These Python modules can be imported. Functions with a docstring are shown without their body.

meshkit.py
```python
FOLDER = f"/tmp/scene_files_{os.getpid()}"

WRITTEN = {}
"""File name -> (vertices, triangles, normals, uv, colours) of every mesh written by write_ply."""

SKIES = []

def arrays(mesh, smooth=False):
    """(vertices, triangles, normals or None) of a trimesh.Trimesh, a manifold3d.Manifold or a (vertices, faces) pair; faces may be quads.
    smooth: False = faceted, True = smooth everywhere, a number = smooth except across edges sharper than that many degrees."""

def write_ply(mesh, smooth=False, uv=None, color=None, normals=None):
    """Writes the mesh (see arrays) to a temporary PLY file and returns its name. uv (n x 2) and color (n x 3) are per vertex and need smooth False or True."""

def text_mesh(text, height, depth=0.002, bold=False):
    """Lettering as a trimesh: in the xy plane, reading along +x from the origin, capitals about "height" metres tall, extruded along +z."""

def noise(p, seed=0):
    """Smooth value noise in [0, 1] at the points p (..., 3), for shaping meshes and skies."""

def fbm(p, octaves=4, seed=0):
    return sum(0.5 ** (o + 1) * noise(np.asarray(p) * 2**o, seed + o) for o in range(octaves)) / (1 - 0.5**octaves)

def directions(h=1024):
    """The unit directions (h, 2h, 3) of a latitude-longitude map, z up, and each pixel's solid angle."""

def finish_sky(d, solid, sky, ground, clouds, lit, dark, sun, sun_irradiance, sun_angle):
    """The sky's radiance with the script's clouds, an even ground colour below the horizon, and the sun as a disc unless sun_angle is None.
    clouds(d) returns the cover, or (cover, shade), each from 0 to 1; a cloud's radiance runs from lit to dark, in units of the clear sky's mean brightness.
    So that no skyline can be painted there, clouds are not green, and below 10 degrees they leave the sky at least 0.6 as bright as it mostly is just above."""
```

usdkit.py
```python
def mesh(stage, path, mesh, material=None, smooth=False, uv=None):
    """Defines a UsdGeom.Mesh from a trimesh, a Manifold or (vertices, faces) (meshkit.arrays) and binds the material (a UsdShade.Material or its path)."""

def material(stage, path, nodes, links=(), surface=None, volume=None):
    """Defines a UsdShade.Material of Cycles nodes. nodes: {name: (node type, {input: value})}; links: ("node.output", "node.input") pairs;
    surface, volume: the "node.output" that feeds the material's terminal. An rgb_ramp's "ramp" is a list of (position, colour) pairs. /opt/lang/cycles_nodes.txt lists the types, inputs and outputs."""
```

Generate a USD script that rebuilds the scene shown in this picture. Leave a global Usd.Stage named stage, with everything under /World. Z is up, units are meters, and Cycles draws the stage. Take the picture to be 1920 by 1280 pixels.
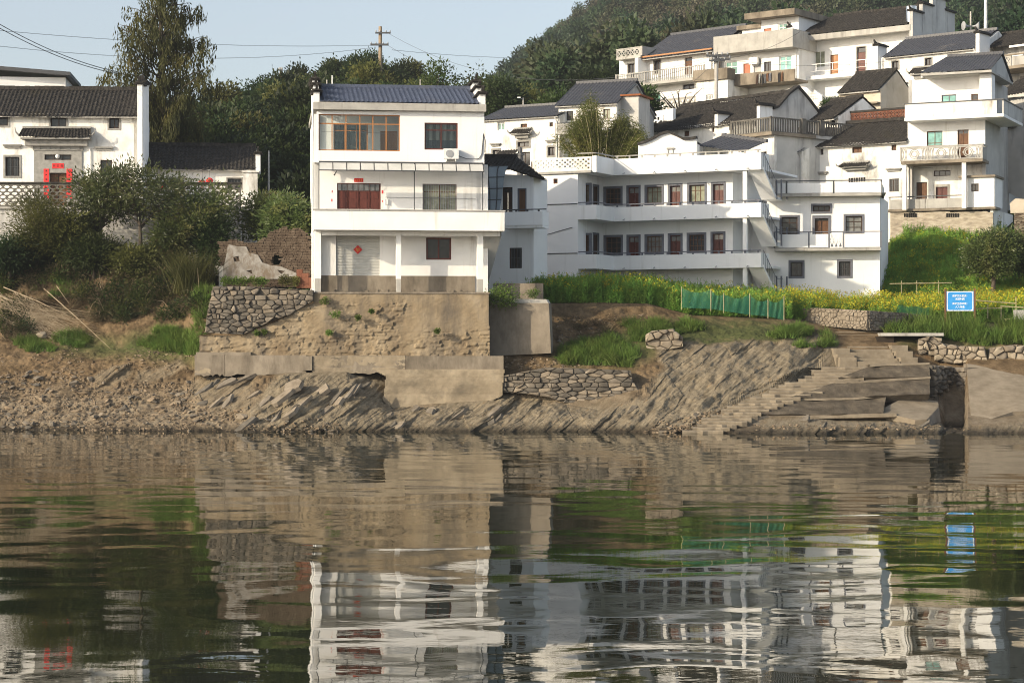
import math, random
import numpy as np, trimesh, usdkit, meshkit
from shapely.geometry import Polygon, box as sbox
from shapely.ops import unary_union
from pxr import Usd, UsdGeom, UsdLux, UsdShade, Sdf, Gf, Vt

stage = Usd.Stage.CreateInMemory()
UsdGeom.SetStageUpAxis(stage, 'Z'); UsdGeom.SetStageMetersPerUnit(stage, 1.0)
stage.SetDefaultPrim(UsdGeom.Xform.Define(stage, '/World').GetPrim())
UsdGeom.Scope.Define(stage, '/World/Looks')

# ---------------------------------------------------------------- camera, sky, sun, exposure
FOC, CAMZ = 70.0, 4.46                       # 70 mm lens on a boat deck, level
FPX = 1920 * FOC / 36
cam = UsdGeom.Camera.Define(stage, '/World/camera')
cam.CreateFocalLengthAttr(FOC); cam.CreateHorizontalApertureAttr(36.0); cam.CreateVerticalApertureAttr(24.0)
cam.CreateClippingRangeAttr(Gf.Vec2f(0.5, 5000))
cam.AddTranslateOp().Set(Gf.Vec3d(0, 0, CAMZ)); cam.AddRotateXOp().Set(90.0)
cam.CreateExposureAttr(0.2)
SUN_EL, SUN_AZ = math.radians(20.5), math.radians(58)      # azimuth: left of the direction from the houses to the camera
SUN = np.array([-math.sin(SUN_AZ) * math.cos(SUN_EL), -math.cos(SUN_AZ) * math.cos(SUN_EL), math.sin(SUN_EL)])
sun = UsdLux.DistantLight.Define(stage, '/World/sun')
sun.CreateNormalizeAttr(True); sun.CreateIntensityAttr(1.15); sun.CreateAngleAttr(0.5); sun.CreateColorAttr(Gf.Vec3f(1.0, 0.85, 0.63))
q = Gf.Rotation(Gf.Vec3d(0, 0, 1), Gf.Vec3d(*SUN)).GetQuat()
sun.AddOrientOp().Set(Gf.Quatf(q))
dome = UsdLux.DomeLight.Define(stage, '/World/sky')
usdkit.material(stage, '/World/Looks/sky_light',
    {'s': ('sky_texture', {'sky_type': 'single_scattering', 'sun_disc': False, 'sun_elevation': SUN_EL, 'sun_rotation': math.atan2(SUN[0], SUN[1]),
                           'aerosol_density': 2.2, 'air_density': 1.0, 'ozone_density': 1.5}),
     'h': ('hsv', {'saturation': 0.62, 'value': 1.2}),
     'b': ('background_shader', {'strength': 0.14})}, [('s.color', 'h.color'), ('h.color', 'b.color')], surface='b.background')
UsdShade.MaterialBindingAPI.Apply(dome.GetPrim()).Bind(UsdShade.Material.Get(stage, '/World/Looks/sky_light'))
dome.GetPrim().SetCustomDataByKey('kind', 'structure')

def P(px, py, Y):
    """The point of the place that lies Y metres ahead on the line of sight through a spot of the photograph."""
    return np.array([(px - 960) / FPX * Y, Y, CAMZ + (640 - py) / FPX * Y])
def ZZ(py, Y): return CAMZ + (640 - py) / FPX * Y
def XX(px, Y): return (px - 960) / FPX * Y

# ---------------------------------------------------------------- naming and tagging
_used = {}
def numbered(parent, name):
    k = (parent, name); n = _used.get(k, -1) + 1; _used[k] = n
    return f'{parent}/{name}' if n == 0 else f'{parent}/{name}_{n:03d}'
def tag(prim, label=None, cat=None, group=None, kind=None):
    for k, v in (('label', label), ('category', cat), ('group', group), ('kind', kind)):
        if v: prim.SetCustomDataByKey(k, v)
    return prim
def thing(name, label, cat, loc=(0, 0, 0), rot=0.0, group=None, kind=None):
    x = UsdGeom.Xform.Define(stage, numbered('/World', name))
    x.AddTranslateOp().Set(Gf.Vec3d(*map(float, loc))); x.AddRotateZOp().Set(math.degrees(rot))
    return tag(x.GetPrim(), label, cat, group, kind)
def put(parent, name, mesh, mat, smooth=False, kind=None, label=None):
    path = numbered(parent if isinstance(parent, str) else str(parent.GetPath()), name)
    m = usdkit.mesh(stage, path, mesh, M[mat] if isinstance(mat, str) else mat, smooth)
    return tag(m.GetPrim(), label, None, None, kind)
def put_top(name, mesh, mat, smooth=False, label=None, cat=None, group=None, kind=None, primvar=None):
    m = usdkit.mesh(stage, numbered('/World', name), mesh, M[mat], smooth)
    if primvar is not None:
        UsdGeom.PrimvarsAPI(m).CreatePrimvar('mask', Sdf.ValueTypeNames.Color3fArray, 'vertex').Set(Vt.Vec3fArray.FromNumpy(np.asarray(primvar, np.float32)))
    return tag(m.GetPrim(), label, cat, group, kind)
def copy_of(src, loc, rot=0.0, scale=(1, 1, 1), label=None, group=None, name=None):
    x = UsdGeom.Xform.Define(stage, numbered('/World', name or src.GetName().rstrip('0123456789').rstrip('_')))
    x.GetPrim().GetReferences().AddInternalReference(src.GetPath()); x.GetPrim().SetInstanceable(True)
    place(x, loc, rot, scale)
    return tag(x.GetPrim(), label, src.GetCustomDataByKey('category'), group or src.GetCustomDataByKey('group'))
def place(x, loc, rot=0.0, scale=(1, 1, 1)):
    x = UsdGeom.Xformable(x); x.ClearXformOpOrder()
    for op, v in ((x.AddTranslateOp if not x.GetPrim().HasAttribute('xformOp:translate') else None, loc),): pass
    a = x.GetPrim()
    a.CreateAttribute('xformOp:translate', Sdf.ValueTypeNames.Double3).Set(Gf.Vec3d(*map(float, loc)))
    a.CreateAttribute('xformOp:rotateZ', Sdf.ValueTypeNames.Float).Set(float(math.degrees(rot)))
    a.CreateAttribute('xformOp:scale', Sdf.ValueTypeNames.Float3).Set(Gf.Vec3f(*map(float, scale)))
    a.CreateAttribute('xformOpOrder', Sdf.ValueTypeNames.TokenArray, False, Sdf.VariabilityUniform).Set(['xformOp:translate', 'xformOp:rotateZ', 'xformOp:scale'])

# ---------------------------------------------------------------- materials
M = {}
def noisy(name, stops, scale=1.0, detail=6, rough=0.6, stretch=(1, 1, 1), roughness=0.85, spec=0.2, bump=0.0, bump_scale=8.0, bdist=0.05,
          stain=None, stain_scale=0.5, stain_lo=0.5, stain_hi=0.65, stain_stretch=(1.6, 1.6, 0.3), coat=0.0, obj=False, island=0.0):
    """Principled material coloured by a noise ramp, a second noise of stains over it, fine relief."""
    n = {'g': ('texture_coordinate', {}) if obj else ('geometry', {}), 'm': ('mapping', {'scale': stretch}),
         'n': ('noise_texture', {'scale': scale, 'detail': detail, 'roughness': rough}), 'r': ('rgb_ramp', {'ramp': stops}),
         'p': ('principled_bsdf', {'roughness': roughness, 'specular_ior_level': spec, 'coat_weight': coat})}
    pos = 'g.object' if obj else 'g.position'
    l = [(pos, 'm.vector'), ('m.vector', 'n.vector'), ('n.fac', 'r.fac')]
    col = 'r.color'
    if stain is not None:
        n |= {'m2': ('mapping', {'scale': stain_stretch}), 'n2': ('noise_texture', {'scale': stain_scale, 'detail': 8, 'roughness': 0.68}),
              'k': ('map_range', {'from_min': stain_lo, 'from_max': stain_hi, 'clamp': True}), 'x': ('mix', {'color2': stain})}
        l += [(pos, 'm2.vector'), ('m2.vector', 'n2.vector'), ('n2.fac', 'k.value'), ('k.result', 'x.fac'), (col, 'x.color1')]
        col = 'x.color'
    if island:
        n |= {'gi': ('geometry', {}), 'ki': ('map_range', {'to_min': 1 - island, 'to_max': 1 + island}), 'hi': ('hsv', {})}
        l += [('gi.random_per_island', 'ki.value'), ('ki.result', 'hi.value'), (col, 'hi.color')]
        col = 'hi.color'
    l.append((col, 'p.base_color'))
    if bump:
        n |= {'nb': ('noise_texture', {'scale': bump_scale, 'detail': 5, 'roughness': 0.65}), 'b': ('bump', {'strength': bump, 'distance': bdist})}
        l += [('m.vector', 'nb.vector'), ('nb.fac', 'b.height'), ('b.normal', 'p.normal')]
    M[name] = usdkit.material(stage, '/World/Looks/' + name, n, l, surface='p.BSDF')
def plain(name, col, roughness=0.6, spec=0.3, metallic=0.0):
    a = np.array(col, float)
    noisy(name, [(0.3, a * 0.85), (0.7, np.minimum(a * 1.12, 0.9))], scale=3.0, roughness=roughness, spec=spec)
    if metallic:
        UsdShade.Shader.Get(stage, f'/World/Looks/{name}/p').CreateInput('metallic', Sdf.ValueTypeNames.Float).Set(metallic)
def leafy(name, stops, scale=0.5, trans=0.3, island=0.35, roughness=0.55, spec=0.25):
    n = {'g': ('geometry', {}), 'n': ('noise_texture', {'scale': scale, 'detail': 3}), 'r': ('rgb_ramp', {'ramp': stops}),
         'k': ('map_range', {'to_min': 1 - island, 'to_max': 1 + island}), 'h': ('hsv', {}), 'o': ('object_info', {}), 'ok': ('map_range', {'to_min': 0.72, 'to_max': 1.32}), 'oh': ('map_range', {'to_min': 0.485, 'to_max': 0.515}), 'mm': ('math', {'math_type': 'multiply'}),
         'p': ('principled_bsdf', {'roughness': roughness, 'specular_ior_level': spec}), 't': ('translucent_bsdf', {}), 'x': ('mix_closure', {'fac': trans})}
    l = [('g.position', 'n.vector'), ('n.fac', 'r.fac'), ('g.random_per_island', 'k.value'), ('o.random', 'ok.value'), ('o.random', 'oh.value'), ('k.result', 'mm.value1'), ('ok.result', 'mm.value2'), ('mm.value', 'h.value'), ('oh.result', 'h.hue'), ('r.color', 'h.color'),
         ('h.color', 'p.base_color'), ('h.color', 't.color'), ('p.BSDF', 'x.closure1'), ('t.BSDF', 'x.closure2')]
    M[name] = usdkit.material(stage, '/World/Looks/' + name, n, l, surface='x.closure')

W = (0.80, 0.79, 0.76)
noisy('white_paint', [(0.3, (0.74, 0.735, 0.71)), (0.6, (0.80, 0.795, 0.775))], scale=0.8, roughness=0.8, bump=0.15, bump_scale=14, bdist=0.01,
      stain=(0.47, 0.44, 0.38), stain_scale=0.9, stain_lo=0.57, stain_hi=0.82, stain_stretch=(2.2, 2.2, 0.16))
noisy('white_clean', [(0.3, (0.76, 0.76, 0.75)), (0.7, (0.81, 0.81, 0.80))], scale=0.8, roughness=0.75, bump=0.12, bump_scale=14, bdist=0.01,
      stain=(0.50, 0.49, 0.45), stain_scale=0.8, stain_lo=0.57, stain_hi=0.85, stain_stretch=(2.6, 2.6, 0.15))
noisy('old_plaster', [(0.28, (0.60, 0.57, 0.51)), (0.45, (0.76, 0.745, 0.70)), (0.7, (0.80, 0.79, 0.75))], scale=0.7, detail=9, roughness=0.9, bump=0.4, bump_scale=5, bdist=0.02,
      stain=(0.28, 0.255, 0.215), stain_scale=0.75, stain_lo=0.51, stain_hi=0.72, stain_stretch=(1.5, 1.5, 0.42))
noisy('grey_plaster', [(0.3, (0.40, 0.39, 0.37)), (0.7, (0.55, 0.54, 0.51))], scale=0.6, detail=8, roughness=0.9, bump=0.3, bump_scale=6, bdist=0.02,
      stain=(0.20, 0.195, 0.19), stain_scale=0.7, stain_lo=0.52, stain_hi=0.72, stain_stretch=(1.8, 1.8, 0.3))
noisy('concrete', [(0.3, (0.187, 0.157, 0.119)), (0.6, (0.264, 0.225, 0.174)), (0.8, (0.315, 0.272, 0.212))], scale=0.9, detail=9, roughness=0.9, bump=0.35, bump_scale=9, bdist=0.02,
      stain=(0.11, 0.092, 0.07), stain_scale=0.8, stain_lo=0.44, stain_hi=0.68, stain_stretch=(1.3, 1.3, 0.45))
noisy('concrete_grey', [(0.3, (0.30, 0.29, 0.265)), (0.7, (0.44, 0.425, 0.39))], scale=1.2, detail=8, roughness=0.9, bump=0.3, bump_scale=9, bdist=0.02,
      stain=(0.13, 0.12, 0.105), stain_scale=0.9, stain_lo=0.55, stain_hi=0.78, stain_stretch=(2.4, 2.4, 0.2))
noisy('old_tile', [(0.3, (0.018, 0.017, 0.016)), (0.52, (0.038, 0.035, 0.032)), (0.70, (0.063, 0.057, 0.051)), (0.82, (0.195, 0.180, 0.150))], scale=5.0, detail=4, roughness=0.9, bump=0.3, bump_scale=20, bdist=0.01,
      stain=(0.042, 0.036, 0.025), stain_scale=0.35, stain_lo=0.56, stain_hi=0.75, stain_stretch=(1, 1, 1))
noisy('blue_tile', [(0.3, (0.052, 0.064, 0.10)), (0.7, (0.085, 0.10, 0.145))], scale=4.0, roughness=0.32, spec=0.5,
      stain=(0.10, 0.10, 0.11), stain_scale=0.6, stain_lo=0.55, stain_hi=0.8, stain_stretch=(1, 1, 1))
noisy('slate_tile', [(0.3, (0.034, 0.036, 0.044)), (0.7, (0.06, 0.063, 0.074))], scale=4.0, roughness=0.42, spec=0.4,
      stain=(0.14, 0.13, 0.115), stain_scale=0.6, stain_lo=0.58, stain_hi=0.8, stain_stretch=(1, 1, 1))
noisy('grey_stone', [(0.3, (0.20, 0.195, 0.18)), (0.7, (0.33, 0.32, 0.295))], scale=3.0, detail=6, roughness=0.85, bump=0.2, bump_scale=12, bdist=0.01)
noisy('slate_paint', [(0.3, (0.12, 0.125, 0.145)), (0.7, (0.17, 0.175, 0.20))], scale=2.0, roughness=0.7)
noisy('red_wood', [(0.3, (0.070, 0.020, 0.014)), (0.7, (0.125, 0.034, 0.024))], scale=3, stretch=(6, 6, 0.6), roughness=0.5, spec=0.35)
noisy('brown_wood', [(0.3, (0.09, 0.045, 0.025)), (0.7, (0.17, 0.09, 0.05))], scale=3, stretch=(6, 6, 0.6), roughness=0.6)
noisy('dark_wood', [(0.3, (0.035, 0.022, 0.016)), (0.7, (0.07, 0.042, 0.03))], scale=3, stretch=(6, 6, 0.6), roughness=0.6)
noisy('orange_wood', [(0.3, (0.30, 0.125, 0.04)), (0.7, (0.40, 0.18, 0.06))], scale=3, stretch=(6, 6, 0.6), roughness=0.45, spec=0.4)
noisy('salmon_door', [(0.3, (0.38, 0.13, 0.075)), (0.7, (0.47, 0.18, 0.10))], scale=2, roughness=0.6)
plain('steel_dark', (0.06, 0.062, 0.066), 0.5, 0.4)
plain('steel_grey', (0.30, 0.31, 0.32), 0.45, 0.4)
plain('white_metal', (0.72, 0.72, 0.70), 0.45, 0.4)
plain('tank_metal', (0.65, 0.65, 0.66), 0.25, 0.5, 1.0)
plain('red_paper', (0.62, 0.035, 0.035), 0.7)
plain('gold_paper', (0.75, 0.42, 0.08), 0.6)
plain('black_ink', (0.02, 0.018, 0.018), 0.7)
plain('yellow_panel', (0.46, 0.30, 0.06), 0.6)
plain('dark_room', (0.022, 0.020, 0.018), 0.9, 0.1)
noisy('dark_rail', [(0.3, (0.075, 0.07, 0.062)), (0.7, (0.17, 0.16, 0.14))], scale=2.5, roughness=0.9, spec=0.15)
plain('rust', (0.24, 0.09, 0.04), 0.9, 0.1)
noisy('brick', [(0.3, (0.085, 0.06, 0.043)), (0.55, (0.15, 0.112, 0.08)), (0.75, (0.24, 0.19, 0.145))], scale=3.0, detail=6, roughness=0.95, island=0.35, bump=0.4, bump_scale=18, bdist=0.02)
noisy('red_brick', [(0.3, (0.17, 0.065, 0.04)), (0.7, (0.27, 0.12, 0.075))], scale=3.0, roughness=0.9, island=0.3)
noisy('shutter_metal', [(0.3, (0.48, 0.48, 0.45)), (0.7, (0.58, 0.575, 0.545))], scale=1.5, roughness=0.5, spec=0.4, stain=(0.36, 0.34, 0.29), stain_scale=1.2, stain_lo=0.6, stain_hi=0.8)
noisy('stained_plaster', [(0.28, (0.55, 0.52, 0.46)), (0.45, (0.75, 0.73, 0.68)), (0.7, (0.80, 0.79, 0.75))], scale=0.7, detail=9, roughness=0.9, bump=0.4, bump_scale=5, bdist=0.02, stain=(0.23, 0.22, 0.20), stain_scale=0.45, stain_lo=0.54, stain_hi=0.70, stain_stretch=(1.4, 1.4, 0.6))
noisy('tan_plaster', [(0.3, (0.44, 0.38, 0.29)), (0.7, (0.56, 0.50, 0.41))], scale=0.8, detail=8, roughness=0.95, bump=0.4, bump_scale=6, bdist=0.02, stain=(0.30, 0.25, 0.19), stain_scale=0.9, stain_lo=0.55, stain_hi=0.75, stain_stretch=(1.5, 1.5, 0.5))
noisy('base_stone', [(0.3, (0.22, 0.19, 0.15)), (0.5, (0.36, 0.31, 0.24)), (0.7, (0.48, 0.43, 0.35))], scale=2.6, detail=8, roughness=0.95, stretch=(0.7, 0.7, 2.2), bump=0.6, bump_scale=7, bdist=0.03)
def pane_mat(name, tint, refl=0.06, rough=0.02, clear=True, base=(0.02, 0.025, 0.025)):
    if clear:
        n = {'t': ('transparent_bsdf', {'color': tint}), 'g': ('glossy_bsdf', {'color': (0.95, 0.95, 0.95), 'roughness': rough}), 'f': ('fresnel', {'IOR': 1.5}), 'x': ('mix_closure', {})}
        M[name] = usdkit.material(stage, '/World/Looks/' + name, n, [('f.fac', 'x.fac'), ('t.BSDF', 'x.closure1'), ('g.BSDF', 'x.closure2')], surface='x.closure')
    else:
        noisy(name, [(0.35, np.array(base) * 0.6), (0.65, np.array(base) * 1.3)], scale=1.6, roughness=rough, spec=0.5)
pane_mat('clear_pane', (0.86, 0.89, 0.88))
pane_mat('dark_pane', (0, 0, 0), clear=False, rough=0.08, base=(0.030, 0.030, 0.030))
pane_mat('green_pane', (0, 0, 0), clear=False, rough=0.1, base=(0.10, 0.22, 0.18))
pane_mat('teal_pane', (0, 0, 0), clear=False, rough=0.15, base=(0.16, 0.36, 0.33))
pane_mat('curtain_pane', (0, 0, 0), clear=False, rough=0.12, base=(0.26, 0.27, 0.20))
noisy('canopy_blue', [(0.3, (0.22, 0.27, 0.32)), (0.7, (0.30, 0.36, 0.42))], scale=1.2, roughness=0.35, spec=0.5)
pane_mat('grey_pane', (0, 0, 0), clear=False, rough=0.12, base=(0.20, 0.20, 0.185))

# ---------------------------------------------------------------- mesh builder
class MB:
    def __init__(s): s.v, s.f, s.n = [], [], 0
    def add(s, v, f):
        v, f = np.asarray(v, float), np.asarray(f, int)
        if f.shape[1] == 4: f = np.vstack([f[:, [0, 1, 2]], f[:, [0, 2, 3]]])
        s.v.append(v); s.f.append(f + s.n); s.n += len(v); return s
    def mesh(s): return np.vstack(s.v), np.vstack(s.f)
    def box(s, x0, x1, y0, y1, z0, z1):
        v = [(x, y, z) for z in (z0, z1) for y in (y0, y1) for x in (x0, x1)]
        return s.add(v, [(0, 2, 3, 1), (4, 5, 7, 6), (0, 1, 5, 4), (2, 6, 7, 3), (0, 4, 6, 2), (1, 3, 7, 5)])
    def tri(s, m): return s.add(m.vertices, m.faces)
    def tube(s, p, q, r, n=6, r2=None):
        return s.path([p, q], [r, r if r2 is None else r2], n)
    def path(s, pts, rad, n=6):
        pts = np.asarray(pts, float); rad = np.broadcast_to(np.asarray(rad, float), len(pts)); t = np.gradient(pts, axis=0)
        t /= np.maximum(np.linalg.norm(t, axis=1, keepdims=True), 1e-9)
        up = np.array([0, 0, 1.0]) if abs(t[:, 2]).max() < 0.9 else np.array([1.0, 0.13, 0])
        a = np.cross(t, up); a /= np.maximum(np.linalg.norm(a, axis=1, keepdims=True), 1e-9); b = np.cross(t, a)
        th = np.arange(n) / n * 2 * np.pi
        v = (pts[:, None] + rad[:, None, None] * (a[:, None] * np.cos(th)[None, :, None] + b[:, None] * np.sin(th)[None, :, None])).reshape(-1, 3)
        f = [(i * n + k, i * n + (k + 1) % n, (i + 1) * n + (k + 1) % n, (i + 1) * n + k) for i in range(len(pts) - 1) for k in range(n)]
        m = len(v); v = np.vstack([v, pts[0], pts[-1]])
        f3 = [(m, (k + 1) % n, k) for k in range(n)] + [(m + 1, (len(pts) - 1) * n + k, (len(pts) - 1) * n + (k + 1) % n) for k in range(n)]
        s.add(v, f); s.f.append(np.array(f3) + s.n - len(v)); return s
    def poly(s, shape, d0, d1):
        """Polygon in (u, z), extruded from depth d0 to d1."""
        for g in getattr(shape, 'geoms', [shape]):
            if g.area < 1e-5: continue
            m = trimesh.creation.extrude_polygon(g, d1 - d0, engine='earcut')
            v = np.array(m.vertices); s.add(np.stack([v[:, 0], d1 - v[:, 2], v[:, 1]], 1), m.faces)
        return s
    def prism(s, prof, u0, u1):
        """Polygon in (d, z), extruded along u."""
        m = trimesh.creation.extrude_polygon(Polygon(prof), u1 - u0, engine='earcut')
        v = np.array(m.vertices); return s.add(np.stack([u0 + v[:, 2], v[:, 0], v[:, 1]], 1), m.faces)

def tile_sheet(E0, E1, R0, R1, pitch=0.24, course=0.22, amp=0.05, step=0.03, jit=0.0, seed=0, K=6, sag=0.0):
    """A roof slope of real tiles: rounded columns, stepped courses, each tile a little uneven."""
    E0, E1, R0, R1 = (np.asarray(a, float) for a in (E0, E1, R0, R1)); rng = np.random.default_rng(seed)
    L, H = np.linalg.norm(E1 - E0), np.linalg.norm((R0 + R1 - E0 - E1) / 2)
    nu, nv = max(2, round(L / pitch)), max(2, round(H / course))
    N = np.cross(E1 - E0, R0 - E0); N /= np.linalg.norm(N); N = N if N[2] > 0 else -N
    t = np.linspace(0, nu, nu * K + 1); prof = amp * np.maximum(0, np.cos(2 * np.pi * t)) ** 0.6; col = np.minimum(np.floor(t + 0.5).astype(int), nu)
    V, Fc, n = [], [], 0; w = len(t); i = np.arange(w - 1)
    for r in range(nv):
        j = jit * rng.normal(size=nu + 1)[col]; j2 = jit * rng.normal(size=nu + 1)[col] * 0.6; dv = (rng.normal(size=nu + 1) * jit * 1.5)[col] / H
        rows = []
        for vv, h in ((r / nv + dv, 0.0 * t), (r / nv + dv, step + np.abs(j) * 1.2), ((r + 1) / nv + 0.3 / nv + 0 * t, j2 * 0.3)):
            x = (t / nu)[:, None]; vv = np.minimum(vv, 1.0)[:, None]
            p = (E0 * (1 - x) + E1 * x) * (1 - vv) + (R0 * (1 - x) + R1 * x) * vv
            p = p + N * (prof * (1 + (h > 0) * 0.0) + h)[:, None]; p[:, 2] -= sag * np.sin(np.pi * x[:, 0]); rows.append(p)
        V += rows
        for k in (0, 1):
            a = n + k * w; Fc.append(np.stack([a + i, a + i + 1, a + w + i + 1, a + w + i], 1))
        n += 3 * w
    return np.vstack(V), np.vstack(Fc)

# ---------------------------------------------------------------- buildings
class House:
    """A building in its own frame: u along its front, d into it, z up; spots of the photograph are carried to its front plane."""
    def __init__(s, name, label, cat, a, b, zb, group=None):
        A, B = np.array([XX(*a), a[1]]), np.array([XX(*b), b[1]])
        s.o, s.w = A, float(np.linalg.norm(B - A)); s.u = (B - A) / s.w; s.n = np.array([-s.u[1], s.u[0]]); s.zb = zb
        s.rot = math.atan2(s.u[1], s.u[0]); s.prim = thing(name, label, cat, (A[0], A[1], zb), s.rot, group); s.holes = []
    def uz(s, px, py, d=0.0):
        dirv = np.array([(px - 960) / FPX, 1.0]); o = s.o + s.n * d
        Y = (o @ s.n) / (dirv @ s.n); p = dirv * Y
        return float((p - s.o) @ s.u), ZZ(py, Y) - s.zb
    def rect(s, x0, y0, x1, y1, d=0.0):
        a, b, c, e = s.uz(x0, y0, d), s.uz(x1, y0, d), s.uz(x0, y1, d), s.uz(x1, y1, d)
        return (a[0] + c[0]) / 2, (b[0] + e[0]) / 2, (c[1] + e[1]) / 2, (a[1] + b[1]) / 2
    def put(s, name, mb, mat, parent=None, smooth=False, kind=None, label=None):
        return put(parent or s.prim, name, mb.mesh() if isinstance(mb, MB) else mb, mat, smooth, kind, label)
    def box(s, name, mat, u0, u1, d0, d1, z0, z1, parent=None, label=None):
        return s.put(name, MB().box(u0, u1, d0, d1, z0, z1), mat, parent, label=label)
    def window(s, r, d=0.0, frame='dark_wood', pane='dark_pane', cols=2, rows=1, fw=0.06, surround=None, sw=0.12, proud=0.03, inset=0.1, bars=0, sill=False, hood=None, name='window', panel=None, hrow=None, parent=None, label=None, bar_mat='steel_dark', behind=None):
        """Frame with mullions (the part), pane, surround, bars as sub-parts. r = (u0, u1, z0, z1)."""
        u0, u1, z0, z1 = r; a, b = d + inset, d + inset + 0.06; m = MB()
        m.box(u0, u0 + fw, a, b, z0, z1).box(u1 - fw, u1, a, b, z0, z1).box(u0 + fw, u1 - fw, a, b, z1 - fw, z1).box(u0 + fw, u1 - fw, a, b, z0, z0 + fw)
        mw = fw * 0.7
        for k in range(1, cols):
            x = u0 + (u1 - u0) * k / cols; m.box(x - mw / 2, x + mw / 2, a + 0.004, b - 0.004, z0 + fw, z1 - fw)
        hs = hrow if hrow is not None else [k / rows for k in range(1, rows)]
        for k in hs:
            z = z0 + (z1 - z0) * k
            for c in range(cols):
                x0, x1 = u0 + (u1 - u0) * c / cols, u0 + (u1 - u0) * (c + 1) / cols
                m.box(x0 + (fw if c == 0 else mw / 2), x1 - (fw if c == cols - 1 else mw / 2), a + 0.007, b - 0.007, z - mw / 2, z + mw / 2)
        w = s.put(name, m, frame, parent, label=label); P_ = w
        if parent is not None and parent != s.prim: P_ = parent
        if panel:       # door leaves
            zt = z0 + (z1 - z0) * (hrow[0] if hrow else 1.0); pm = MB()
            for c in range(cols):
                x0, x1 = u0 + (u1 - u0) * c / cols + fw * 0.7, u0 + (u1 - u0) * (c + 1) / cols - fw * 0.7
                pm.box(x0, x1, a + 0.02, b - 0.015, z0 + fw * 0.5, zt - mw / 2)
                hh = (zt - z0) / 3
                for q_ in range(3):
                    pm.box(x0 + 0.08, x1 - 0.08, a + 0.004, a + 0.02, z0 + hh * q_ + 0.1, z0 + hh * (q_ + 1) - 0.06)
            put(P_, 'door_leaf', pm.mesh(), panel)
            if hrow: put(P_, 'pane', MB().box(u0 + fw * 0.5, u1 - fw * 0.5, b - 0.03, b - 0.018, zt, z1 - fw * 0.5).mesh(), pane)
        else:
            put(P_, 'pane', MB().box(u0 + fw * 0.5, u1 - fw * 0.5, b - 0.03, b - 0.018, z0 + fw * 0.5, z1 - fw * 0.5).mesh(), pane)
        if surround:
            e = MB(); a2, b2 = d - proud, d + inset
            e.box(u0 - sw, u0, a2, b2, z0 - sw, z1 + sw).box(u1, u1 + sw, a2, b2, z0 - sw, z1 + sw).box(u0, u1, a2, b2, z1, z1 + sw).box(u0, u1, a2, b2, z0 - sw, z0)
            put(P_, 'surround', e.mesh(), surround)
        if bars:
            e = MB()
            for k in range(bars):
                x = u0 + (u1 - u0) * (k + 0.5) / bars; e.box(x - 0.012, x + 0.012, a - 0.05, a - 0.03, z0 + 0.02, z1 - 0.02)
            for zz in (z0 + 0.05, (z0 + z1) / 2, z1 - 0.05): e.box(u0, u1, a - 0.03, a - 0.015, zz - 0.012, zz + 0.012)
            put(P_, 'bars', e.mesh(), bar_mat)
        if sill: put(P_, 'sill', MB().box(u0 - 0.1, u1 + 0.1, d - 0.1, d + inset - 0.01, z0 - 0.09, z0 - 0.002).mesh(), 'concrete_grey')
        if hood: put(P_, 'hood', MB().box(u0 - 0.25, u1 + 0.25, d - 0.22, d, z1 + 0.25, z1 + 0.33).mesh(), hood)
        return w
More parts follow.
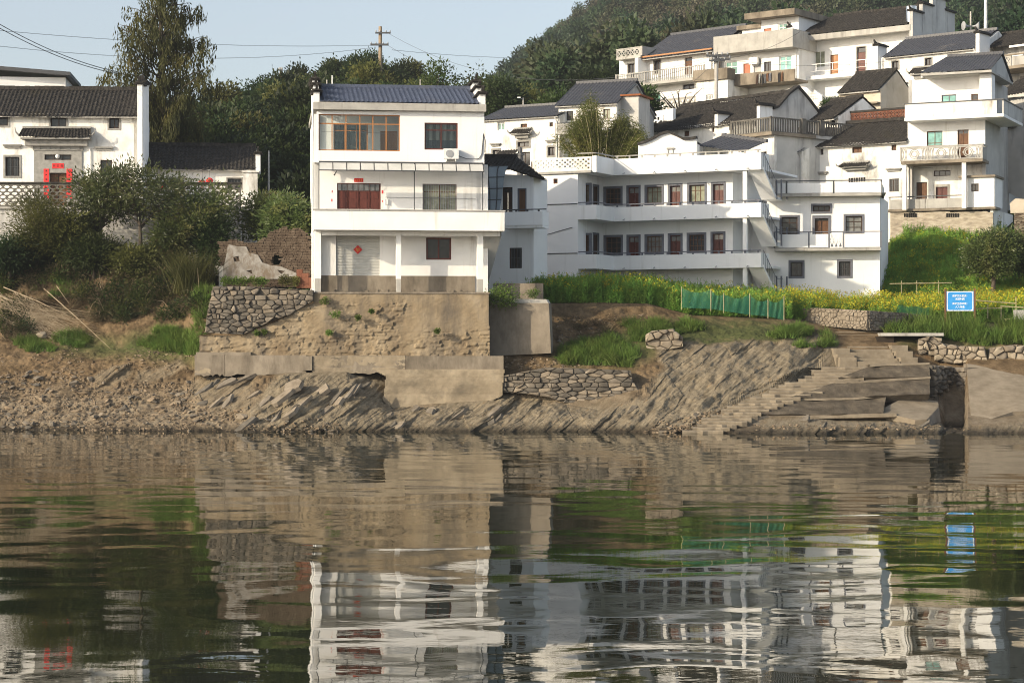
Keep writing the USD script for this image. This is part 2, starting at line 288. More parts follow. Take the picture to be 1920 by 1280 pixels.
    def facade(s, name, outline, wins, d=0.0, t=0.25, mat='white_paint', px=True, extra=()):
        """A wall with real openings, and a window in each. outline: spots of the photograph, or (u, z) if px is False. wins: (x0, y0, x1, y1, options)."""
        pts = [s.uz(*p, d) for p in outline] if px else outline
        shape = Polygon(pts).buffer(0); holes = []
        todo = []
        for w in wins:
            r = s.rect(*w[:4], d) if px else (w[0], w[1], w[2], w[3])
            o = dict(w[4]) if len(w) > 4 else {}
            if o.get('surround'):
                sw = o.get('sw', 0.12)
                if o.pop('outer', True): r = (r[0] + sw, r[1] - sw, r[2] + sw, r[3] - sw)
                holes.append(sbox(r[0] - sw + 0.01, r[2] - sw + 0.01, r[1] + sw - 0.01, r[3] + sw - 0.01))
            else: holes.append(sbox(r[0], r[2], r[1], r[3]))
            todo.append((r, o))
        for e in extra: holes.append(e)
        shape = shape.difference(unary_union(holes)) if holes else shape
        w = s.put(name, MB().poly(shape, d, d + t), mat)
        for r, o in todo:
            if o.pop('void', False): continue
            s.window(r, d, **o)
        return w
    def shell(s, u0, u1, d0, d1, z0, z1, mat='white_paint', t=0.2, name='wall', top=True):
        m = MB().box(u0, u0 + t, d0, d1, z0, z1).box(u1 - t, u1, d0, d1, z0, z1).box(u0 + t, u1 - t, d1 - t, d1, z0, z1)
        s.put('side_wall', m, mat)
        if top: s.put('ceiling', MB().box(u0 + t, u1 - t, d0, d1 - t, z1 - 0.15, z1 - 0.01), 'concrete_grey')
    def slope(s, E0, E1, R0, R1, mat='old_tile', seed=0, ridge=True, name='roof', **k):
        o = dict(pitch=0.24, course=0.22, amp=0.05, step=0.03, jit=0.012) if mat == 'old_tile' else dict(pitch=0.26, course=0.32, amp=0.045, step=0.035, jit=0.002)
        o.update(k); r = s.put(name, tile_sheet(E0, E1, R0, R1, seed=seed, **o), mat, smooth=45)
        if ridge:
            R0, R1 = np.asarray(R0, float), np.asarray(R1, float); n = max(2, int(np.linalg.norm(R1 - R0) / 0.3)); m = MB(); rng = np.random.default_rng(seed + 7)
            for k_ in range(n):
                a, b = R0 + (R1 - R0) * k_ / n, R0 + (R1 - R0) * (k_ + 1) / n; j = rng.uniform(0, 0.04) if mat == 'old_tile' else 0.01
                m.box(a[0], b[0] - 0.01, a[1] - 0.11, a[1] + 0.11, a[2] - 0.05, a[2] + 0.16 + j)
            put(r, 'ridge', m.mesh(), 'old_tile' if mat == 'old_tile' else mat)
        return r
    def gable_roof(s, u0, u1, d0, d1, ze, zr, mat='old_tile', over=0.4, seed=0, dr=None, under=True, **k):
        """Two slopes meeting at a ridge along u; the underside closed by boards."""
        dr = (d0 + d1) / 2 if dr is None else dr; sl = (zr - ze) / (dr - d0)
        f0, f1 = (d0 - over, ze - over * sl), (d1 + over, zr - (d1 + over - dr) * (zr - ze) / (d1 - dr))
        s.slope((u0, f0[0], f0[1]), (u1, f0[0], f0[1]), (u0, dr, zr), (u1, dr, zr), mat, seed, **k)
        s.slope((u0, f1[0], f1[1]), (u1, f1[0], f1[1]), (u0, dr, zr), (u1, dr, zr), mat, seed + 1, ridge=False, **{**k, 'pitch': 0.5, 'course': 0.5})
        if under:
            s.put('roof_board', MB().prism([(f0[0] + 0.03, f0[1] - 0.10), (dr, zr - 0.34), (f1[0] - 0.03, f1[1] - 0.22), (f1[0] - 0.03, f1[1] - 0.15), (dr, zr - 0.24), (f0[0] + 0.03, f0[1] - 0.05)], u0 + 0.02, u1 - 0.02), 'concrete_grey')
    def horsehead(s, u0, u1, steps, mat='white_paint', z0=0.0, name='gable_wall', cap=True):
        """Stepped gable wall: steps = [(d0, d1, ztop)...]; each step carries a small tiled cap with upturned ends."""
        m = MB(); c = MB()
        for d0, d1, zt in steps:
            m.box(u0, u1, d0, d1, z0, zt)
            if cap:
                uc = (u0 + u1) / 2
                c.prism([(0, 0)] * 0 or [(d0 - 0.12, zt + 0.003), (d1 + 0.12, zt + 0.003), (d1 + 0.12, zt + 0.07), (d0 - 0.12, zt + 0.07)], u0 - 0.16, u1 + 0.16)
                c.prism([(d0 - 0.2, zt + 0.07), (d1 + 0.2, zt + 0.07), (d1 + 0.2, zt + 0.15), (d0 - 0.2, zt + 0.15)], u0 - 0.09, u1 + 0.09)
                c.prism([(d0 - 0.24, zt + 0.15), (d1 + 0.1, zt + 0.15), (d1 + 0.1, zt + 0.24), (d0 + 0.05, zt + 0.24), (d0 - 0.16, zt + 0.30), (d0 - 0.36, zt + 0.44), (d0 - 0.36, zt + 0.34)], uc - 0.06, uc + 0.06)
        w = s.put(name, m, mat)
        if cap: put(w, 'cap', c.mesh(), 'old_tile')
        return w
    def railing(s, u0, u1, d, z0, z1, n, name='railing', mat='steel_grey', r=0.018, rail=0.03, posts=0, post_mat=None, parent=None):
        """A front railing: top and bottom rails and each baluster."""
        m = MB().box(u0, u1, d - rail, d + rail, z1 - 2 * rail, z1).box(u0, u1, d - rail * 0.7, d + rail * 0.7, z0, z0 + rail)
        for k in range(n):
            x = u0 + (u1 - u0) * (k + 0.5) / n; m.box(x - r, x + r, d - r, d + r, z0 + rail, z1 - 2 * rail)
        for k in range(posts + 1 if posts else 0):
            x = u0 + (u1 - u0) * k / posts; m.box(x - 0.05, x + 0.05, d - 0.05, d + 0.05, z0 - 0.05, z1 + 0.04)
        return s.put(name, m, mat, parent)
    def block_lattice(s, u0, u1, d0, d1, z0, z1, n, rows, mat='white_paint', name='lattice', kind='diamond', border=0.1):
        """A pierced parapet with real openings."""
        holes = []; cu, cz = (u1 - u0 - 2 * border) / n, (z1 - z0 - 2 * border) / rows
        for i in range(n):
            for j in range(rows):
                x, z = u0 + border + (i + 0.5) * cu, z0 + border + (j + 0.5) * cz
                if kind == 'check':
                    if (i + j) % 2: continue
                    holes.append(sbox(x - cu * 0.42, z - cz * 0.42, x + cu * 0.42, z + cz * 0.42))
                elif kind == 'hex':
                    if (i + j) % 2: continue
                    holes.append(Polygon([(x - cu * 0.82, z), (x - cu * 0.4, z + cz * 0.42), (x + cu * 0.4, z + cz * 0.42), (x + cu * 0.82, z), (x + cu * 0.4, z - cz * 0.42), (x - cu * 0.4, z - cz * 0.42)]).intersection(sbox(u0 + border, z0, u1 - border, z1)))
                else:
                    for sx, sz in ((-1, 0), (1, 0), (0, 1), (0, -1)):
                        holes.append(Polygon([(x + sx * cu * 0.42 + sz * cu * 0.3, z + sz * cz * 0.42 + sx * cz * 0.3), (x + sx * cu * 0.42 - sz * cu * 0.3, z + sz * cz * 0.42 - sx * cz * 0.3), (x + sx * cu * 0.1, z + sz * cz * 0.1)]))
        shape = sbox(u0, z0, u1, z1).difference(unary_union(holes))
        return s.put(name, MB().poly(shape, d0, d1), mat)
# ---------------------------------------------------------------- ground
def hsh(i, k=0):
    x = np.sin(np.asarray(i, float) * 127.1 + k * 311.7) * 43758.5453
    return x - np.floor(x)
COLS = {  # along the shore: from under water to the terrace behind; (spot height in the photograph, metres ahead) or ('z', height, metres ahead)
 -400: [(830, 97), (806, 101), (765, 103), (715, 105), (668, 107), (635, 109), (580, 110.8), (510, 112.4), (470, 113.5), ('z', 9.65, 126)],
    0: [(830, 97), (806, 100.8), (765, 102.8), (715, 105), (668, 107), (635, 109), (580, 110.8), (510, 112.4), (470, 113.5), ('z', 9.65, 126)],
  180: [(830, 97), (808, 99.5), (770, 102), (715, 104.5), (672, 106.5), (645, 108), (590, 109.5), (520, 111.5), (468, 113.3), ('z', 9.6, 126)],
  345: [(830, 96.5), (808, 99), (770, 101.5), (712, 104), (672, 105.5), (640, 106.5), (590, 108), (530, 110), (475, 112), ('z', 9.4, 126)],
  372: [(830, 96.5), (808, 99), (765, 101.3), (712, 103.4), (700, 104.3), (640, 105.2), (590, 105.9), (540, 106.5), (534, 107.5), ('z', 7.6, 126)],
  455: [(830, 96), (809, 98.6), (755, 101), (708, 103), (700, 104.3), (640, 105), (590, 105.5), (550, 105.9), (545, 107), ('z', 7.2, 126)],
  540: [(830, 96), (810, 98.3), (745, 100.3), (700, 102.6), (695, 104.3), (640, 105), (590, 105.5), (555, 106), (548, 107), ('z', 7.05, 126)],
  650: [(830, 96), (810, 98.3), (745, 100.4), (698, 102.6), (694, 104.3), (640, 105), (590, 105.5), (555, 106), (549, 107), ('z', 7.0, 126)],
  735: [(830, 96), (810, 98.3), (778, 100.6), (762, 102.3), (700, 104.4), (650, 105), (600, 105.5), (558, 106), (551, 107), ('z', 7.0, 126)],
  915: [(830, 96), (810, 98.3), (775, 100.6), (745, 102.6), (700, 104.4), (665, 105.6), (610, 106.5), (560, 106.9), (552, 108), ('z', 7.1, 126)],
 1035: [(830, 95.5), (811, 98), (775, 100.3), (752, 102.6), (700, 104.2), (672, 105.2), (640, 106.6), (600, 108.2), (569, 109.4), ('z', 7.4, 126)],
 1120: [(830, 95.5), (812, 97.7), (785, 99.3), (768, 101.4), (700, 104.2), (665, 105.6), (635, 107.2), (600, 108.7), (568, 110), ('z', 7.5, 126)],
 1215: [(830, 95.5), (812, 97.7), (780, 99.3), (740, 101.5), (690, 104), (660, 105.8), (630, 107.5), (600, 108.8), (570, 110), ('z', 7.5, 126)],
 1300: [(832, 95), (814, 96.8), (785, 98.3), (735, 101.5), (680, 104.2), (650, 106), (625, 107.6), (606, 108.8), (592, 110), ('z', 7.3, 126)],
 1480: [(832, 94.5), (815, 96.2), (795, 97.7), (740, 101.2), (690, 104.2), (655, 106.2), (635, 107.5), (616, 108.8), (600, 110.2), ('z', 7.1, 126)],
 1570: [(834, 94.5), (816, 96), (800, 97.2), (775, 101.2), (715, 105.0), (688, 106.3), (660, 107.3), (640, 108.6), (618, 110.8), ('z', 6.9, 126)],
 1690: [(834, 94.5), (816, 96), (800, 97.4), (780, 101.6), (715, 105.4), (689, 106.8), (662, 107.6), (642, 108.6), (620, 110.8), ('z', 6.9, 126)],
 1762: [(836, 94.5), (817, 95.8), (800, 97.6), (788, 101.6), (735, 105.4), (705, 107.3), (670, 108.5), (645, 109.4), (618, 111), ('z', 6.9, 126)],
 1772: [(836, 94.5), (818, 95.8), (806, 97.5), (799, 103.4), (735, 106), (700, 107.2), (668, 108.6), (645, 109.4), (618, 111), ('z', 6.9, 126)],
 1806: [(836, 94.5), (818, 95.8), (806, 97.5), (799, 103.4), (735, 106), (700, 107.2), (666, 108.2), (642, 109.2), (614, 111), ('z', 6.9, 126)],
 1815: [(836, 94.5), (817, 95.8), (803, 97.3), (775, 100.2), (735, 103.6), (700, 105.6), (665, 107.6), (640, 109), (612, 111), ('z', 6.9, 126)],
 2300: [(836, 94.5), (817, 95.8), (800, 97.5), (765, 100.2), (725, 103.2), (690, 105.6), (665, 107.4), (640, 109), (608, 111), ('z', 6.9, 126)]}
_cx = sorted(COLS); NP_ = 10
_cY = np.array([[p[-1] for p in COLS[c]] for c in _cx], float)
_cZ = np.array([[p[1] if p[0] == 'z' else ZZ(p[0], p[1]) for p in COLS[c]] for c in _cx], float)
PXS = np.arange(-400, 2301, 1.7); ROWS = 250
_st = np.concatenate([np.linspace(i, i + 1, n, endpoint=False) for i, n in enumerate((8, 42, 48, 36, 26, 24, 24, 20, 22))] + [[9.0]])
def bank_at(px, s):
    """Undisturbed bank: depth and height over the shore position px at stage s (0 under water .. 9 terrace)."""
    px, s = np.broadcast_arrays(np.asarray(px, float), np.asarray(s, float)); i = np.clip(np.floor(s).astype(int), 0, NP_ - 2); f = s - i
    cY = np.stack([np.interp(px, _cx, _cY[:, k]) for k in range(NP_)]); cZ = np.stack([np.interp(px, _cx, _cZ[:, k]) for k in range(NP_)])
    ix = np.indices(px.shape); take = lambda c, j: c[(j, *ix)]
    Y, Z = take(cY, i) * (1 - f) + take(cY, i + 1) * f, take(cZ, i) * (1 - f) + take(cZ, i + 1) * f
    return np.stack([XX(px, Y), Y, Z], -1)
def soft_poly(px, py, pts, soft=12.0):
    """1 inside the outline, 0 outside, soft edge."""
    V = np.asarray(pts, float); x, y = px[::2, ::2], py[::2, ::2]; d2 = np.full(x.shape, 1e12); ins = np.zeros(x.shape, bool)
    for (ax, ay), (bx, by) in zip(V, np.roll(V, -1, 0)):
        ex, ey = bx - ax, by - ay; t = np.clip(((x - ax) * ex + (y - ay) * ey) / (ex * ex + ey * ey), 0, 1)
        d2 = np.minimum(d2, (x - ax - t * ex) ** 2 + (y - ay - t * ey) ** 2)
        ins ^= ((ay > y) != (by > y)) & (x < ex * (y - ay) / (ey if ey else 1e-9) + ax)
    r = np.clip(0.5 + np.where(ins, 1, -1) * np.sqrt(d2) / soft, 0, 1)
    return np.repeat(np.repeat(r, 2, 0), 2, 1)[:px.shape[0], :px.shape[1]]
G = bank_at(PXS[None, :], _st[:, None])
_n1 = meshkit.fbm(G * 0.55, 4, 3) - 0.5; _n2 = meshkit.fbm(G * 1.9, 4, 9) - 0.5; _n3 = meshkit.fbm(G * 5.5, 3, 5) - 0.5
PPX = 960 + FPX * G[..., 0] / G[..., 1]; PPY = 640 - FPX * (G[..., 2] - CAMZ) / G[..., 1]
_jx, _jy = PPX + 30 * _n1, PPY + 24 * _n2
rock = soft_poly(_jx, _jy, [(455, 830), (470, 770), (520, 700), (560, 690), (700, 690), (780, 765), (940, 735), (1110, 765), (1200, 745), (1245, 690), (1225, 640), (1300, 645), (1560, 630), (1590, 690), (1450, 770), (1330, 806), (1240, 806), (1150, 812), (1100, 830)])
rock = np.maximum(rock, soft_poly(_jx, _jy, [(1400, 835), (1440, 782), (1600, 778), (1740, 790), (1830, 800), (1990, 780), (2300, 780), (2300, 835)]))
rock = np.maximum(rock, 0.75 * soft_poly(_jx, _jy, [(365, 700), (480, 698), (470, 790), (400, 770), (350, 745)]))
rock = np.maximum(rock, 0.7 * soft_poly(_jx, _jy, [(170, 720), (210, 685), (250, 690), (235, 712), (180, 730)]))
rock = np.maximum(rock, 0.7 * soft_poly(_jx, _jy, [(255, 700), (330, 672), (345, 690), (300, 712), (262, 722)]))
x_, z_ = G[..., 0] - 0.12 * (G[..., 1] - 100), G[..., 2]
th = np.radians(np.interp(PPX, [300, 900, 1250, 1600], [40, 40, 48, 40]))
_w = 0.55 * (meshkit.fbm(G * 0.3, 2, 21) - 0.5) + 0.10 * (meshkit.fbm(G * 2.0, 3, 23) - 0.5)
tt = -x_ * np.sin(th) + z_ * np.cos(th) + _w; ss = x_ * np.cos(th) + z_ * np.sin(th)
strata = np.zeros_like(tt)
for k, (L, A) in enumerate(((1.25, 0.50), (0.52, 0.24), (0.21, 0.10), (0.09, 0.035))):
    u = tt / L + hsh(np.floor(tt / L / 3), k) * 0.5; i = np.floor(u); f = u - i
    j = np.floor(ss / (L * 2.6) + 7 * hsh(i, k + 5))
    strata += A * (0.95 * hsh(i * 1.7 + j * 13.1, k + 1) + 0.45 * (1 - f) * (0.4 + hsh(i, k + 9)) - 0.45)
soil = 0.55 * _n1 + 0.34 * _n2 + 0.10 * _n3
low = np.clip((PPY - 650) / 60, 0, 1)
soil = soil + low * (1 - rock) * 0.12 * (np.abs(meshkit.noise(G * 3.2, 31) - 0.5) * 3 - 0.5)
# behind built walls the ground keeps still
STEPS = [(1400, 806), (1270, 816), (1340, 770), (1396, 742), (1535, 686), (1562, 622), (1690, 622), (1760, 680), (1760, 790)]
calm = np.clip(soft_poly(PPX, PPY, [(362, 704), (362, 620), (395, 530), (600, 545), (1030, 545), (1040, 668), (935, 700), (935, 760), (725, 760), (725, 704)], 10)
               + soft_poly(PPX, PPY, [(940, 700), (1030, 688), (1190, 690), (1200, 735), (1140, 775), (1090, 765), (1010, 745), (940, 738)], 8)
               + soft_poly(PPX, PPY, STEPS, 8)
               + soft_poly(PPX, PPY, [(1755, 806), (1755, 630), (1920, 670), (2300, 670), (2300, 790), (1820, 800)], 8) + np.clip((_st[:, None] - 7.6) / 0.5, 0, 1), 0, 1)
brk = np.clip(meshkit.fbm(G * 0.8, 3, 61) * 2.6 - 0.6, 0, 1)
from scipy.ndimage import gaussian_filter
bedq = np.stack([ss * .42, tt * 1.7 + .25 * _n1, G[..., 1] * .15], -1); beds = (np.abs(meshkit.fbm(bedq, 5, 91) - .5) * 2 - .25) * 1.25 + 0.30 * (np.abs(meshkit.fbm(bedq * 3.1, 3, 95) - .5) * 2 - .25)
strata = 0.45 * (0.6 * strata + 0.4 * gaussian_filter(strata, 2.0)) * np.interp(PPX, [300, 900, 1150, 1300, 1500], [1.25, 1.15, 0.9, 0.75, 0.85]) + gaussian_filter(beds, .8) * np.interp(PPX, [300, 1100, 1300], [.55, .55, .5]) + .55 * gaussian_filter(np.abs(meshkit.fbm(bedq * np.array([.55, .38, 1]), 3, 97) - .5) * 2 - .25, 1.5)
amp = (rock * (strata * (0.35 + 0.75 * brk) + 0.5 * _n1 + 0.22 * _n2 + 0.08 * _n3) + (1 - rock) * soil) * (1 - 0.93 * calm)
G = G + amp[..., None] * np.array([0.05, -0.85, 0.42])
G[..., 1] += .55 * soft_poly(PPX, PPY, STEPS, 16) * (PPY > 690); G[0, :, 2] = -1.2
grassm = np.zeros_like(rock)
for pts in ([(1035, 665), (1080, 640), (1140, 625), (1260, 600), (1400, 600), (1500, 612), (1560, 640), (1480, 650), (1240, 660), (1190, 685), (1040, 680)], [(100, 660), (130, 625), (220, 640), (300, 615), (380, 630), (375, 680), (250, 668)],
            [(1690, 650), (1680, 610), (1900, 600), (1920, 640), (1850, 660), (1780, 640)], [(0, 500), (0, 470), (380, 470), (390, 500), (300, 500), (140, 500)]):
    grassm = np.maximum(grassm, soft_poly(_jx, _jy, pts, 30))
mask = np.stack([rock, grassm * (1 - rock), np.clip((PPY - 700) / 60, 0, 1) * (1 - rock)], -1)
n = {'a': ('attribute', {'attribute': 'mask'}), 'sc': ('separate_color', {}), 'g': ('geometry', {}),
     'n1': ('noise_texture', {'scale': 1.3, 'detail': 9, 'roughness': 0.65}), 'n2': ('noise_texture', {'scale': 7, 'detail': 6, 'roughness': 0.7}),
     'soil': ('rgb_ramp', {'ramp': [(0.3, (0.056, 0.038, 0.021)), (0.46, (0.113, 0.078, 0.043)), (0.6, (0.173, 0.122, 0.070)), (0.75, (0.199, 0.110, 0.049))]}),
     'scree': ('rgb_ramp', {'ramp': [(0.3, (0.096, 0.072, 0.048)), (0.5, (0.176, 0.140, 0.096)), (0.7, (0.240, 0.200, 0.144))]}),
     'm': ('mapping', {'scale': (1.6, 1.0, 1.6), 'rotation': (0, 0.7, 0)}), 'm2': ('mapping', {'scale': (0.5, 1.0, 4.5)}), 'n3': ('noise_texture', {'scale': 1.1, 'detail': 9, 'roughness': 0.62}),
     'rock': ('rgb_ramp', {'ramp': [(0.28, (0.072, 0.057, 0.040)), (0.44, (0.152, 0.125, 0.085)), (0.58, (0.218, 0.183, 0.130)), (0.68, (0.196, 0.139, 0.077)), (0.8, (0.240, 0.210, 0.161))]}),
     'grass': ('rgb_ramp', {'ramp': [(0.3, (0.045, 0.05, 0.02)), (0.55, (0.075, 0.085, 0.03)), (0.75, (0.14, 0.11, 0.06))]}),
     'x1': ('mix', {}), 'x2': ('mix', {}), 'x3': ('mix', {}), 'ov': ('mix', {'mix_type': 'overlay', 'fac': 0.55}),
     'sx': ('separate_xyz', {}), 'wet': ('map_range', {'from_min': 0.05, 'from_max': 0.36, 'to_min': 0.26, 'to_max': 1.0, 'clamp': True}), 'wm': ('mix', {'mix_type': 'multiply', 'fac': 1.0}), 'wc': ('combine_color', {}),
     'nb': ('noise_texture', {'scale': 14, 'detail': 6, 'roughness': 0.7}), 'b': ('bump', {'strength': 0.7, 'distance': 0.06}),
     'p': ('principled_bsdf', {'roughness': 0.92, 'specular_ior_level': 0.15})}
l = [('a.color', 'sc.color'), ('g.position', 'n1.vector'), ('g.position', 'n2.vector'), ('g.position', 'm.vector'), ('m.vector', 'm2.vector'), ('m2.vector', 'n3.vector'), ('n1.fac', 'soil.fac'), ('n1.fac', 'scree.fac'), ('n3.fac', 'rock.fac'), ('n1.fac', 'grass.fac'),
     ('sc.b', 'x1.fac'), ('soil.color', 'x1.color1'), ('scree.color', 'x1.color2'), ('sc.g', 'x2.fac'), ('x1.color', 'x2.color1'), ('grass.color', 'x2.color2'),
     ('sc.r', 'x3.fac'), ('x2.color', 'x3.color1'), ('rock.color', 'x3.color2'), ('x3.color', 'ov.color1'), ('n2.color', 'ov.color2') if False else ('n2.fac', 'ov.color2'),
     ('g.position', 'sx.vector'), ('sx.z', 'wet.value'), ('wet.result', 'wc.r'), ('wet.result', 'wc.g'), ('wet.result', 'wc.b'), ('ov.color', 'wm.color1'), ('wc.color', 'wm.color2'), ('wm.color', 'p.base_color'),
     ('g.position', 'nb.vector'), ('nb.fac', 'b.height'), ('b.normal', 'p.normal')]
M['bank'] = usdkit.material(stage, '/World/Looks/bank', n, l, surface='p.BSDF')
def grid_mesh(V):
    r, c = V.shape[:2]; i = np.arange(r * c).reshape(r, c)
    return V.reshape(-1, 3), np.stack([i[:-1, :-1].ravel(), i[:-1, 1:].ravel(), i[1:, 1:].ravel(), i[1:, :-1].ravel()], 1)
bank = put_top('river_bank', grid_mesh(G), 'bank', kind='structure', label='rocky and earthy river bank rising from the water to the village', primvar=mask.reshape(-1, 3))
def on_bank(px, s):
    """A point of the finished bank surface."""
    i = int(np.clip(round((px - PXS[0]) / 1.7), 0, len(PXS) - 1)); j = int(np.clip(np.searchsorted(_st, s), 0, len(_st) - 1)); return G[j, i]
_PY = 640 - FPX * (G[..., 2] - CAMZ) / G[..., 1]
def on_bank_at(px, py):
    """The nearest bank point seen at a spot of the photograph."""
    i = int(np.clip(round((px - PXS[0]) / 1.7), 0, len(PXS) - 1)); c = _PY[8:, i]; k = np.nonzero(c <= py)[0]
    return G[8 + (k[0] if len(k) else len(c) - 1), i]

# ---------------------------------------------------------------- hillside and mountain
_hY = np.array([118, 126, 132, 150, 168, 190, 230, 300, 420, 650, 800], float)
_px0 = np.array([-1200, -400, 190, 300, 370, 420, 500, 545, 580, 640, 690, 740, 790, 830, 900, 960, 1000, 1050, 1120, 1200, 1400, 1920, 2600, 3400], float); _px = np.unique(np.concatenate([_px0, np.arange(-1200, 3401, 25.0)]))
_sky300 = np.interp(_px, [-1200, -400, 190, 260, 300, 370, 420, 500, 545, 580, 640, 690, 740, 790, 830, 900, 960, 1000, 1050, 1120, 1920, 3400], [340, 330, 320, 310, 305, 298, 268, 234, 222, 200, 180, 172, 182, 216, 250, 262, 266, 262, 252, 225, 195, 175])
_sky650 = np.interp(_px, [-1200, 530, 730, 880, 930, 970, 1010, 1050, 1090, 1130, 1160, 1230, 1330, 1920, 3400], [420, 330, 270, 210, 180, 150, 118, 84, 54, 28, 6, -30, -75, -110, -140])
_vil = np.clip((_px - 930) / 150, 0, 1)
_cz = np.stack([np.full_like(_px, 6.0), np.interp(_px, [-400, 370, 600, 1000], [9.4, 9.0, 7.0, 7.3]) * (1 - _vil) + np.interp(_px, [1400, 1640, 1700], [8.2, 8.2, 9.2]) * _vil, np.interp(_px, [-400, 370, 600, 1000], [10.5, 10.2, 9, 9]) * (1 - _vil) + np.interp(_px, [1400, 1640, 1700], [9.6, 9.8, 11.7]) * _vil,
                15.0 * (1 - _vil) + 16.3 * _vil, 19 * (1 - _vil) + 22.4 * _vil, 0 * _px, 0 * _px, ZZ(_sky300, 300), 0 * _px, ZZ(_sky650, 650), ZZ(_sky650, 650) - 25], 1)
_cz[:, 5] = _cz[:, 4] + (_cz[:, 7] - _cz[:, 4]) * 0.30; _cz[:, 6] = _cz[:, 4] + (_cz[:, 7] - _cz[:, 4]) * 0.62
_cz[:, 3:5] = np.minimum(_cz[:, 3:5], (_cz[:, 2:3] + (_cz[:, 7:8] - _cz[:, 2:3]) * np.array([[0.22, 0.4]])) * (1 - _vil[:, None]) + 99 * _vil[:, None])
_cz[:, 8] = np.where(_px < 930, np.minimum(_cz[:, 7] - 12, _cz[:, 9]), _cz[:, 7] + (_cz[:, 9] - _cz[:, 7]) * 0.36)
def hill_z(px, Y):
    px, Y = np.broadcast_arrays(np.asarray(px, float), np.asarray(Y, float))
    cols = np.stack([np.interp(px, _px, _cz[:, k]) for k in range(len(_hY))]); j = np.clip(np.searchsorted(_hY, Y) - 1, 0, len(_hY) - 2); f = np.clip((Y - _hY[j]) / (_hY[j + 1] - _hY[j]), 0, 1)
    ix = np.indices(px.shape); return cols[(j, *ix)] * (1 - f) + cols[(j + 1, *ix)] * f
_gp, _gy = np.meshgrid(np.linspace(-1200, 3400, 520), np.concatenate([np.linspace(118, 200, 70), np.linspace(203, 320, 50), np.linspace(326, 800, 90)]))
H = np.stack([XX(_gp, _gy), _gy, hill_z(_gp, _gy)], -1)
H[..., 2] += (meshkit.fbm(H * 0.05, 4, 41) - 0.5) * np.clip((_gy - 150) / 40, 0, 6) * 1.6 * np.clip(1.4 - np.abs(_gy - 300) / 400, 0.5, 1)
noisy('hill_ground', [(0.3, (0.030, 0.036, 0.016)), (0.5, (0.05, 0.055, 0.024)), (0.62, (0.085, 0.075, 0.04)), (0.75, (0.17, 0.12, 0.075))], scale=0.035, detail=8, roughness=0.95, spec=0.1)
put_top('hillside', grid_mesh(H), 'hill_ground', kind='structure', label='wooded hillside and mountain behind the village')
GZ = lambda x, Y: float(hill_z(960 + x / Y * FPX, Y))

# ---------------------------------------------------------------- water
n = {'g': ('geometry', {}), 'm1': ('mapping', {'scale': (0.62, 0.85, 1)}), 'n1': ('noise_texture', {'scale': 0.5, 'detail': 1.5, 'roughness': 0.32, 'distortion': 0.4}),
     'm2': ('mapping', {'scale': (0.8, 1.6, 1)}), 'n2': ('noise_texture', {'scale': 3.4, 'detail': 2, 'roughness': 0.5}),
     'a': ('math', {'math_type': 'multiply', 'value2': 0.030}), 'c': ('math', {'math_type': 'multiply', 'value2': 0.0007}), 's': ('math', {'math_type': 'add'}),
     'b': ('bump', {'strength': 1.0, 'distance': 1.0, 'filter_width': 0.1}),
     'p': ('principled_bsdf', {'base_color': (0.008, 0.009, 0.004), 'roughness': 0.015, 'ior': 1.48, 'specular_ior_level': 0.5})}
l = [('g.position', 'm1.vector'), ('m1.vector', 'n1.vector'), ('g.position', 'm2.vector'), ('m2.vector', 'n2.vector'), ('n1.fac', 'a.value1'), ('n2.fac', 'c.value1'), ('a.value', 's.value1'), ('c.value', 's.value2'),
     ('s.value', 'b.height'), ('b.normal', 'p.normal')]
M['water'] = usdkit.material(stage, '/World/Looks/water', n, l, surface='p.BSDF')
put_top('river', (np.array([(-400, -120, 0), (400, -120, 0), (400, 112, 0), (-400, 112, 0)], float), np.array([(0, 1, 2, 3)])), 'water', kind='structure', label='calm rippled river reflecting the village')
# ---------------------------------------------------------------- the three-storey house by the water
h = House('terrace_house', 'three-storey white house with blue tiled roof on the concrete river wall', 'house', (590, 104.0), (906, 105.1), ZZ(548, 104))
zt = lambda py: ZZ(py, 104.3) - h.zb
W_, D_ = h.w, 9.7
z1, z2, z3 = h.uz(740, 431)[1], h.uz(740, 305)[1], h.uz(740, 211)[1]           # slab heights
zb2, zb3 = h.uz(740, 397)[1], h.uz(740, 283)[1]
REC = 1.25
# ground floor: back wall behind three pillars
dg = 1.22
h.facade('wall', [(585, 552), (585, 436), (915, 436), (915, 552)], [(630, 442, 712, 517, dict(void=True)), (799, 445.5, 846, 487, dict(frame='red_wood', pane='dark_pane', cols=2, fw=0.09, inset=0.05))], d=dg, mat='white_paint')
r = h.rect(630, 442, 712, 517, dg); m = MB(); nsl = 26
for k in range(nsl):
    za, zc = r[2] + (r[3] - r[2]) * k / nsl, r[2] + (r[3] - r[2]) * (k + 1) / nsl
    m.prism([(dg + 0.10, za), (dg + 0.055, za + (zc - za) * 0.35), (dg + 0.055, za + (zc - za) * 0.75), (dg + 0.10, zc)], r[0], r[1])
h.put('roll_shutter', m, 'shutter_metal')
c = h.uz(671, 468, dg); cs = 0.24
h.put('paper_diamond', MB().poly(Polygon([(c[0] - cs, c[1]), (c[0], c[1] + cs), (c[0] + cs, c[1]), (c[0], c[1] - cs)]), dg + 0.03, dg + 0.036), 'red_paper')
s_ = 0.05; gm = MB()
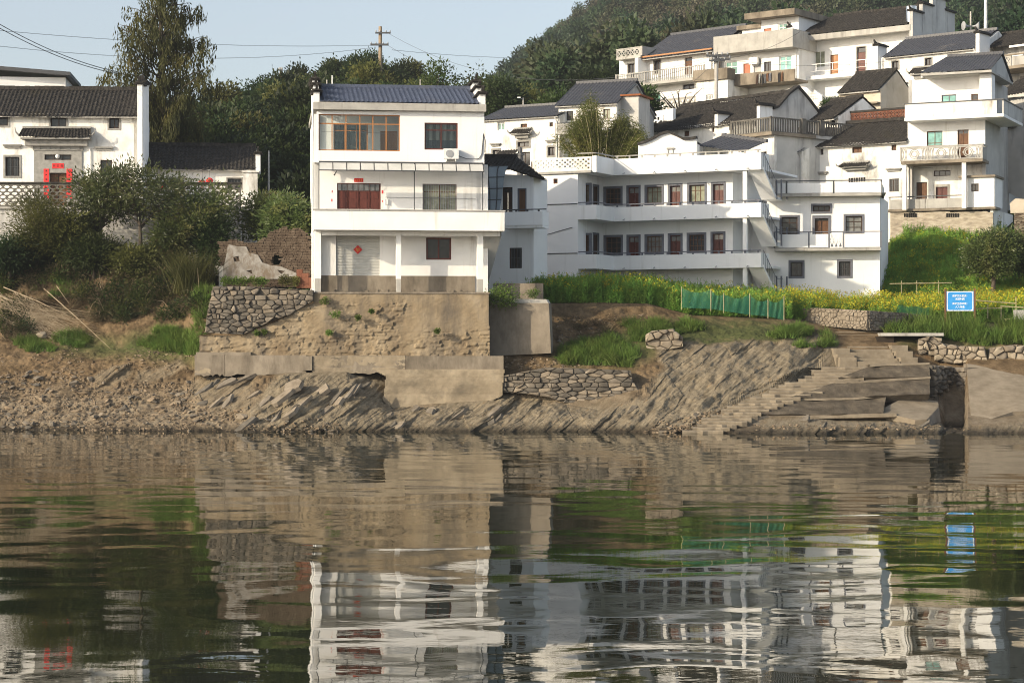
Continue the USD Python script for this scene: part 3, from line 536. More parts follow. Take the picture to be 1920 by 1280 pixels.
for a, b in (((-.09, .06), (.09, .06)), ((-.06, .10), (-.06, -.02)), ((.06, .10), (.06, -.02)), ((-.1, -.02), (.1, -.02)), ((0, .03), (0, -.12)), ((-.07, -.07), (.07, -.07))):
    gm.box(c[0] + min(a[0], b[0]) - .008, c[0] + max(a[0], b[0]) + .008, dg + 0.024, dg + 0.029, c[1] + min(a[1], b[1]) - .008, c[1] + max(a[1], b[1]) + .008)
h.put('paper_letter', gm, 'gold_paper')
a = h.rect(602, 517, 895, 550, dg)
h.put('plinth', MB().box(0.3, W_ - 0.3, dg - 0.05, dg - 0.003, 0.05, a[3]), 'concrete')
rub = MB(); rg = random.Random(4)
for k in range(46):     # broken render at the foot of the wall
    x = 0.4 + (W_ - 0.8) * k / 46; hh = rg.uniform(0.05, 0.2)
    rub.box(x, x + (W_ - 0.8) / 46 * 0.98, dg - 0.05 - rg.uniform(0.02, 0.09), dg - 0.052, 0.04, hh)
h.put('broken_render', rub, 'concrete', kind='stuff')
h.box('floor_slab', 'concrete', -0.1, W_ + 0.35, -0.25, D_, -0.22, 0.0)
for x0, x1 in ((590, 602), (743, 752), (895, 906)):
    q_ = h.rect(x0, 436, x1, 550)
    m = MB().box(max(0.0, q_[0]), q_[1], 0.02, 0.34, 0.72, z1 - 0.02); p_ = h.put('pillar', m, 'white_paint')
    h.put('pillar_foot', MB().box(max(0.0, q_[0]) + 0.004, q_[1] - 0.004, 0.024, 0.336, 0.0, 0.72).mesh(), 'concrete_grey', p_)
h.put('beam', MB().box(0.0, W_ + 0.9, 0.05, 0.36, z1 - 0.30, z1 - 0.02).box(0, .25, 0.36, dg, z1 - .28, z1 - .02).box(W_ - .25, W_, 0.36, dg, z1 - .28, z1 - .02), 'white_paint')
# first balcony
rb = h.rect(588, 397, 946, 428, -0.75)
h.put('balcony_parapet', MB().box(rb[0] + 0.02, rb[1], -0.75, -0.63, z1 - 0.06, zb2).box(rb[0] + 0.02, rb[0] + 0.14, -0.63, REC, z1 - 0.06, zb2).box(rb[1] - 0.12, rb[1], -0.63, 2.6, z1 - 0.06, zb2), 'white_paint')
h.put('balcony_coping', MB().box(rb[0] - 0.02, rb[1] + 0.04, -0.8, -0.59, zb2 + 0.003, zb2 + 0.07), 'concrete_grey')
h.put('balcony_slab', MB().box(rb[0] + 0.02, rb[1], -0.625, D_, z1 - 0.02, z1 + 0.12), 'white_paint')
# first floor wall
d2 = REC
h.facade('wall', [(588, 425), (588, 303), (915, 309), (915, 425)], [
    (632, 343.5, 714, 411, dict(frame='red_wood', panel='red_wood', pane='dark_pane', cols=4, hrow=[0.78], fw=0.07, inset=0.05, bars=0, name='door')),
    (792.5, 345, 856.5, 397, dict(frame='brown_wood', pane='curtain_pane', cols=4, rows=1, hrow=[0.72], bars=14, bar_mat='steel_grey', fw=0.06, inset=0.16))], d=d2)
r = h.rect(632, 343.5, 714, 358, d2); m = MB()
for k in range(34):
    x = r[0] + 0.06 + (r[1] - r[0] - 0.12) * k / 34; m.box(x, x + 0.02, d2 + 0.02, d2 + 0.035, r[2] + 0.02, r[3] - 0.05)
h.put('transom_bars', m, 'steel_grey')
r = h.rect(664, 334.5, 681, 341.5, d2); h.put('door_plaque', MB().box(r[0], r[1], d2 - 0.02, d2 - 0.003, r[2], r[3]), 'red_paper')
gm = MB()
for k in range(4):
    x = r[0] + 0.04 + (r[1] - r[0] - 0.08) * (k + 0.5) / 4; zc = (r[2] + r[3]) / 2
    gm.box(x - .025, x + .025, d2 - .026, d2 - .021, zc + .03, zc + .04).box(x - .006, x + .006, d2 - .026, d2 - .021, zc - .05, zc + .029).box(x - .03, x + .03, d2 - .026, d2 - .021, zc - .06, zc - .051)
h.put('plaque_letters', gm, 'gold_paper')
r = h.rect(722, 374, 740, 384, d2); h.put('meter_box', MB().box(r[0], r[0] + .16, d2 - 0.09, d2 - 0.003, r[2], r[3]), 'white_metal')
r = h.rect(717, 344, 726, 357, d2); h.put('torn_paper', MB().poly(Polygon([(r[0], r[3]), (r[1], r[3] - .05), (r[1] - .04, r[2] + .1), (r[0] + .05, r[2]), (r[0], r[2] + .06)]), d2 - .012, d2 - .004), 'white_metal')
h.put('couplet_scraps', MB().box(*h.rect(715.5, 357, 718.5, 363, d2)[:2], d2 - .01, d2 - .003, *h.rect(715.5, 357, 718.5, 363, d2)[2:]).box(*h.rect(716, 376, 718, 379, d2)[:2], d2 - .01, d2 - .003, *h.rect(716, 376, 718, 379, d2)[2:]).box(*h.rect(621, 373, 623, 378, d2)[:2], d2 - .01, d2 - .003, *h.rect(621, 373, 623, 378, d2)[2:]).box(*h.rect(622, 357, 623.5, 361, d2)[:2], d2 - .01, d2 - .003, *h.rect(622, 357, 623.5, 361, d2)[2:]), 'red_paper')
a_, b_ = h.uz(722, 370, d2 - .1), h.uz(892, 373, d2 - .1); h.put('clothes_line', MB().tube((a_[0], d2 - .1, a_[1]), (b_[0], d2 - .1, b_[1]), 0.011, 5), 'steel_dark')
a_ = h.uz(630, 318, d2 - .1); h.put('wall_lamp', MB().path([(a_[0], d2 - .02, a_[1]), (a_[0] + .02, d2 - .22, a_[1] - .1), (a_[0] - .06, d2 - .26, a_[1] - .25), (a_[0] - .1, d2 - .22, a_[1] - .3)], [.02, .02, .03, .045]), 'steel_dark')
# side end walls of the recess, and body
bw = MB().box(0, 0.22, REC, D_, 0, z3).box(W_ - 0.22, W_, REC + .0, D_, 0, z3).box(0.22, W_ - 0.22, D_ - 0.2, D_, 0, z3)
h.put('side_wall', bw, 'white_paint')
h.put('side_wall', MB().box(0, 0.22, dg - 0.3, REC - 0.003, 0, z1 - 0.05), 'white_paint')
h.put('floor_slab', MB().box(0.22, W_ - 0.22, REC, D_ - 0.2, z2 - 0.2, z2 - 0.05), 'white_paint')
# second floor: flush front with glazed balcony
zf0 = h.uz(740, 304)[1]
h.facade('front_wall', [(594, 305), (594, 209), (908, 209), (908, 307)], [
    (597.5, 215, 750, 283, dict(void=True)), (796, 230.5, 858.5, 281, dict(void=True))], d=-0.02, t=0.24, mat='white_clean')
h.put('floor_slab', MB().box(0.0, W_, 0.222, REC + 0.3, zf0 - 0.02, zf0 + 0.12), 'white_paint')
r = h.rect(597.5, 215, 750, 283, -0.02); wg = MB(); cols = [0, .165, .335, .505, .665, .83, 1.0]; fw = 0.055; a, b = 0.06, 0.12
for k, cfrac in enumerate(cols):
    x = r[0] + (r[1] - r[0]) * cfrac; wg.box(x - fw / 2 + (fw / 2 if k == 0 else 0) - (fw / 2 if k == 6 else 0), x + fw / 2 + (fw / 2 if k == 0 else 0) - (fw / 2 if k == 6 else 0), a, b, r[2], r[3])
zm = r[3] - (r[3] - r[2]) * 0.27
for za in (r[2], zm, r[3] - fw):
    for k in range(6):
        x0, x1 = r[0] + (r[1] - r[0]) * cols[k] + fw * (1 if k == 0 else .5), r[0] + (r[1] - r[0]) * cols[k + 1] - fw * (1 if k == 5 else .5); wg.box(x0, x1, a + .004, b - .004, za, za + fw)
gl = h.put('window', wg, 'orange_wood', label='large glazed balcony front')
for k in range(6):
    x0, x1 = r[0] + (r[1] - r[0]) * cols[k] + .02, r[0] + (r[1] - r[0]) * cols[k + 1] - .02
    h.put('pane', MB().box(x0, x1, a + .02, a + .026, r[2] + .02, r[3] - .02).mesh(), 'clear_pane', gl)
h.facade('inner_wall', [(596, 304), (596, 210), (770, 210), (770, 304)], [(625, 232, 690, 284, dict(frame='orange_wood', pane='clear_pane', cols=3, rows=1, hrow=[.75], inset=.06, fw=.07, name='window')), (713, 246, 745, 303, dict(frame='orange_wood', panel='orange_wood', cols=1, fw=.1, inset=.04, name='door'))], d=1.45, t=0.15, mat='white_clean')
m = MB().box(h.uz(768, 250, 1.5)[0], h.uz(768, 250, 1.5)[0] + .15, .24, 1.44, zf0 + .1, z3 - .05); h.put('partition', m, 'white_clean')
def curtain(h, r, d, mat, parent=None, n=60, amp=0.05, gap=None):
    u = np.linspace(r[0], r[1], n * 4); o = amp * np.sin(u * 2 * np.pi / 0.19 + np.sin(u * 3.1) * 2)
    V = np.stack([np.stack([u, d + o, np.full_like(u, z)], -1) for z in np.linspace(r[2], r[3], 4)])
    return h.put('curtain', grid_mesh(V), mat, parent, smooth=True)
n = {'g': ('texture_coordinate', {}), 's': ('separate_xyz', {}), 'w': ('wave_texture', {'bands_direction': 'x', 'scale': 0.85, 'distortion': 0.4, 'profile': 'tri'}), 'r': ('rgb_ramp', {'ramp': [(0.3, (0.17, 0.17, 0.14)), (0.5, (0.30, 0.29, 0.25)), (0.62, (0.58, 0.55, 0.48)), (0.85, (0.66, 0.63, 0.56))]}),
     'lo': ('math', {'math_type': 'greater_than', 'value2': 7.55}), 'hi': ('math', {'math_type': 'less_than', 'value2': 8.05}), 'b': ('math', {'math_type': 'multiply'}), 'x': ('mix', {'color2': (0.07, 0.09, 0.12)}), 'k': ('math', {'math_type': 'multiply', 'value2': 0.8}), 'p': ('principled_bsdf', {'roughness': 0.9, 'specular_ior_level': 0.1})}
M['curtain'] = usdkit.material(stage, '/World/Looks/curtain', n, [('g.object', 'w.vector'), ('g.object', 's.vector'), ('w.fac', 'r.fac'), ('s.z', 'lo.value1'), ('s.z', 'hi.value1'), ('lo.value', 'b.value1'), ('hi.value', 'b.value2'), ('b.value', 'k.value1'), ('k.value', 'x.fac'), ('r.color', 'x.color1'), ('x.color', 'p.base_color')], surface='p.BSDF')
rr = h.rect(625, 232, 690, 284, 1.45); curtain(h, (rr[0] + .05, rr[0] + (rr[1] - rr[0]) * .5, rr[2], rr[3]), 1.7, 'curtain'); curtain(h, (rr[0] + (rr[1] - rr[0]) * .72, rr[1] - .02, rr[2], rr[3]), 1.7, 'curtain')
r = h.rect(796, 230.5, 858.5, 281, -0.02)
w3 = h.window(r, -0.02, frame='red_wood', pane='clear_pane', cols=2, rows=1, hrow=[.73], fw=.075, inset=.06, label='curtained window'); curtain(h, (r[0] + .02, r[0] + (r[1] - r[0]) * .47, r[2], r[3]), .36, 'curtain', w3); curtain(h, (r[0] + (r[1] - r[0]) * .52, r[1] - .02, r[2], r[3]), .36, 'curtain', w3)
h.put('inner_wall', MB().box(h.uz(768, 250, 1.5)[0] + .16, W_ - .23, 1.1, 1.2, zf0 + .1, z3 - .05), 'grey_plaster')
m = MB(); r5 = h.rect(596, 228, 626, 228, .4); m.tube((r5[0] + .2, .5, zm - .35), (r5[0] + 3.6, .5, zm - .4), .012, 5); h.put('clothes_rail', m, 'steel_grey')
# eave band, canopy, roof
ze = h.uz(740, 209)[1]
h.put('eave_beam', MB().box(-0.08, W_ + 0.12, -0.32, 0.0, ze + .02, ze + .40).box(-.08, W_ + .12, 0, D_ + .1, ze + .10, ze + .40), 'concrete_grey')
rc = h.rect(597, 303, 908, 322, -0.4); cm = MB()
zc1, zc0 = z2 - .02, z2 - .52; x0, x1 = h.uz(598, 310, -.45)[0], h.uz(906, 310, -.45)[0]
cm.box(x0, x1, -.50, -.42, zc1 - .05, zc1 + .02).box(x0, x1, -.78, -.72, zc0, zc0 + .05)
for k in range(13):
    x = x0 + (x1 - x0) * k / 12; cm.add([(x - .02, -.46, zc1 - .05), (x + .02, -.46, zc1 - .05), (x + .02, -.76, zc0 + .05), (x - .02, -.76, zc0 + .05), (x - .02, -.42, zc1 - .08), (x + .02, -.42, zc1 - .08), (x + .02, -.72, zc0 + .01), (x - .02, -.72, zc0 + .01)], [(0, 1, 2, 3), (4, 7, 6, 5), (0, 3, 7, 4), (1, 5, 6, 2)])
for px in (598, 777, 905):
    x = h.uz(px, 360, -.5)[0]; cm.box(x - .025, x + .025, -.5, -.45, zb2 + .07, zc1 - .06)
cp = h.put('canopy_frame', cm, 'steel_dark')
for k in range(12):
    xa, xb = x0 + (x1 - x0) * k / 12 + .03, x0 + (x1 - x0) * (k + 1) / 12 - .03
    h.put('canopy_panel', MB().add([(xa, -.47, zc1 - .06), (xb, -.47, zc1 - .06), (xb, -.75, zc0 + .06), (xa, -.75, zc0 + .06), (xa, -.46, zc1 - .065), (xb, -.46, zc1 - .065), (xb, -.74, zc0 + .055), (xa, -.74, zc0 + .055)], [(0, 1, 2, 3), (4, 7, 6, 5), (0, 3, 7, 4), (1, 5, 6, 2), (0, 4, 5, 1), (3, 2, 6, 7)]).mesh(), 'shutter_metal', cp)
zr = ze + 1.75; dR = 4.2
h.slope((0.25, -.34, ze + .42), (W_ - .25, -.34, ze + .42), (0.25, dR, zr), (W_ - .25, dR, zr), 'blue_tile', 11, pitch=.25, course=.30)
h.slope((0.25, 8.2, ze + .42), (W_ - .25, 8.7, ze + .42), (0.25, dR, zr), (W_ - .25, dR, zr), 'blue_tile', 12, ridge=False, pitch=.6, course=.6)
for (ua, ub) in ((-.05, .24), (W_ - .24, W_ + .08)):
    h.horsehead(ua, ub, [(-.3, 1.2, ze + .92), (1.23, 2.9, ze + 1.45), (2.93, 5.6, ze + 1.95)], z0=ze + .402)
r = h.rect(832, 285, 856, 299, -.3); ac = h.put('air_conditioner', MB().box(r[0], r[0] + .78, -.42, -.08, r[2] + .02, r[2] + .56).box(r[0] + .12, r[0] + .16, -.40, -.025, r[2] - .1, r[2] + .015).box(r[0] + .6, r[0] + .64, -.40, -.025, r[2] - .1, r[2] + .015), 'white_metal')
t = trimesh.creation.cylinder(.2, .02, sections=20); t.apply_transform(trimesh.transformations.rotation_matrix(np.pi / 2, (1, 0, 0))); t.apply_translation((r[0] + .3, -.43, r[2] + .29)); h.put('fan_grille', (t.vertices, t.faces), 'steel_grey', ac)
xa = r[0] + .78; h.put('pipe', MB().path([(xa, -.2, r[2] + .2), (xa + .45, -.12, r[2] + .05), (xa + 1.1, -.06, r[2] + .08), (xa + 1.25, -.05, r[2] + .3), (xa + 1.35, -.05, r[2] + 1.4), (xa + 1.45, -.05, r[2] + 1.0), (xa + 1.42, -.05, r[2] + .4)], .022), 'steel_dark')
h.put('drain_pipe', MB().path([(-.08, .5, ze + .3), (-.1, .5, z2), (-.1, .5, .2)], .055, 8), 'white_metal')
# stair flight rising along the right flank
m = MB(); zs = z1 - .05
m.add([(W_ + .02, 0.3, zs), (W_ + 1.0, .3, zs), (W_ + .98, 1.5, zs), (W_ + .02, 1.5, zs), (W_ + .02, 4.6, .2), (W_ + .6, 4.6, .2), (W_ + .6, 4.6, .0), (W_ + .02, 4.6, 0), (W_ + .02, .3, zs - .2), (W_ + 1., .3, zs - .2)], [(0, 1, 2, 3), (3, 2, 5, 4), (4, 5, 6, 7), (7, 6, 9, 8), (8, 9, 1, 0)])
h.put('outer_stair', m, 'grey_plaster')
# ---------------------------------------------------------------- masonry
noisy('stone_a', [(0.3, (0.105, 0.088, 0.068)), (0.55, (0.17, 0.147, 0.118)), (0.75, (0.24, 0.212, 0.172))], scale=2.2, detail=7, roughness=0.92, spec=0.15, bump=0.5, bump_scale=11, bdist=0.03)
noisy('stone_b', [(0.3, (0.155, 0.127, 0.093)), (0.55, (0.235, 0.197, 0.15)), (0.75, (0.31, 0.267, 0.21))], scale=2.2, detail=7, roughness=0.92, spec=0.15, bump=0.5, bump_scale=11, bdist=0.03)
noisy('stone_c', [(0.3, (0.075, 0.066, 0.054)), (0.55, (0.12, 0.107, 0.088)), (0.75, (0.17, 0.152, 0.125))], scale=2.2, detail=7, roughness=0.92, spec=0.15, bump=0.5, bump_scale=11, bdist=0.03)
noisy('stone_pale', [(0.3, (0.22, 0.185, 0.135)), (0.6, (0.34, 0.29, 0.22))], scale=2.0, detail=7, roughness=0.92, spec=0.15, bump=0.5, bump_scale=10, bdist=0.03)
plain('joint_dark', (0.035, 0.028, 0.022), 0.95, 0.05)
def stone_mesh(poly, d, proud, rng, bev=0.3):
    """One stone of a wall: its outline in (u, z), a rounded, tilted front standing proud of depth d."""
    g = poly.buffer(-0.006).simplify(0.01)
    if g.is_empty or g.area < 0.0015 or g.geom_type != 'Polygon': return None
    c = np.array(g.exterior.coords)[:-1]
    if len(c) > 9: c = c[np.linspace(0, len(c) - 1, 9).astype(int)]
    if len(c) < 4: return None
    m = c.mean(0); k = len(c); tilt = rng.uniform(-0.24, 0.24, 2); R = []
    for sc, dep in ((1.0, 0.10), (1.0, -proud * 0.45), (1 - bev * 0.5, -proud * 0.9), (1 - bev * 1.6, -proud)):
        p = m + (c - m) * sc; off = (p - m) @ tilt if dep < 0 else 0
        R.append(np.stack([p[:, 0], d + dep + off + rng.normal(0, proud * 0.07, k) * (dep < 0), p[:, 1]], 1))
    v = np.vstack(R + [np.array([[m[0], d - proud * 1.02, m[1]]])]); i = np.arange(k); j = (i + 1) % k; f = []
    for a in range(3): f += [np.stack([a * k + i, a * k + j, (a + 1) * k + j], 1), np.stack([a * k + i, (a + 1) * k + j, (a + 1) * k + i], 1)]
    f.append(np.stack([3 * k + i, 3 * k + j, np.full(k, 4 * k)], 1))
    return v, np.vstack(f)
def stones(h, outline, cw, ch, d, proud, seed, mats, limit=300, parent=None, name='stone', px=True, jit=0.36, backing='stone_c', back_t=0.4, minpart=0.0, ragged=0.0, bev=0.3):
    from scipy.spatial import Voronoi
    rng = np.random.default_rng(seed); pts = [h.uz(*p, d) for p in outline] if px else outline; shape = Polygon(pts).buffer(0)
    x0, z0, x1, z1 = shape.bounds; P_ = []
    z = z0 - 2 * ch; row = 0
    while z < z1 + 2 * ch:
        rh = ch * math.exp(rng.normal(0, 0.3)); x = x0 - 3 * cw + rng.uniform(0, cw)
        while x < x1 + 3 * cw:
            wv = cw * math.exp(rng.normal(0, 0.62)); P_.append((x + wv / 2, z + rh / 2 + rng.normal(0, rh * jit * 0.5))); x += wv
        z += rh
    P_ = np.array(P_); S = np.array([ch / cw * 1.15, 1.0]); vor = Voronoi(P_ * S); got = []
    for k, reg in enumerate(vor.point_region):
        rg_ = vor.regions[reg]
        if not rg_ or -1 in rg_: continue
        g = Polygon(vor.vertices[rg_] / S)
        if not shape.intersects(g): continue
        if ragged and not shape.contains(g.centroid): continue
        if not ragged: g = g.intersection(shape)
        if g.geom_type == 'Polygon' and g.area > 0.002: got.append(g)
    got.sort(key=lambda g: -g.area); rest = MB(); n = 0
    if backing: h.put('wall_core', MB().poly(shape.buffer(-0.03), d + 0.02, d + back_t), backing, parent)
    for g in got:
        m = stone_mesh(g, d, proud * rng.uniform(0.45, 1.5), rng, bev)
        if m is None: continue
        if n < limit and g.area > minpart: h.put(name, m, mats[int(rng.integers(len(mats)))], parent, smooth=50); n += 1
        else: rest.add(*m)
    if rest.v: h.put('small_stones', rest, mats[0], parent, smooth=50, kind='stuff')
def rough_face(h, outline, d, mat, name, disp, seed=0, res=0.06, thick=0.3, px=True, parent=None, label=None):
    """A wall face with real relief, cut to its outline."""
    pts = np.array([h.uz(*p, d) for p in outline] if px else outline); g = Polygon(pts).buffer(0); x0, z0, x1, z1 = g.bounds
    U, Zg = np.meshgrid(np.linspace(x0, x1, int((x1 - x0) / res) + 2), np.linspace(z0, z1, int((z1 - z0) / res) + 2)); import shapely
    inside = shapely.contains_xy(g.buffer(res * 0.6), U.ravel(), Zg.ravel()).reshape(U.shape)
    V = np.stack([U, d - disp(U, Zg), Zg], -1); v, f = grid_mesh(V); ok = inside.ravel()[f].all(1)
    h.put(name, (v, f[ok]), mat, parent, smooth=60, label=label)
    h.put('wall_core', MB().poly(g.buffer(-res), d + 0.05, d + thick), mat, parent)

# ---------------------------------------------------------------- river wall under the house
noisy('render_tan', [(0.3, (0.176, 0.132, 0.084)), (0.5, (0.260, 0.204, 0.132)), (0.7, (0.312, 0.256, 0.180))], scale=0.7, detail=10, rough=0.62, roughness=0.93, spec=0.12, bump=0.5, bump_scale=10, bdist=0.03,
      stain=(0.125, 0.105, 0.082), stain_scale=0.6, stain_lo=0.47, stain_hi=0.70, stain_stretch=(1.6, 1.6, 0.4))
noisy('footing_tan', [(0.3, (0.19, 0.155, 0.108)), (0.55, (0.29, 0.24, 0.17)), (0.75, (0.36, 0.305, 0.22))], scale=0.8, detail=10, rough=0.62, roughness=0.93, spec=0.12, bump=0.5, bump_scale=9, bdist=0.03, stain=(0.13, 0.11, 0.082), stain_scale=0.7, stain_lo=0.47, stain_hi=0.68, stain_stretch=(0.7, 0.7, 1.1))
h = House('river_wall', 'high tan river wall of cracked render and concrete below the three-storey house', 'retaining wall', (365, 103.2), (917, 103.75), ZZ(664, 103.4))
zw_top = h.uz(700, 550)[1]
def crack(U, Z):
    p = np.stack([U, Z * 1.5, 0 * U], -1); b = meshkit.fbm(p * 0.9, 3, 2); ero = np.clip((b - 0.30 + 0.25 * np.clip((h.uz(700, 618)[1] - Z) / 0.6, 0, 1) - 0.5 * np.clip((U - 10.8) / 1.2, 0, 1) * (Z > 1.3) - 0.35 * np.clip((Z - 2.55) / 0.3, 0, 1)) * 4, 0, 1)
    wz = Z + .10 * (meshkit.fbm(p * 1.3, 3, 8) - .5) + .05 * np.sin(U * .7); row_ = np.floor(wz / .19); fz = wz / .19 - row_; uu = U + .35 * (meshkit.fbm(p * 1.9, 2, 18) - .5); L_ = .42 + .3 * hsh(row_, 4); col_ = np.floor(uu / L_ + hsh(row_, 2) * 5); fu = uu / L_ + hsh(row_, 2) * 5 - col_
    lay = hsh(row_ * 7.3 + col_ * 3.1, 6); fine = meshkit.fbm(p * 6, 3, 12) - .5; edge = np.minimum(np.minimum(fz, 1 - fz) * .19, np.minimum(fu, 1 - fu) * L_); line = np.clip(1 - edge / .03, 0, 1) * (meshkit.fbm(p * 1.1, 2, 40) > .47)
    return .035 * fine + ero * (.11 * (lay - .45) + .05 * fine - .06 * line) + .03 * (meshkit.fbm(p * .6, 2, 77) - .5)
rough_face(h, [(374, 667), (374, 628), (455, 628), (520, 602), (588, 566), (588, 550), (916, 551), (918, 667)], 0.0, 'render_tan', 'wall_face', crack, res=0.045, thick=1.2)
h.put('coping', MB().box(h.uz(592, 550)[0], h.w + .02, -.06, 1.2, zw_top - .02, zw_top + .07), 'concrete')
stones(h, [(399, 536), (470, 537), (530, 541), (588, 543), (588, 564), (545, 590), (500, 606), (455, 628), (384, 624), (388, 590)], 0.35, 0.19, -0.06, 0.15, 3, ['stone_a', 'stone_b', 'stone_c', 'stone_a'], back_t=0.9)
worn = lambda U, Z_: .07 * (meshkit.fbm(np.stack([U * .9, Z_ * 2.2, 0 * U], -1), 4, 6) - .5) + .03 * (meshkit.fbm(np.stack([U, Z_, 0 * U], -1) * 6, 3, 9) - .5) - .025 * np.clip(1 - np.abs((Z_ / .42) % 1 - .5) * 14, 0, 1)
zl1, zl0 = h.uz(600, 665)[1], h.uz(600, 694)[1]; rgl = np.random.default_rng(6)
for i_, (x0, x1) in enumerate(((365, 421), (421.6, 574), (585, 760), (760.6, 944))):
    u0, u1 = h.uz(x0, 680, -.4)[0], h.uz(x1, 680, -.4)[0]; k = 14; bt = [zl0 - (0.05 + 0.16 * rgl.random()) - 0.12 * (x0 < 500) for _ in range(k)]
    us = np.linspace(u0, u1, k); sh_ = (.0, .02, -.03, .01)[i_]; rough_face(h, [(u0, zl1 - .03 * i_)] + [(u, z) for u, z in zip(us, bt)] + [(u1, zl1 - .03 * i_)], -.40 + sh_, 'footing_tan', 'footing', worn, res=.05, thick=1.0, px=False); h.put('footing_top', MB().box(u0, u1, -.37 + sh_, .3, zl1 - .12, zl1 - .03 * i_ - .01), 'footing_tan')
    us = np.linspace(u0, u1, k); h.put('footing', MB().poly(Polygon([(u0, zl1 - .02 * i_)] + [(u, z) for u, z in zip(us, bt)] + [(u1, zl1 - .02 * i_)]), -0.42, 1.0), 'concrete')
h.put('footing_step', MB().box(h.uz(367, 660, -.3)[0], h.uz(470, 660, -.3)[0], -.22, .3, zl1 - .05, zl1 + .14), 'concrete')
h.box('pilaster_stub', 'concrete', h.uz(567, 680, -.5)[0], h.uz(585, 680, -.5)[0], -.5, .2, zl0, zl1 - .06)
h2 = House('lower_wall', 'pale low concrete wall with a ledge on the rocks above the water', 'retaining wall', (716, 102.3), (946, 102.2), ZZ(762, 102.3))
ra = h2.rect(722, 708, 940, 765); rbt = np.random.default_rng(8)
rough_face(h2, [(724, 699), (800, 702), (860, 704), (944, 703), (941, 742), (900, 762), (838, 782), (784, 786), (752, 775), (718, 752)], 0.0, 'footing_tan', 'wall_face', worn, res=.05, thick=1.4)
rough_face(h2, [(700, 692), (946, 693), (944, 706), (720, 704)], .12, 'footing_tan', 'ledge', worn, res=.05, thick=1.4)
h3 = House('set_back_wall', 'smooth grey concrete wall block standing back beside the river wall', 'retaining wall', (917, 105.4), (1032, 105.0), ZZ(668, 105.7))
h3.put('wall_face', MB().poly(Polygon([h3.uz(900, 568), h3.uz(1029, 568), h3.uz(1033, 662), h3.uz(900, 668)]), 0, 1.3), 'concrete')
h3.put('coping', MB().poly(Polygon([h3.uz(920, 560), h3.uz(1024, 561), h3.uz(1028, 568), h3.uz(920, 567.5)]), 0.06, 1.2), 'concrete_grey')
h4 = House('terrace_kerb', 'low tan concrete wall on the terrace behind the set-back wall', 'low wall', (914, 107.6), (1018, 107.3), ZZ(561, 107.4))
for x0, x1 in ((925, 957), (957.6, 1018)): q_ = h4.rect(x0, 531, x1, 562); h4.box('wall_block', 'concrete', q_[0], q_[1], 0, .3, q_[2] - .1, q_[3])
h5 = House('dry_stone_wall', 'dark dry stone wall with a ragged lower edge on the rocks', 'stone wall', (940, 102.5), (1202, 102.3), ZZ(770, 102.4))
stones(h5, [(944, 704), (985, 696), (1020, 689), (1085, 690), (1183, 694), (1186, 712), (1200, 735), (1200, 748), (1150, 757), (1146, 770), (1112, 771), (1102, 758), (1060, 757), (1030, 745), (985, 738), (940, 735)], 0.42, 0.155, -0.02, 0.14, 21, ['stone_a', 'stone_b', 'stone_c'], limit=300, back_t=1.2)
h6 = House('stone_pile', 'small stack of pale rounded boulders on the grass above the rocks', 'stone pile', (1205, 106.4), (1285, 106.2), ZZ(656, 106.3))
stones(h6, [(1209, 628), (1222, 620), (1262, 616), (1281, 632), (1281, 650), (1255, 655), (1212, 656)], 0.5, 0.3, 0, 0.3, 5, ['stone_pale', 'stone_b'], back_t=.4, bev=.22)
# wall of small cobbles by the field: a lit front and a shaded return
h7 = House('cobble_wall', 'low wall of small grey cobbles at the field edge above the steps', 'stone wall', (1488, 112.6), (1627, 109.9), ZZ(622, 111))
stones(h7, [(1489, 579), (1530, 577), (1590, 580), (1627, 582), (1627, 619), (1560, 613), (1489, 604)], 0.155, 0.125, 0, 0.06, 31, ['stone_b'], limit=300, back_t=.4)
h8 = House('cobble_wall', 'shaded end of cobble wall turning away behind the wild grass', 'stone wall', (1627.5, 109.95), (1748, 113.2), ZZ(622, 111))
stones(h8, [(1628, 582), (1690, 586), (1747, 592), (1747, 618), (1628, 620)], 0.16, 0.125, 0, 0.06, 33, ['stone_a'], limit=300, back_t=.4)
# ---------------------------------------------------------------- steps and slabs at the landing
noisy('step_stone', [(0.3, (0.164, 0.135, 0.098)), (0.6, (0.246, 0.207, 0.153)), (0.8, (0.295, 0.250, 0.189))], scale=1.5, detail=8, roughness=0.92, spec=0.12, bump=0.4, bump_scale=9, bdist=0.03)
noisy('dark_slab', [(0.3, (0.06, 0.05, 0.037)), (0.55, (0.105, 0.087, 0.065)), (0.75, (0.16, 0.135, 0.10))], scale=1.6, detail=9, roughness=0.95, spec=0.1, bump=0.8, bump_scale=8, bdist=0.06)
A_, B_ = P(1640, 686, 105.3), P(1302, 809, 97.4); dirn = (B_ - A_)[:2]; Ls = np.linalg.norm(dirn); dirn /= Ls
st = thing('river_steps', 'long flight of broad worn stone steps slanting down to the water', 'steps'); NS = 22; rs = np.random.default_rng(12)
for k in range(NS):
    f = k / (NS - 1); Yk = 104.7 - 8.1 * f; yk = 688 + 119 * f; zt_ = ZZ(yk, Yk); xl, xr = XX(np.interp(yk, [690, 716, 745, 774, 808], [1540, 1480, 1406, 1346, 1284]), Yk), XX(np.interp(yk, [690, 716, 745, 774, 808], [1652, 1590, 1500, 1428, 1352]), Yk); n_ = 9; us = np.linspace(xl + rs.normal(0, .18), xr + rs.normal(0, .15), n_); fr_ = Yk + rs.normal(0, .035, n_) + np.cumsum(rs.normal(0, .02, n_)); tz = zt_ + rs.normal(0, .012, n_)
    put(st, 'step', grid_mesh(np.array([np.stack([us, fr_ + .75, tz + .01], 1), np.stack([us, fr_, tz], 1), np.stack([us, fr_ - .03, tz - .05], 1), np.stack([us, fr_ + .02, tz - .26], 1)])), 'step_stone')
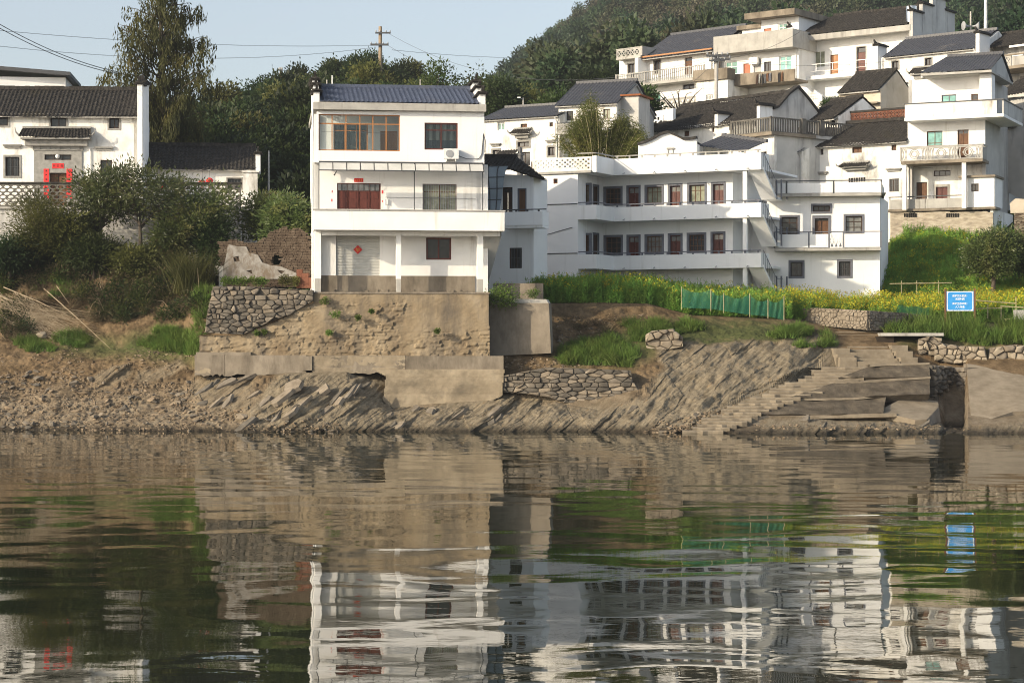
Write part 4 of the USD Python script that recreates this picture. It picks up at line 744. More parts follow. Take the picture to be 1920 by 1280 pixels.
C_ = P(1648, 683, 105.6); E_ = P(1602, 622, 110.8)
st2 = thing('upper_steps', 'short upper flight of stone steps between low side blocks', 'steps', (C_[0], C_[1], 0), math.atan2(*(E_ - C_)[[1, 0]]))
L2 = float(np.linalg.norm((E_ - C_)[:2]))
for k in range(11):
    zt_ = C_[2] + (E_[2] - C_[2]) * (k + 1) / 11; j = rs.normal(0, .03, 2)
    put(st2, 'step', MB().box(L2 * k / 11, L2 * (k + 1) / 11 + .25, -1.15 + j[0], 1.15 + j[1], zt_ - .5, zt_).mesh(), 'step_stone')
for k, sd in ((0, 1), (1, 1), (3, 1), (0, -1), (2, -1), (4, -1)):
    zt_ = C_[2] + (E_[2] - C_[2]) * (k + 1.6) / 11; y0 = 1.2 * sd; put(st2, 'side_block', MB().box(L2 * k / 11, L2 * (k + 1.1) / 11 + .3, min(y0, y0 + .9 * sd), max(y0, y0 + .9 * sd), zt_ - 1.2, zt_ + .12).mesh(), 'step_stone')
lab = ['top dark sloping slab of the landing bank beside the upper steps', 'middle dark sloping slab of the landing bank with a pale edge', 'lowest and widest dark sloping slab of the landing bank']
for k, (top, bot) in enumerate((([(1630, 686, 105.2), (1660, 684, 105.4), (1742, 682, 105.6)], [(1572, 708, 103.9), (1640, 707, 104.0), (1744, 706, 104.1)]),
                               ([(1566, 717, 103.3), (1615, 717, 103.5), (1660, 713, 103.8), (1744, 708, 104.2)], [(1480, 746, 101.5), (1560, 746, 101.7), (1650, 742, 102.0), (1744, 738, 102.4)]),
                               ([(1476, 748, 101.6), (1540, 749, 101.8), (1610, 747, 102.0), (1662, 741, 102.4)], [(1408, 777, 99.4), (1480, 777, 99.6), (1570, 777, 99.8), (1656, 774, 100.2)]))):
    Tp, Bp = np.array([P(p[0], p[1], p[2] - 0.55) for p in top]), np.array([P(p[0], p[1], p[2] - 0.55) for p in bot]); nn = 46; ti = np.linspace(0, 1, nn)
    ip = lambda Q: np.stack([np.interp(ti, np.linspace(0, 1, len(Q)), Q[:, c]) for c in range(3)], 1)
    Tq, Bq = ip(Tp), ip(Bp); rows = [Tq + np.array([0, .9, 0.0]), Tq + np.array([0, .02, 0.01])] + [Tq * (1 - f) + Bq * f for f in np.linspace(0, 1, 14)] + [Bq + np.array([0, .5, -.35])]
    V = np.array(rows); dsp = meshkit.fbm(V * 1.3, 4, 50 + k) - .5; V[2:-1] += (dsp[2:-1] * .34)[..., None] * np.array([0, -.8, .5])
    t = thing('landing_slab', lab[k], 'slab'); put(t, 'slab_face', grid_mesh(V), 'dark_slab', smooth=50)
    ed = np.array([Tq + np.array([0, .55, -.02]), Tq + np.array([0, .55, .07]), Tq + np.array([0, -.12, .07]), Tq + np.array([0, -.14, -.04])]); ed[1:3, :, 2] += .03 * (meshkit.noise(ed[1:3] * 2, 5) - .5)
    put(t, 'pale_edge', grid_mesh(ed), 'step_stone')
Tp = np.array([P(*p) for p in ((1290, 812, 97.0), (1370, 797, 98.0), (1445, 779, 99.2), (1560, 779, 99.4), (1680, 777, 99.6))]); ti = np.linspace(0, 1, 40); Tq = np.stack([np.interp(ti, np.linspace(0, 1, 5), Tp[:, c]) for c in range(3)], 1)
ed = np.array([Tq + np.array([0, 1.2, .02]), Tq + np.array([0, 1.1, .08]), Tq + np.array([0, -.12, .07]), Tq + np.array([0, -.14, -.12]), Tq + np.array([0, .3, -.2])]); ed += .06 * (meshkit.fbm(ed * 1.5, 3, 4)[..., None] - .5)
put_top('stone_path', grid_mesh(ed), 'step_stone', label='pale stone path running along the rock from the steps', cat='path', kind='structure')
t = thing('concrete_slab', 'broken pale concrete slab tilted beside the dark channel', 'slab')
pts = [P(1645, 771, 100.2), P(1700, 742, 102.6), P(1758, 752, 102.6), P(1760, 760, 102), P(1738, 786, 98.9), P(1716, 787, 98.8)]
v = np.array(pts + [p - np.array([0, -.1, .3]) for p in pts]); k = len(pts)
put(t, 'slab_top', (v, np.array([(0, 1, 2), (0, 2, 3), (0, 3, 4), (0, 4, 5)] + [(i, (i + 1) % k, k + (i + 1) % k) for i in range(k)] + [(i, k + (i + 1) % k, k + i) for i in range(k)])), 'step_stone')
put(t, 'slab_end', MB().add([P(1739, 786, 98.9), P(1760, 762, 101.6), P(1764, 790, 101.2), P(1744, 800, 98.9)] + [p + np.array([.1, 1, 0]) for p in (P(1739, 786, 98.9), P(1760, 762, 101.6), P(1764, 790, 101.2), P(1744, 800, 98.9))], [(0, 1, 2, 3), (4, 7, 6, 5), (0, 4, 5, 1), (1, 5, 6, 2), (2, 6, 7, 3), (3, 7, 4, 0)]).mesh(), 'concrete')
t = thing('concrete_ramp', 'large smooth sloping concrete slab right of the dark channel', 'ramp')
top, bot = [P(1813, 682, 106.6), P(1960, 690, 106.6), P(2150, 690, 106.4)], [P(1822, 797, 98.6), P(1900, 771, 99.6), P(2150, 768, 99.8)]
Tq, Bq = np.array(top), np.array(bot); ti = np.linspace(0, 1, 50); ip = lambda Q: np.stack([np.interp(ti, (0, .35, 1), Q[:, c]) for c in range(3)], 1); Tq, Bq = ip(Tq), ip(Bq)
V = np.array([Tq + np.array([0, .8, .0])] + [Tq * (1 - f) + Bq * f for f in np.linspace(0, 1, 30)] + [Bq + np.array([0, .1, -.25 ]), Bq + np.array([0, .8, -.5])]); V[1:-2] += (.05 * (meshkit.fbm(V[1:-2] * .8, 3, 2) - .5))[..., None] * np.array([0, -1, .6])
put(t, 'slab_top', grid_mesh(V), 'step_stone', smooth=40); e0 = V[:, 0]; put(t, 'slab_end', grid_mesh(np.array([e0, e0 + np.array([-.02, .3, -1.4])])), 'concrete')
h9 = House('channel_wall', 'rough stone side of the dark drainage channel', 'stone wall', (1738, 104.6), (1778, 106.8), ZZ(800, 105))
stones(h9, [(1744, 684), (1780, 686), (1782, 800), (1750, 795)], 0.5, 0.22, -.1, 0.22, 15, ['stone_a', 'stone_c', 'stone_b'], back_t=.8)
h10 = House('channel_wall', 'right stone side of drainage channel under the ramp head', 'stone wall', (1790, 106.9), (1818, 105.6), ZZ(800, 105))
stones(h10, [(1786, 688), (1813, 688), (1816, 795), (1790, 780)], 0.5, 0.22, 0, 0.2, 16, ['stone_a', 'stone_b'], back_t=.8)
h11 = House('culvert', 'dark square culvert mouth under a flat stone lintel', 'culvert', (1660, 108.6), (1765, 108.4), ZZ(662, 108.5))
q_ = h11.rect(1676, 629, 1742, 660)
h11.put('lintel', MB().box(q_[0] - .7, q_[1] + .75, -.25, 1.8, q_[3] - .02, q_[3] + .14), 'concrete_grey')
h11.put('culvert_wall', MB().box(q_[0] - .9, q_[0], 0, 1.7, q_[2] - .6, q_[3] - .03).box(q_[0], q_[1] + .3, 1.75, 1.9, q_[2] - .5, q_[3] - .03), 'joint_dark')
stones(h11, [(1722, 636), (1742, 630), (1766, 634), (1766, 668), (1720, 664)], .42, .3, -.15, .25, 18, ['stone_b', 'stone_pale'], back_t=1.5)
h12 = House('field_wall', 'rough pale stone wall below the wild grass by the sign', 'stone wall', (1752, 108.0), (1850, 107.2), ZZ(680, 107.5))
stones(h12, [(1752, 640), (1800, 648), (1846, 650), (1852, 676), (1790, 682), (1752, 676)], .4, .28, 0, .24, 19, ['stone_b', 'stone_pale'], back_t=.8)
h13 = House('field_wall', 'rough pale stone wall at the right edge below the grass', 'stone wall', (1846, 107.4), (1990, 107.0), ZZ(680, 107.2))
stones(h13, [(1856, 652), (1900, 646), (1985, 648), (1985, 684), (1850, 680)], .42, .28, 0, .24, 20, ['stone_b', 'stone_pale'], back_t=.8)
# ruined wall
h = House('ruined_wall', 'ruined brick wall with flaking plaster and a small square hole', 'ruin', (411, 107.8), (586, 107.2), ZZ(536, 107.5))
ruin = Polygon([h.uz(*p) for p in ((411, 452), (440, 450), (462, 456), (482, 455), (500, 443), (512, 432), (530, 425), (545, 430), (560, 428), (575, 438), (582, 452), (586, 480), (586, 538), (411, 538))])
hole = sbox(*[h.rect(511, 478, 526, 495)[i] for i in (0, 2, 1, 3)]); solid = ruin.difference(hole)
h.put('wall_core', MB().poly(solid.buffer(-.04), .08, .42), 'joint_dark'); rb_ = np.random.default_rng(2); bm = MB(); import shapely
x0, z0, x1, z1 = ruin.bounds; z = z0; row = 0
while z < z1:
    x = x0 - rb_.uniform(0, .3)
    while x < x1:
        wv = rb_.choice([.13, .26, .30, .34]); g = sbox(x + .008, z + .008, x + wv - .008, z + .078)
        if shapely.contains(solid, g.centroid): pr = rb_.uniform(-.03, .035); bm.box(x + .008, x + wv - .008, pr, .2, z + .008, z + .078)
        x += wv
    z += .086; row += 1
h.put('bricks', bm, 'brick', kind='stuff')
noisy('flaked_plaster', [(0.3, (0.122, 0.104, 0.083)), (0.48, (0.238, 0.223, 0.202)), (0.68, (0.331, 0.324, 0.306))], scale=1.6, detail=9, roughness=0.95, bump=.5, bump_scale=7, bdist=.03, stain=(0.15, 0.12, 0.09), stain_scale=1.6, stain_lo=.46, stain_hi=.62, stain_stretch=(1.3, 1.3, .7))
pl = Polygon([h.uz(*p) for p in ((428, 458), (445, 462), (462, 462), (468, 474), (484, 478), (492, 492), (506, 497), (528, 500), (545, 507), (556, 512), (556, 522), (470, 524), (412, 524), (414, 508), (420, 500), (425, 478))]).difference(unary_union([Polygon([h.uz(*p) for p in q_]) for q_ in (((438, 482), (448, 480), (450, 490), (440, 491)), ((462, 508), (472, 506), (474, 514)), ((520, 506), (535, 508), (528, 514)))]))
h.put('plaster', MB().poly(pl, -.06, .02), 'flaked_plaster')
h.put('plaster', MB().poly(Polygon([h.uz(*p) for p in ((411, 500), (419, 498), (418, 538), (411, 538))]), -.07, .02), 'concrete_grey')
h = House('brick_pile', 'low stepped red brick wall end beside the ruin', 'brick wall', (557, 106.6), (592, 106.4), ZZ(536, 106.5))
for k, (a, b, zt_) in enumerate(((556, 566, 505), (566, 578, 512), (578, 592, 520))): q_ = h.rect(a, zt_, b, 540); h.box('brick_step', 'red_brick', q_[0], q_[1] - .01, 0, .25, q_[2], q_[3])
# ---------------------------------------------------------------- long white building with verandas
h = House('veranda_building', 'long white two-storey building with dark-framed doors along open verandas', 'building', (1148, 120.3), (1427, 116.05), 6.3)
P0, P1, P2 = (8.77 - 6.3, 9.62 - 6.3), (11.7 - 6.3, 12.55 - 6.3), (14.48 - 6.3, 15.46 - 6.3); W_ = h.w
DA, DM = -2.6, 1.35; ua = h.uz(1083, 400, DA)[0]; ul = h.uz(1001, 400, DA)[0]; ur = h.uz(1119, 400, -1.4)[0] if False else -0.0 - 0.55; um = h.uz(1368, 400, DM)[0]
for k, (p, nm) in enumerate(((P0, 'veranda_parapet'), (P1, 'veranda_parapet'), (P2, 'roof_parapet'))):
    m = MB().box(ua if k < 2 else h.uz(1110, 300, DA)[0], 0.12, DA, DA + .12, *p).box(0.0, .12, DA + .12, .12, *p).box(.12, W_, 0, .12, *p).box(W_ - .12, W_, .12, 1.4, *p)
    h.put(nm, m, 'white_clean')
    h.put('floor_slab', MB().box(ul + .1, .0, DA + .125, 7.0, p[0] + .02, p[0] + .16).box(.0, W_ - .13, .125, 7.0, p[0] + .02, p[0] + .16), 'white_clean')
    m = MB(); zr_ = p[1] + (.16 if k < 2 else .17); 
    m.tube((ua, DA + .06, zr_), (.06, DA + .06, zr_), .035).tube((.06, DA + .06, zr_), (.06, .06, zr_), .035).tube((.06, .06, zr_), (W_ - .05, .06, zr_), .035)
    for q_ in range(12): x = .3 + (W_ - .5) * q_ / 11; m.box(x - .05, x + .05, .03, .09, p[1] + .002, zr_ - .03)
    if k < 2 or True: h.put('hand_rail', m, 'slate_paint' if k < 2 else 'concrete_grey')
    for q_ in range(5):
        x = .8 + (W_ - 1.6) * q_ / 4; h.put('drain_spout', MB().tube((x, 0, p[0] + .12), (x + .02, -.28, p[0] + .04), .03).mesh(), 'steel_grey')
# wing front wall
h.facade('wing_wall', [(1001, 315), (1083.5, 315), (1083.5, 530), (1001, 530)], [(1037.5, 335, 1045.5, 344.5, dict(frame='rust', pane='dark_pane', cols=1, fw=.05, inset=.1))], d=DA - .003, t=.25, mat='white_clean')
h.put('wing_wall', MB().box(ul, ua, DA + .003, DA + .247, 0, h.uz(1040, 520, DA)[1]), 'white_clean')
h.put('side_wall', MB().box(ul, ul + .2, DA + .25, 7, 0, P2[0] + .35).box(ua - .2, ua - .0, DA + .25, -1.4, 0, P2[0]).box(ul + .2, W_ - 2, 6.8, 7, 0, P2[0] + .1), 'white_clean')
h.block_lattice(ul, h.uz(1109, 300, DA)[0], DA - .02, DA + .1, P2[0] + .12, P2[1] - .04, 21, 5, 'old_plaster', 'roof_lattice', 'check', .1)
h.put('roof_edge', MB().box(ul - .12, h.uz(1110, 300, DA)[0] - .01, DA - .16, DA + .3, P2[0] - .02, P2[0] + .11), 'concrete_grey')
zz = lambda y, d=DM: h.uz(1250, y, d)[1]
Z = lambda x, y: (980 + x / 3.84, 300 + y / 3.84)
def bay(x0, y0, x1, y1, fl, d=DM, door=False, **o):
    r = h.rect(*Z(x0, y0), *Z(x1, y1), d)
    zf = (P0[0], P1[0])[fl] + .17
    base = zf + .01 if door else max(r[2], zf + .75)
    return (r[0], base, r[1], r[3], o)
def row(d, items):
    out = []
    for x0, y0, x1, y1, fl, kind in items:
        if kind == 'door': o = dict(frame='red_wood', panel='red_wood', pane='grey_pane', cols=2, hrow=[.80], fw=.06, inset=.12, surround='slate_paint', sw=.13, name='door')
        elif kind == 'dark': o = dict(frame='dark_wood', panel='dark_wood', pane='dark_pane', cols=1, hrow=[.8], fw=.07, inset=.12, surround='slate_paint', sw=.1, name='door')
        elif kind == 'cur': o = dict(frame='brown_wood', pane='curtain_pane', cols=3, rows=1, hrow=[.68], fw=.05, inset=.14, surround='slate_paint', sw=.13)
        else: o = dict(frame='brown_wood', pane=('dark_pane', 'grey_pane', 'dark_pane', 'curtain_pane')[int(x0 / 97) % 4], cols=4 - int(x0) % 2, rows=1, hrow=[.33, .68], fw=.05, inset=.14, surround='slate_paint', sw=.13)
        b = bay(x0, y0, x1, y1, fl, d, kind in ('door', 'dark'))
        out.append((b[0], b[2], b[1], b[3], o))
    return [(a, b, c, e, dict(o, outer=True)) for a, b, c, e, o in [(x[0], x[1], x[2], x[3], x[4]) for x in out]]
items = [(582, 190, 720, 330, 1, 'win'), (747, 182, 850, 345, 1, 'door'), (878, 178, 1016, 325, 1, 'cur'), (1046, 170, 1150, 335, 1, 'door'), (1185, 163, 1325, 318, 1, 'cur'), (1355, 158, 1462, 322, 1, 'door'),
         (583, 540, 722, 690, 0, 'win'), (748, 537, 850, 690, 0, 'door'), (878, 533, 1017, 680, 0, 'win'), (1046, 527, 1152, 690, 0, 'door'), (1182, 522, 1322, 670, 0, 'win'), (1353, 515, 1460, 680, 0, 'door')]
urw = h.uz(*Z(578, 300), DM)[0]
def facade_r(name, u0, u1, z0, z1, rows, d, t=.22, mat='white_clean'):
    holes = []
    for r, o in rows: sw = o['sw']; holes.append(sbox(r[0] + .01, r[2] + .01, r[1] - .01, r[3] - .01))
    h.put(name, MB().poly(sbox(u0, z0, u1, z1).difference(unary_union(holes)), d, d + t), mat)
    for r, o in rows:
        o = dict(o); sw = o['sw']; h.window((r[0] + sw, r[1] - sw, r[2] + sw, r[3] - sw), d, **o)
def rows_of(items, d):
    out = []
    for w in row(d, items):
        a, b, c, e, o = w     # u0, u1, z0, z1
        out.append(((a, b, c, e), {k: v for k, v in o.items() if k != 'outer'}))
    return out
facade_r('main_wall', urw, um, 0, P2[0] + .02, rows_of(items, DM), DM)
ud = h.uz(*Z(500, 300), -1.4)[0] + .35
facade_r('wing_inner_wall', ua, urw, 0, P2[0] + .02, rows_of([(432, 165, 492, 325, 1, 'cur'), (432, 525, 492, 690, 0, 'win')], -1.4), -1.4)
# return wall of the wing, with its two doors
m = MB().poly(sbox(-1.18, 0, DM, P2[0]).difference(unary_union([sbox(-.2, z0 + .17, .75, z0 + 2.3) for z0 in (P0[0], P1[0])])), 0, .2); v, f = m.mesh(); v = np.stack([urw - .2 + v[:, 1], v[:, 0], v[:, 2]], 1); h.put('return_wall', (v, f), 'white_clean')
for z0 in (P0[0], P1[0]):
    dd = h.put('door', MB().box(urw - .02, urw + .02, -.2, -.08, z0 + .17, z0 + 2.3).box(urw - .02, urw + .02, .63, .75, z0 + .17, z0 + 2.3).box(urw - .02, urw + .02, -.08, .63, z0 + 2.18, z0 + 2.3), 'slate_paint'); put(dd, 'door_leaf', MB().box(urw - .1, urw - .06, -.08, .63, z0 + .17, z0 + 2.18).mesh(), 'dark_wood')
# stair bay
h.put('stair_wall', MB().box(um, um + .2, DM, 6.5, 0, P2[0]).box(um + .2, W_ + 1.2, 4.6, 4.8, 0, P2[0] - 2.9), 'white_clean')
uc = h.uz(1397, 400, .2)[0]; h.put('column', MB().box(uc - .12, uc + .12, .14, .38, 0, P2[0] + .02), 'white_clean')
uf0, uf1 = h.uz(1404, 330, .2)[0], h.uz(1432, 330, .2)[0]
for p in (P0, P1, P2):
    zt_ = p[0] + .02
    h.put('stair_flight', MB().prism([(.15, zt_), (.15, zt_ + .14), (2.5, zt_ - 1.45), (3.6, zt_ - 1.45), (3.6, zt_ - 1.62), (2.4, zt_ - 1.62)], uf0, uf1), 'white_clean')
    m = MB()
    for q_ in range(8): d_ = .2 + 2.3 * q_ / 7; z_ = zt_ + .14 - 1.59 * q_ / 7; m.box(uf1 - .02, uf1, d_ - .01, d_ + .01, z_, z_ + .85)
    m.path([(uf1 - .015, .2, zt_ + .99), (uf1 - .015, 2.5, zt_ - .6), (uf1 - .015, 3.6, zt_ - .6)], .02); m.box(uf1 - .05, uf1 + .03, 2.45, 2.53, zt_ - 1.6, zt_ - .45).box(uf1 + .25, uf1 + .33, 2.45, 2.53, zt_ - 1.6, zt_ - .45).box(uf1 + .25, uf1 + .33, 3.45, 3.53, zt_ - 1.6, zt_ - .45)
    h.put('stair_rail', m, 'slate_paint')
m = MB()
for p in (P0, P1):
    pass
x_, y_ = h.uz(1067, 425, DA - .05); m.path([(ul + .2, DA - .03, y_ - .6), (x_ + .2, DA - .04, y_ - .05)], .02); yb = h.uz(1040, 383.5, DA)[1]; m.tube((ul, DA - .02, yb), (ua, DA - .02, yb), .03); yb = h.uz(1040, 475.5, DA)[1]; m.tube((ul, DA - .02, yb), (ua, DA - .02, yb), .03)
h.put('cable', m, 'steel_dark')
# ---------------------------------------------------------------- white two-storey house to its right
h = House('slate_trim_house', 'white two-storey house with slate-blue window surrounds and a lattice balcony', 'house', (1438, 119.6), (1650, 118.6), 6.0)
Z = lambda x, y: (1380 + x / 3.556, 320 + y / 3.556)
zw = lambda x0, y0, x1, y1, **o: (*Z(x0, y0), *Z(x1, y1), o)
zr_ = h.uz(1550, 364)[1]; zb = h.uz(1550, 466)[1]
pane = dict(surround='slate_paint', inset=.14, frame='dark_wood')
h.facade('front_wall', [(1438, 364), (1650, 362), (1650, 580), (1438, 580)], [zw(290, 296, 424, 437, cols=2, rows=3, pane='dark_pane', **pane), zw(500, 220, 640, 287, cols=3, pane='dark_pane', **pane), zw(508, 318, 633, 466, cols=2, panel='brown_wood', fw=.06, name='door', hrow=[.9], pane='dark_pane', **{**pane, 'surround': None} ),
    zw(717, 289, 855, 427, cols=2, rows=3, pane='grey_pane', **pane), zw(350, 596, 457, 718, cols=2, rows=2, pane='dark_pane', bars=5, **pane), zw(673, 592, 776, 716, cols=2, rows=2, pane='dark_pane', bars=5, **pane)], mat='white_clean')
q_ = h.rect(*Z(508, 298), *Z(633, 318)); h.put('door_head', MB().box(q_[0], q_[1], -.03, -.002, q_[2], q_[3]), 'slate_paint')
q_ = h.rect(*Z(508, 318), *Z(633, 466)); h.put('door_surround', MB().box(q_[0], q_[0] + .16, -.03, .1, q_[2], q_[3]).box(q_[1] - .16, q_[1], -.03, .1, q_[2], q_[3]), 'slate_paint')
wr_ = h.w; sl = .85
m = MB(); 
for (d0, d1, s0, s1) in ((.25, 7.5, .0, 1.0),):
    m.add([(wr_ - .2, .25, 0), (wr_ + .75, 7.5, 0), (wr_ + .75, 7.5, zr_), (wr_ - .2, .25, zr_), (wr_ - .4, .25, 0), (wr_ + .5, 7.5, 0), (wr_ + .5, 7.5, zr_), (wr_ - .4, .25, zr_)], [(0, 1, 2, 3), (4, 7, 6, 5), (0, 4, 5, 1), (1, 5, 6, 2), (2, 6, 7, 3), (3, 7, 4, 0)])
m.box(0, .2, .25, 7.5, 0, zr_).box(.2, wr_ + .4, 7.3, 7.5, 0, zr_); h.put('side_wall', m, 'white_clean')
for zf_, nm, dd, x0 in ((zb, 'balcony', -.95, 1452), (zr_, 'roof', -.7, 1455)):
    u0, u1 = h.uz(x0, 400, dd)[0], wr_ + (.02 if nm == 'balcony' else .05)
    h.put(nm + '_slab', MB().box(u0, u1, dd, -.002, zf_ - .17, zf_).box(u0 + .2, u1 + (.3 if nm == 'roof' else 0), .002 if nm == 'roof' else -.003, 7.2 if nm == 'roof' else -.0025, zf_ + .003, zf_ + .06), 'concrete_grey')
    n_ = 3 if nm == 'balcony' else 2; hz = .82 if nm == 'balcony' else .62
    cuts = [0, .325, .515, .65, 1.0] if nm == 'balcony' else [0, .10, .55, 1.0]
    for k in range(len(cuts) - 1):
        a, b = u0 + (u1 - u0) * cuts[k] + .05, u0 + (u1 - u0) * cuts[k + 1] - .05
        if nm == 'balcony' and k == 2 or (nm == 'balcony' and k == 99): 
            la, lb, za, zb2_ = a - .0, b, zf_ + .03, zf_ + hz; hol = []
            cx, cz_ = (la + lb) / 2, (za + zb2_) / 2; bars = []
            L_ = lambda p, q, w=.028: Polygon([(p[0] - w * (q[1] - p[1]) / math.dist(p, q), p[1] + w * (q[0] - p[0]) / math.dist(p, q)), (q[0] - w * (q[1] - p[1]) / math.dist(p, q), q[1] + w * (q[0] - p[0]) / math.dist(p, q)), (q[0] + w * (q[1] - p[1]) / math.dist(p, q), q[1] - w * (q[0] - p[0]) / math.dist(p, q)), (p[0] + w * (q[1] - p[1]) / math.dist(p, q), p[1] - w * (q[0] - p[0]) / math.dist(p, q))])
            w3_ = (lb - la) / 3
            for c_ in range(3):
                a_, b_ = la + w3_ * c_, la + w3_ * (c_ + 1); bars += [L_((a_, za), (b_, zb2_)), L_((a_, zb2_), (b_, za))]
                bars.append(L_((b_, za), (b_, zb2_)))
            bars += [L_((la, za), (la, zb2_)), L_((la, za), (lb, za)), L_((la, zb2_), (lb, zb2_)), L_((la, cz_), (lb, cz_))]
            h.put('balcony_lattice', MB().poly(unary_union(bars), dd + .03, dd + .09), 'white_clean'); continue
        h.put(nm + '_parapet', MB().box(a, b, dd + .03, dd + .11, zf_ + .03, zf_ + hz), 'white_clean')
    m = MB()
    for c_ in cuts: x = u0 + (u1 - u0) * c_; m.box(x - .045, x + .045, dd + .02, dd + .12, zf_ + .003, zf_ + hz + .1)
    m.box(u0 - .05, u1 + .05, dd + .03, dd + .11, zf_ + hz + .103, zf_ + hz + .16); h.put(nm + '_rail', m, 'slate_paint' if nm == 'balcony' else 'steel_dark')
m = MB().add([(u1, -.7, zr_ + .003), (u1 + .35, 4.5, zr_ + .003), (u1 + .35, 4.5, zr_ + .65), (u1, -.7, zr_ + .65), (u1 - .08, -.7, zr_ + .003), (u1 + .25, 4.5, zr_ + .003), (u1 + .25, 4.5, zr_ + .65), (u1 - .08, -.7, zr_ + .65)], [(0, 1, 2, 3), (4, 7, 6, 5), (0, 4, 5, 1), (1, 5, 6, 2), (2, 6, 7, 3), (3, 7, 4, 0)]); h.put('roof_parapet', m, 'old_plaster')
# ---------------------------------------------------------------- low house squeezed behind the river house
h = House('side_house', 'old white house with curved tile eave squeezed between the two white buildings', 'house', (903, 113.6), (995, 112.6), 6.6)
Z = lambda x, y: (880 + x / 4.571, 130 + y / 4.571); zw = lambda x0, y0, x1, y1, **o: (*Z(x0, y0), *Z(x1, y1), o)
h.facade('front_wall', [(900, 325), (994, 329), (994, 560), (900, 560)], [zw(283, 1010, 370, 1240, frame='dark_wood', panel='dark_wood', cols=2, name='door', hrow=[.8], inset=.1), zw(415, 1020, 490, 1240, frame='brown_wood', panel='brown_wood', cols=1, name='door', hrow=[.9], fw=.08, surround='slate_paint', sw=.06, inset=.1), (955, 464.5, 978.5, 503, dict(frame='dark_wood', pane='dark_pane', cols=2, bars=4))], mat='white_clean')
h.put('side_wall', MB().box(h.w - .02, h.w + .18, .0, 2.4, 0, h.uz(994, 332)[1]), 'white_clean')
e = h.uz(900, 322)[1]; h.slope((-.6, -.9, e), (h.w - .9, -.9, e), (-.6, 1.4, e + .95), (h.w - 1.3, 1.4, e + .9), 'old_tile', 5)
h.slope((h.w - .9, -.9, e), (h.w + .75, -.6, e - .55), (h.w - 1.3, 1.4, e + .9), (h.w + .5, 1.4, e - .5), 'old_tile', 6, pitch=.2, course=.2, ridge=False); h.put('roof_board', MB().add([(-.6, -.88, e - .04), (h.w - .9, -.88, e - .04), (h.w + .75, -.58, e - .6), (h.w + .5, 1.4, e - .55), (h.w - 1.3, 1.4, e + .84), (-.6, 1.4, e + .9)], [(0, 1, 4, 5), (1, 2, 3, 4)]), 'concrete_grey')
q_ = h.rect(940, 397, 1016, 424, -1.2); h.put('balcony_parapet', MB().box(q_[0], q_[1], -1.2, -1.1, q_[2] + .05, q_[3]).box(q_[1] - .1, q_[1], -1.1, 0, q_[2] + .05, q_[3]).box(q_[0], q_[1], -1.1, -.0, q_[2] - .1, q_[2] + .04), 'white_clean')
m = MB().tube((q_[0], -1.15, q_[3] + .12), (q_[1] + .25, -1.15, q_[3] + .12), .035)
for k in range(4): x = q_[0] + .2 + (q_[1] - q_[0] - .4) * k / 3; m.box(x - .05, x + .05, -1.19, -1.11, q_[3] + .003, q_[3] + .1)
h.put('hand_rail', m, 'steel_dark')
cm = MB(); uL, uR = h.uz(903, 350, -1.0)[0], h.uz(958, 350, -1.0)[0]; zt_, zb_ = h.uz(930, 313, -1)[1], h.uz(930, 395, -1)[1]; N_ = 12; rows = []
for k in range(N_ + 1):
    f = k / N_; z = zb_ + (zt_ - zb_) * f; bend = -.95 - .5 * math.sin(f * math.pi * .5) ** 3; rows.append([(uL, bend, z), (uR - .7 * (1 - f) ** .7, bend, z)])
pn = MB()
V = np.array(rows); g, f_ = grid_mesh(V); h.put('canopy_sheet', (g, f_), 'canopy_blue' if 'canopy_blue' in M else 'slate_paint', smooth=True)
for k in range(0, N_ + 1, 3): cm.tube(V[k, 0] + np.array([0, -.03, 0]), V[k, 1] + np.array([0, -.03, 0]), .025, 5)
for c_ in (.45, .8): cm.path([(V[k, 0] * (1 - c_ + .12 * k / N_) + V[k, 1] * (c_ - .12 * k / N_)) + np.array([0, -.05, 0]) for k in range(N_ + 1)], .03, 5)
h.put('canopy_frame', cm, 'steel_dark')
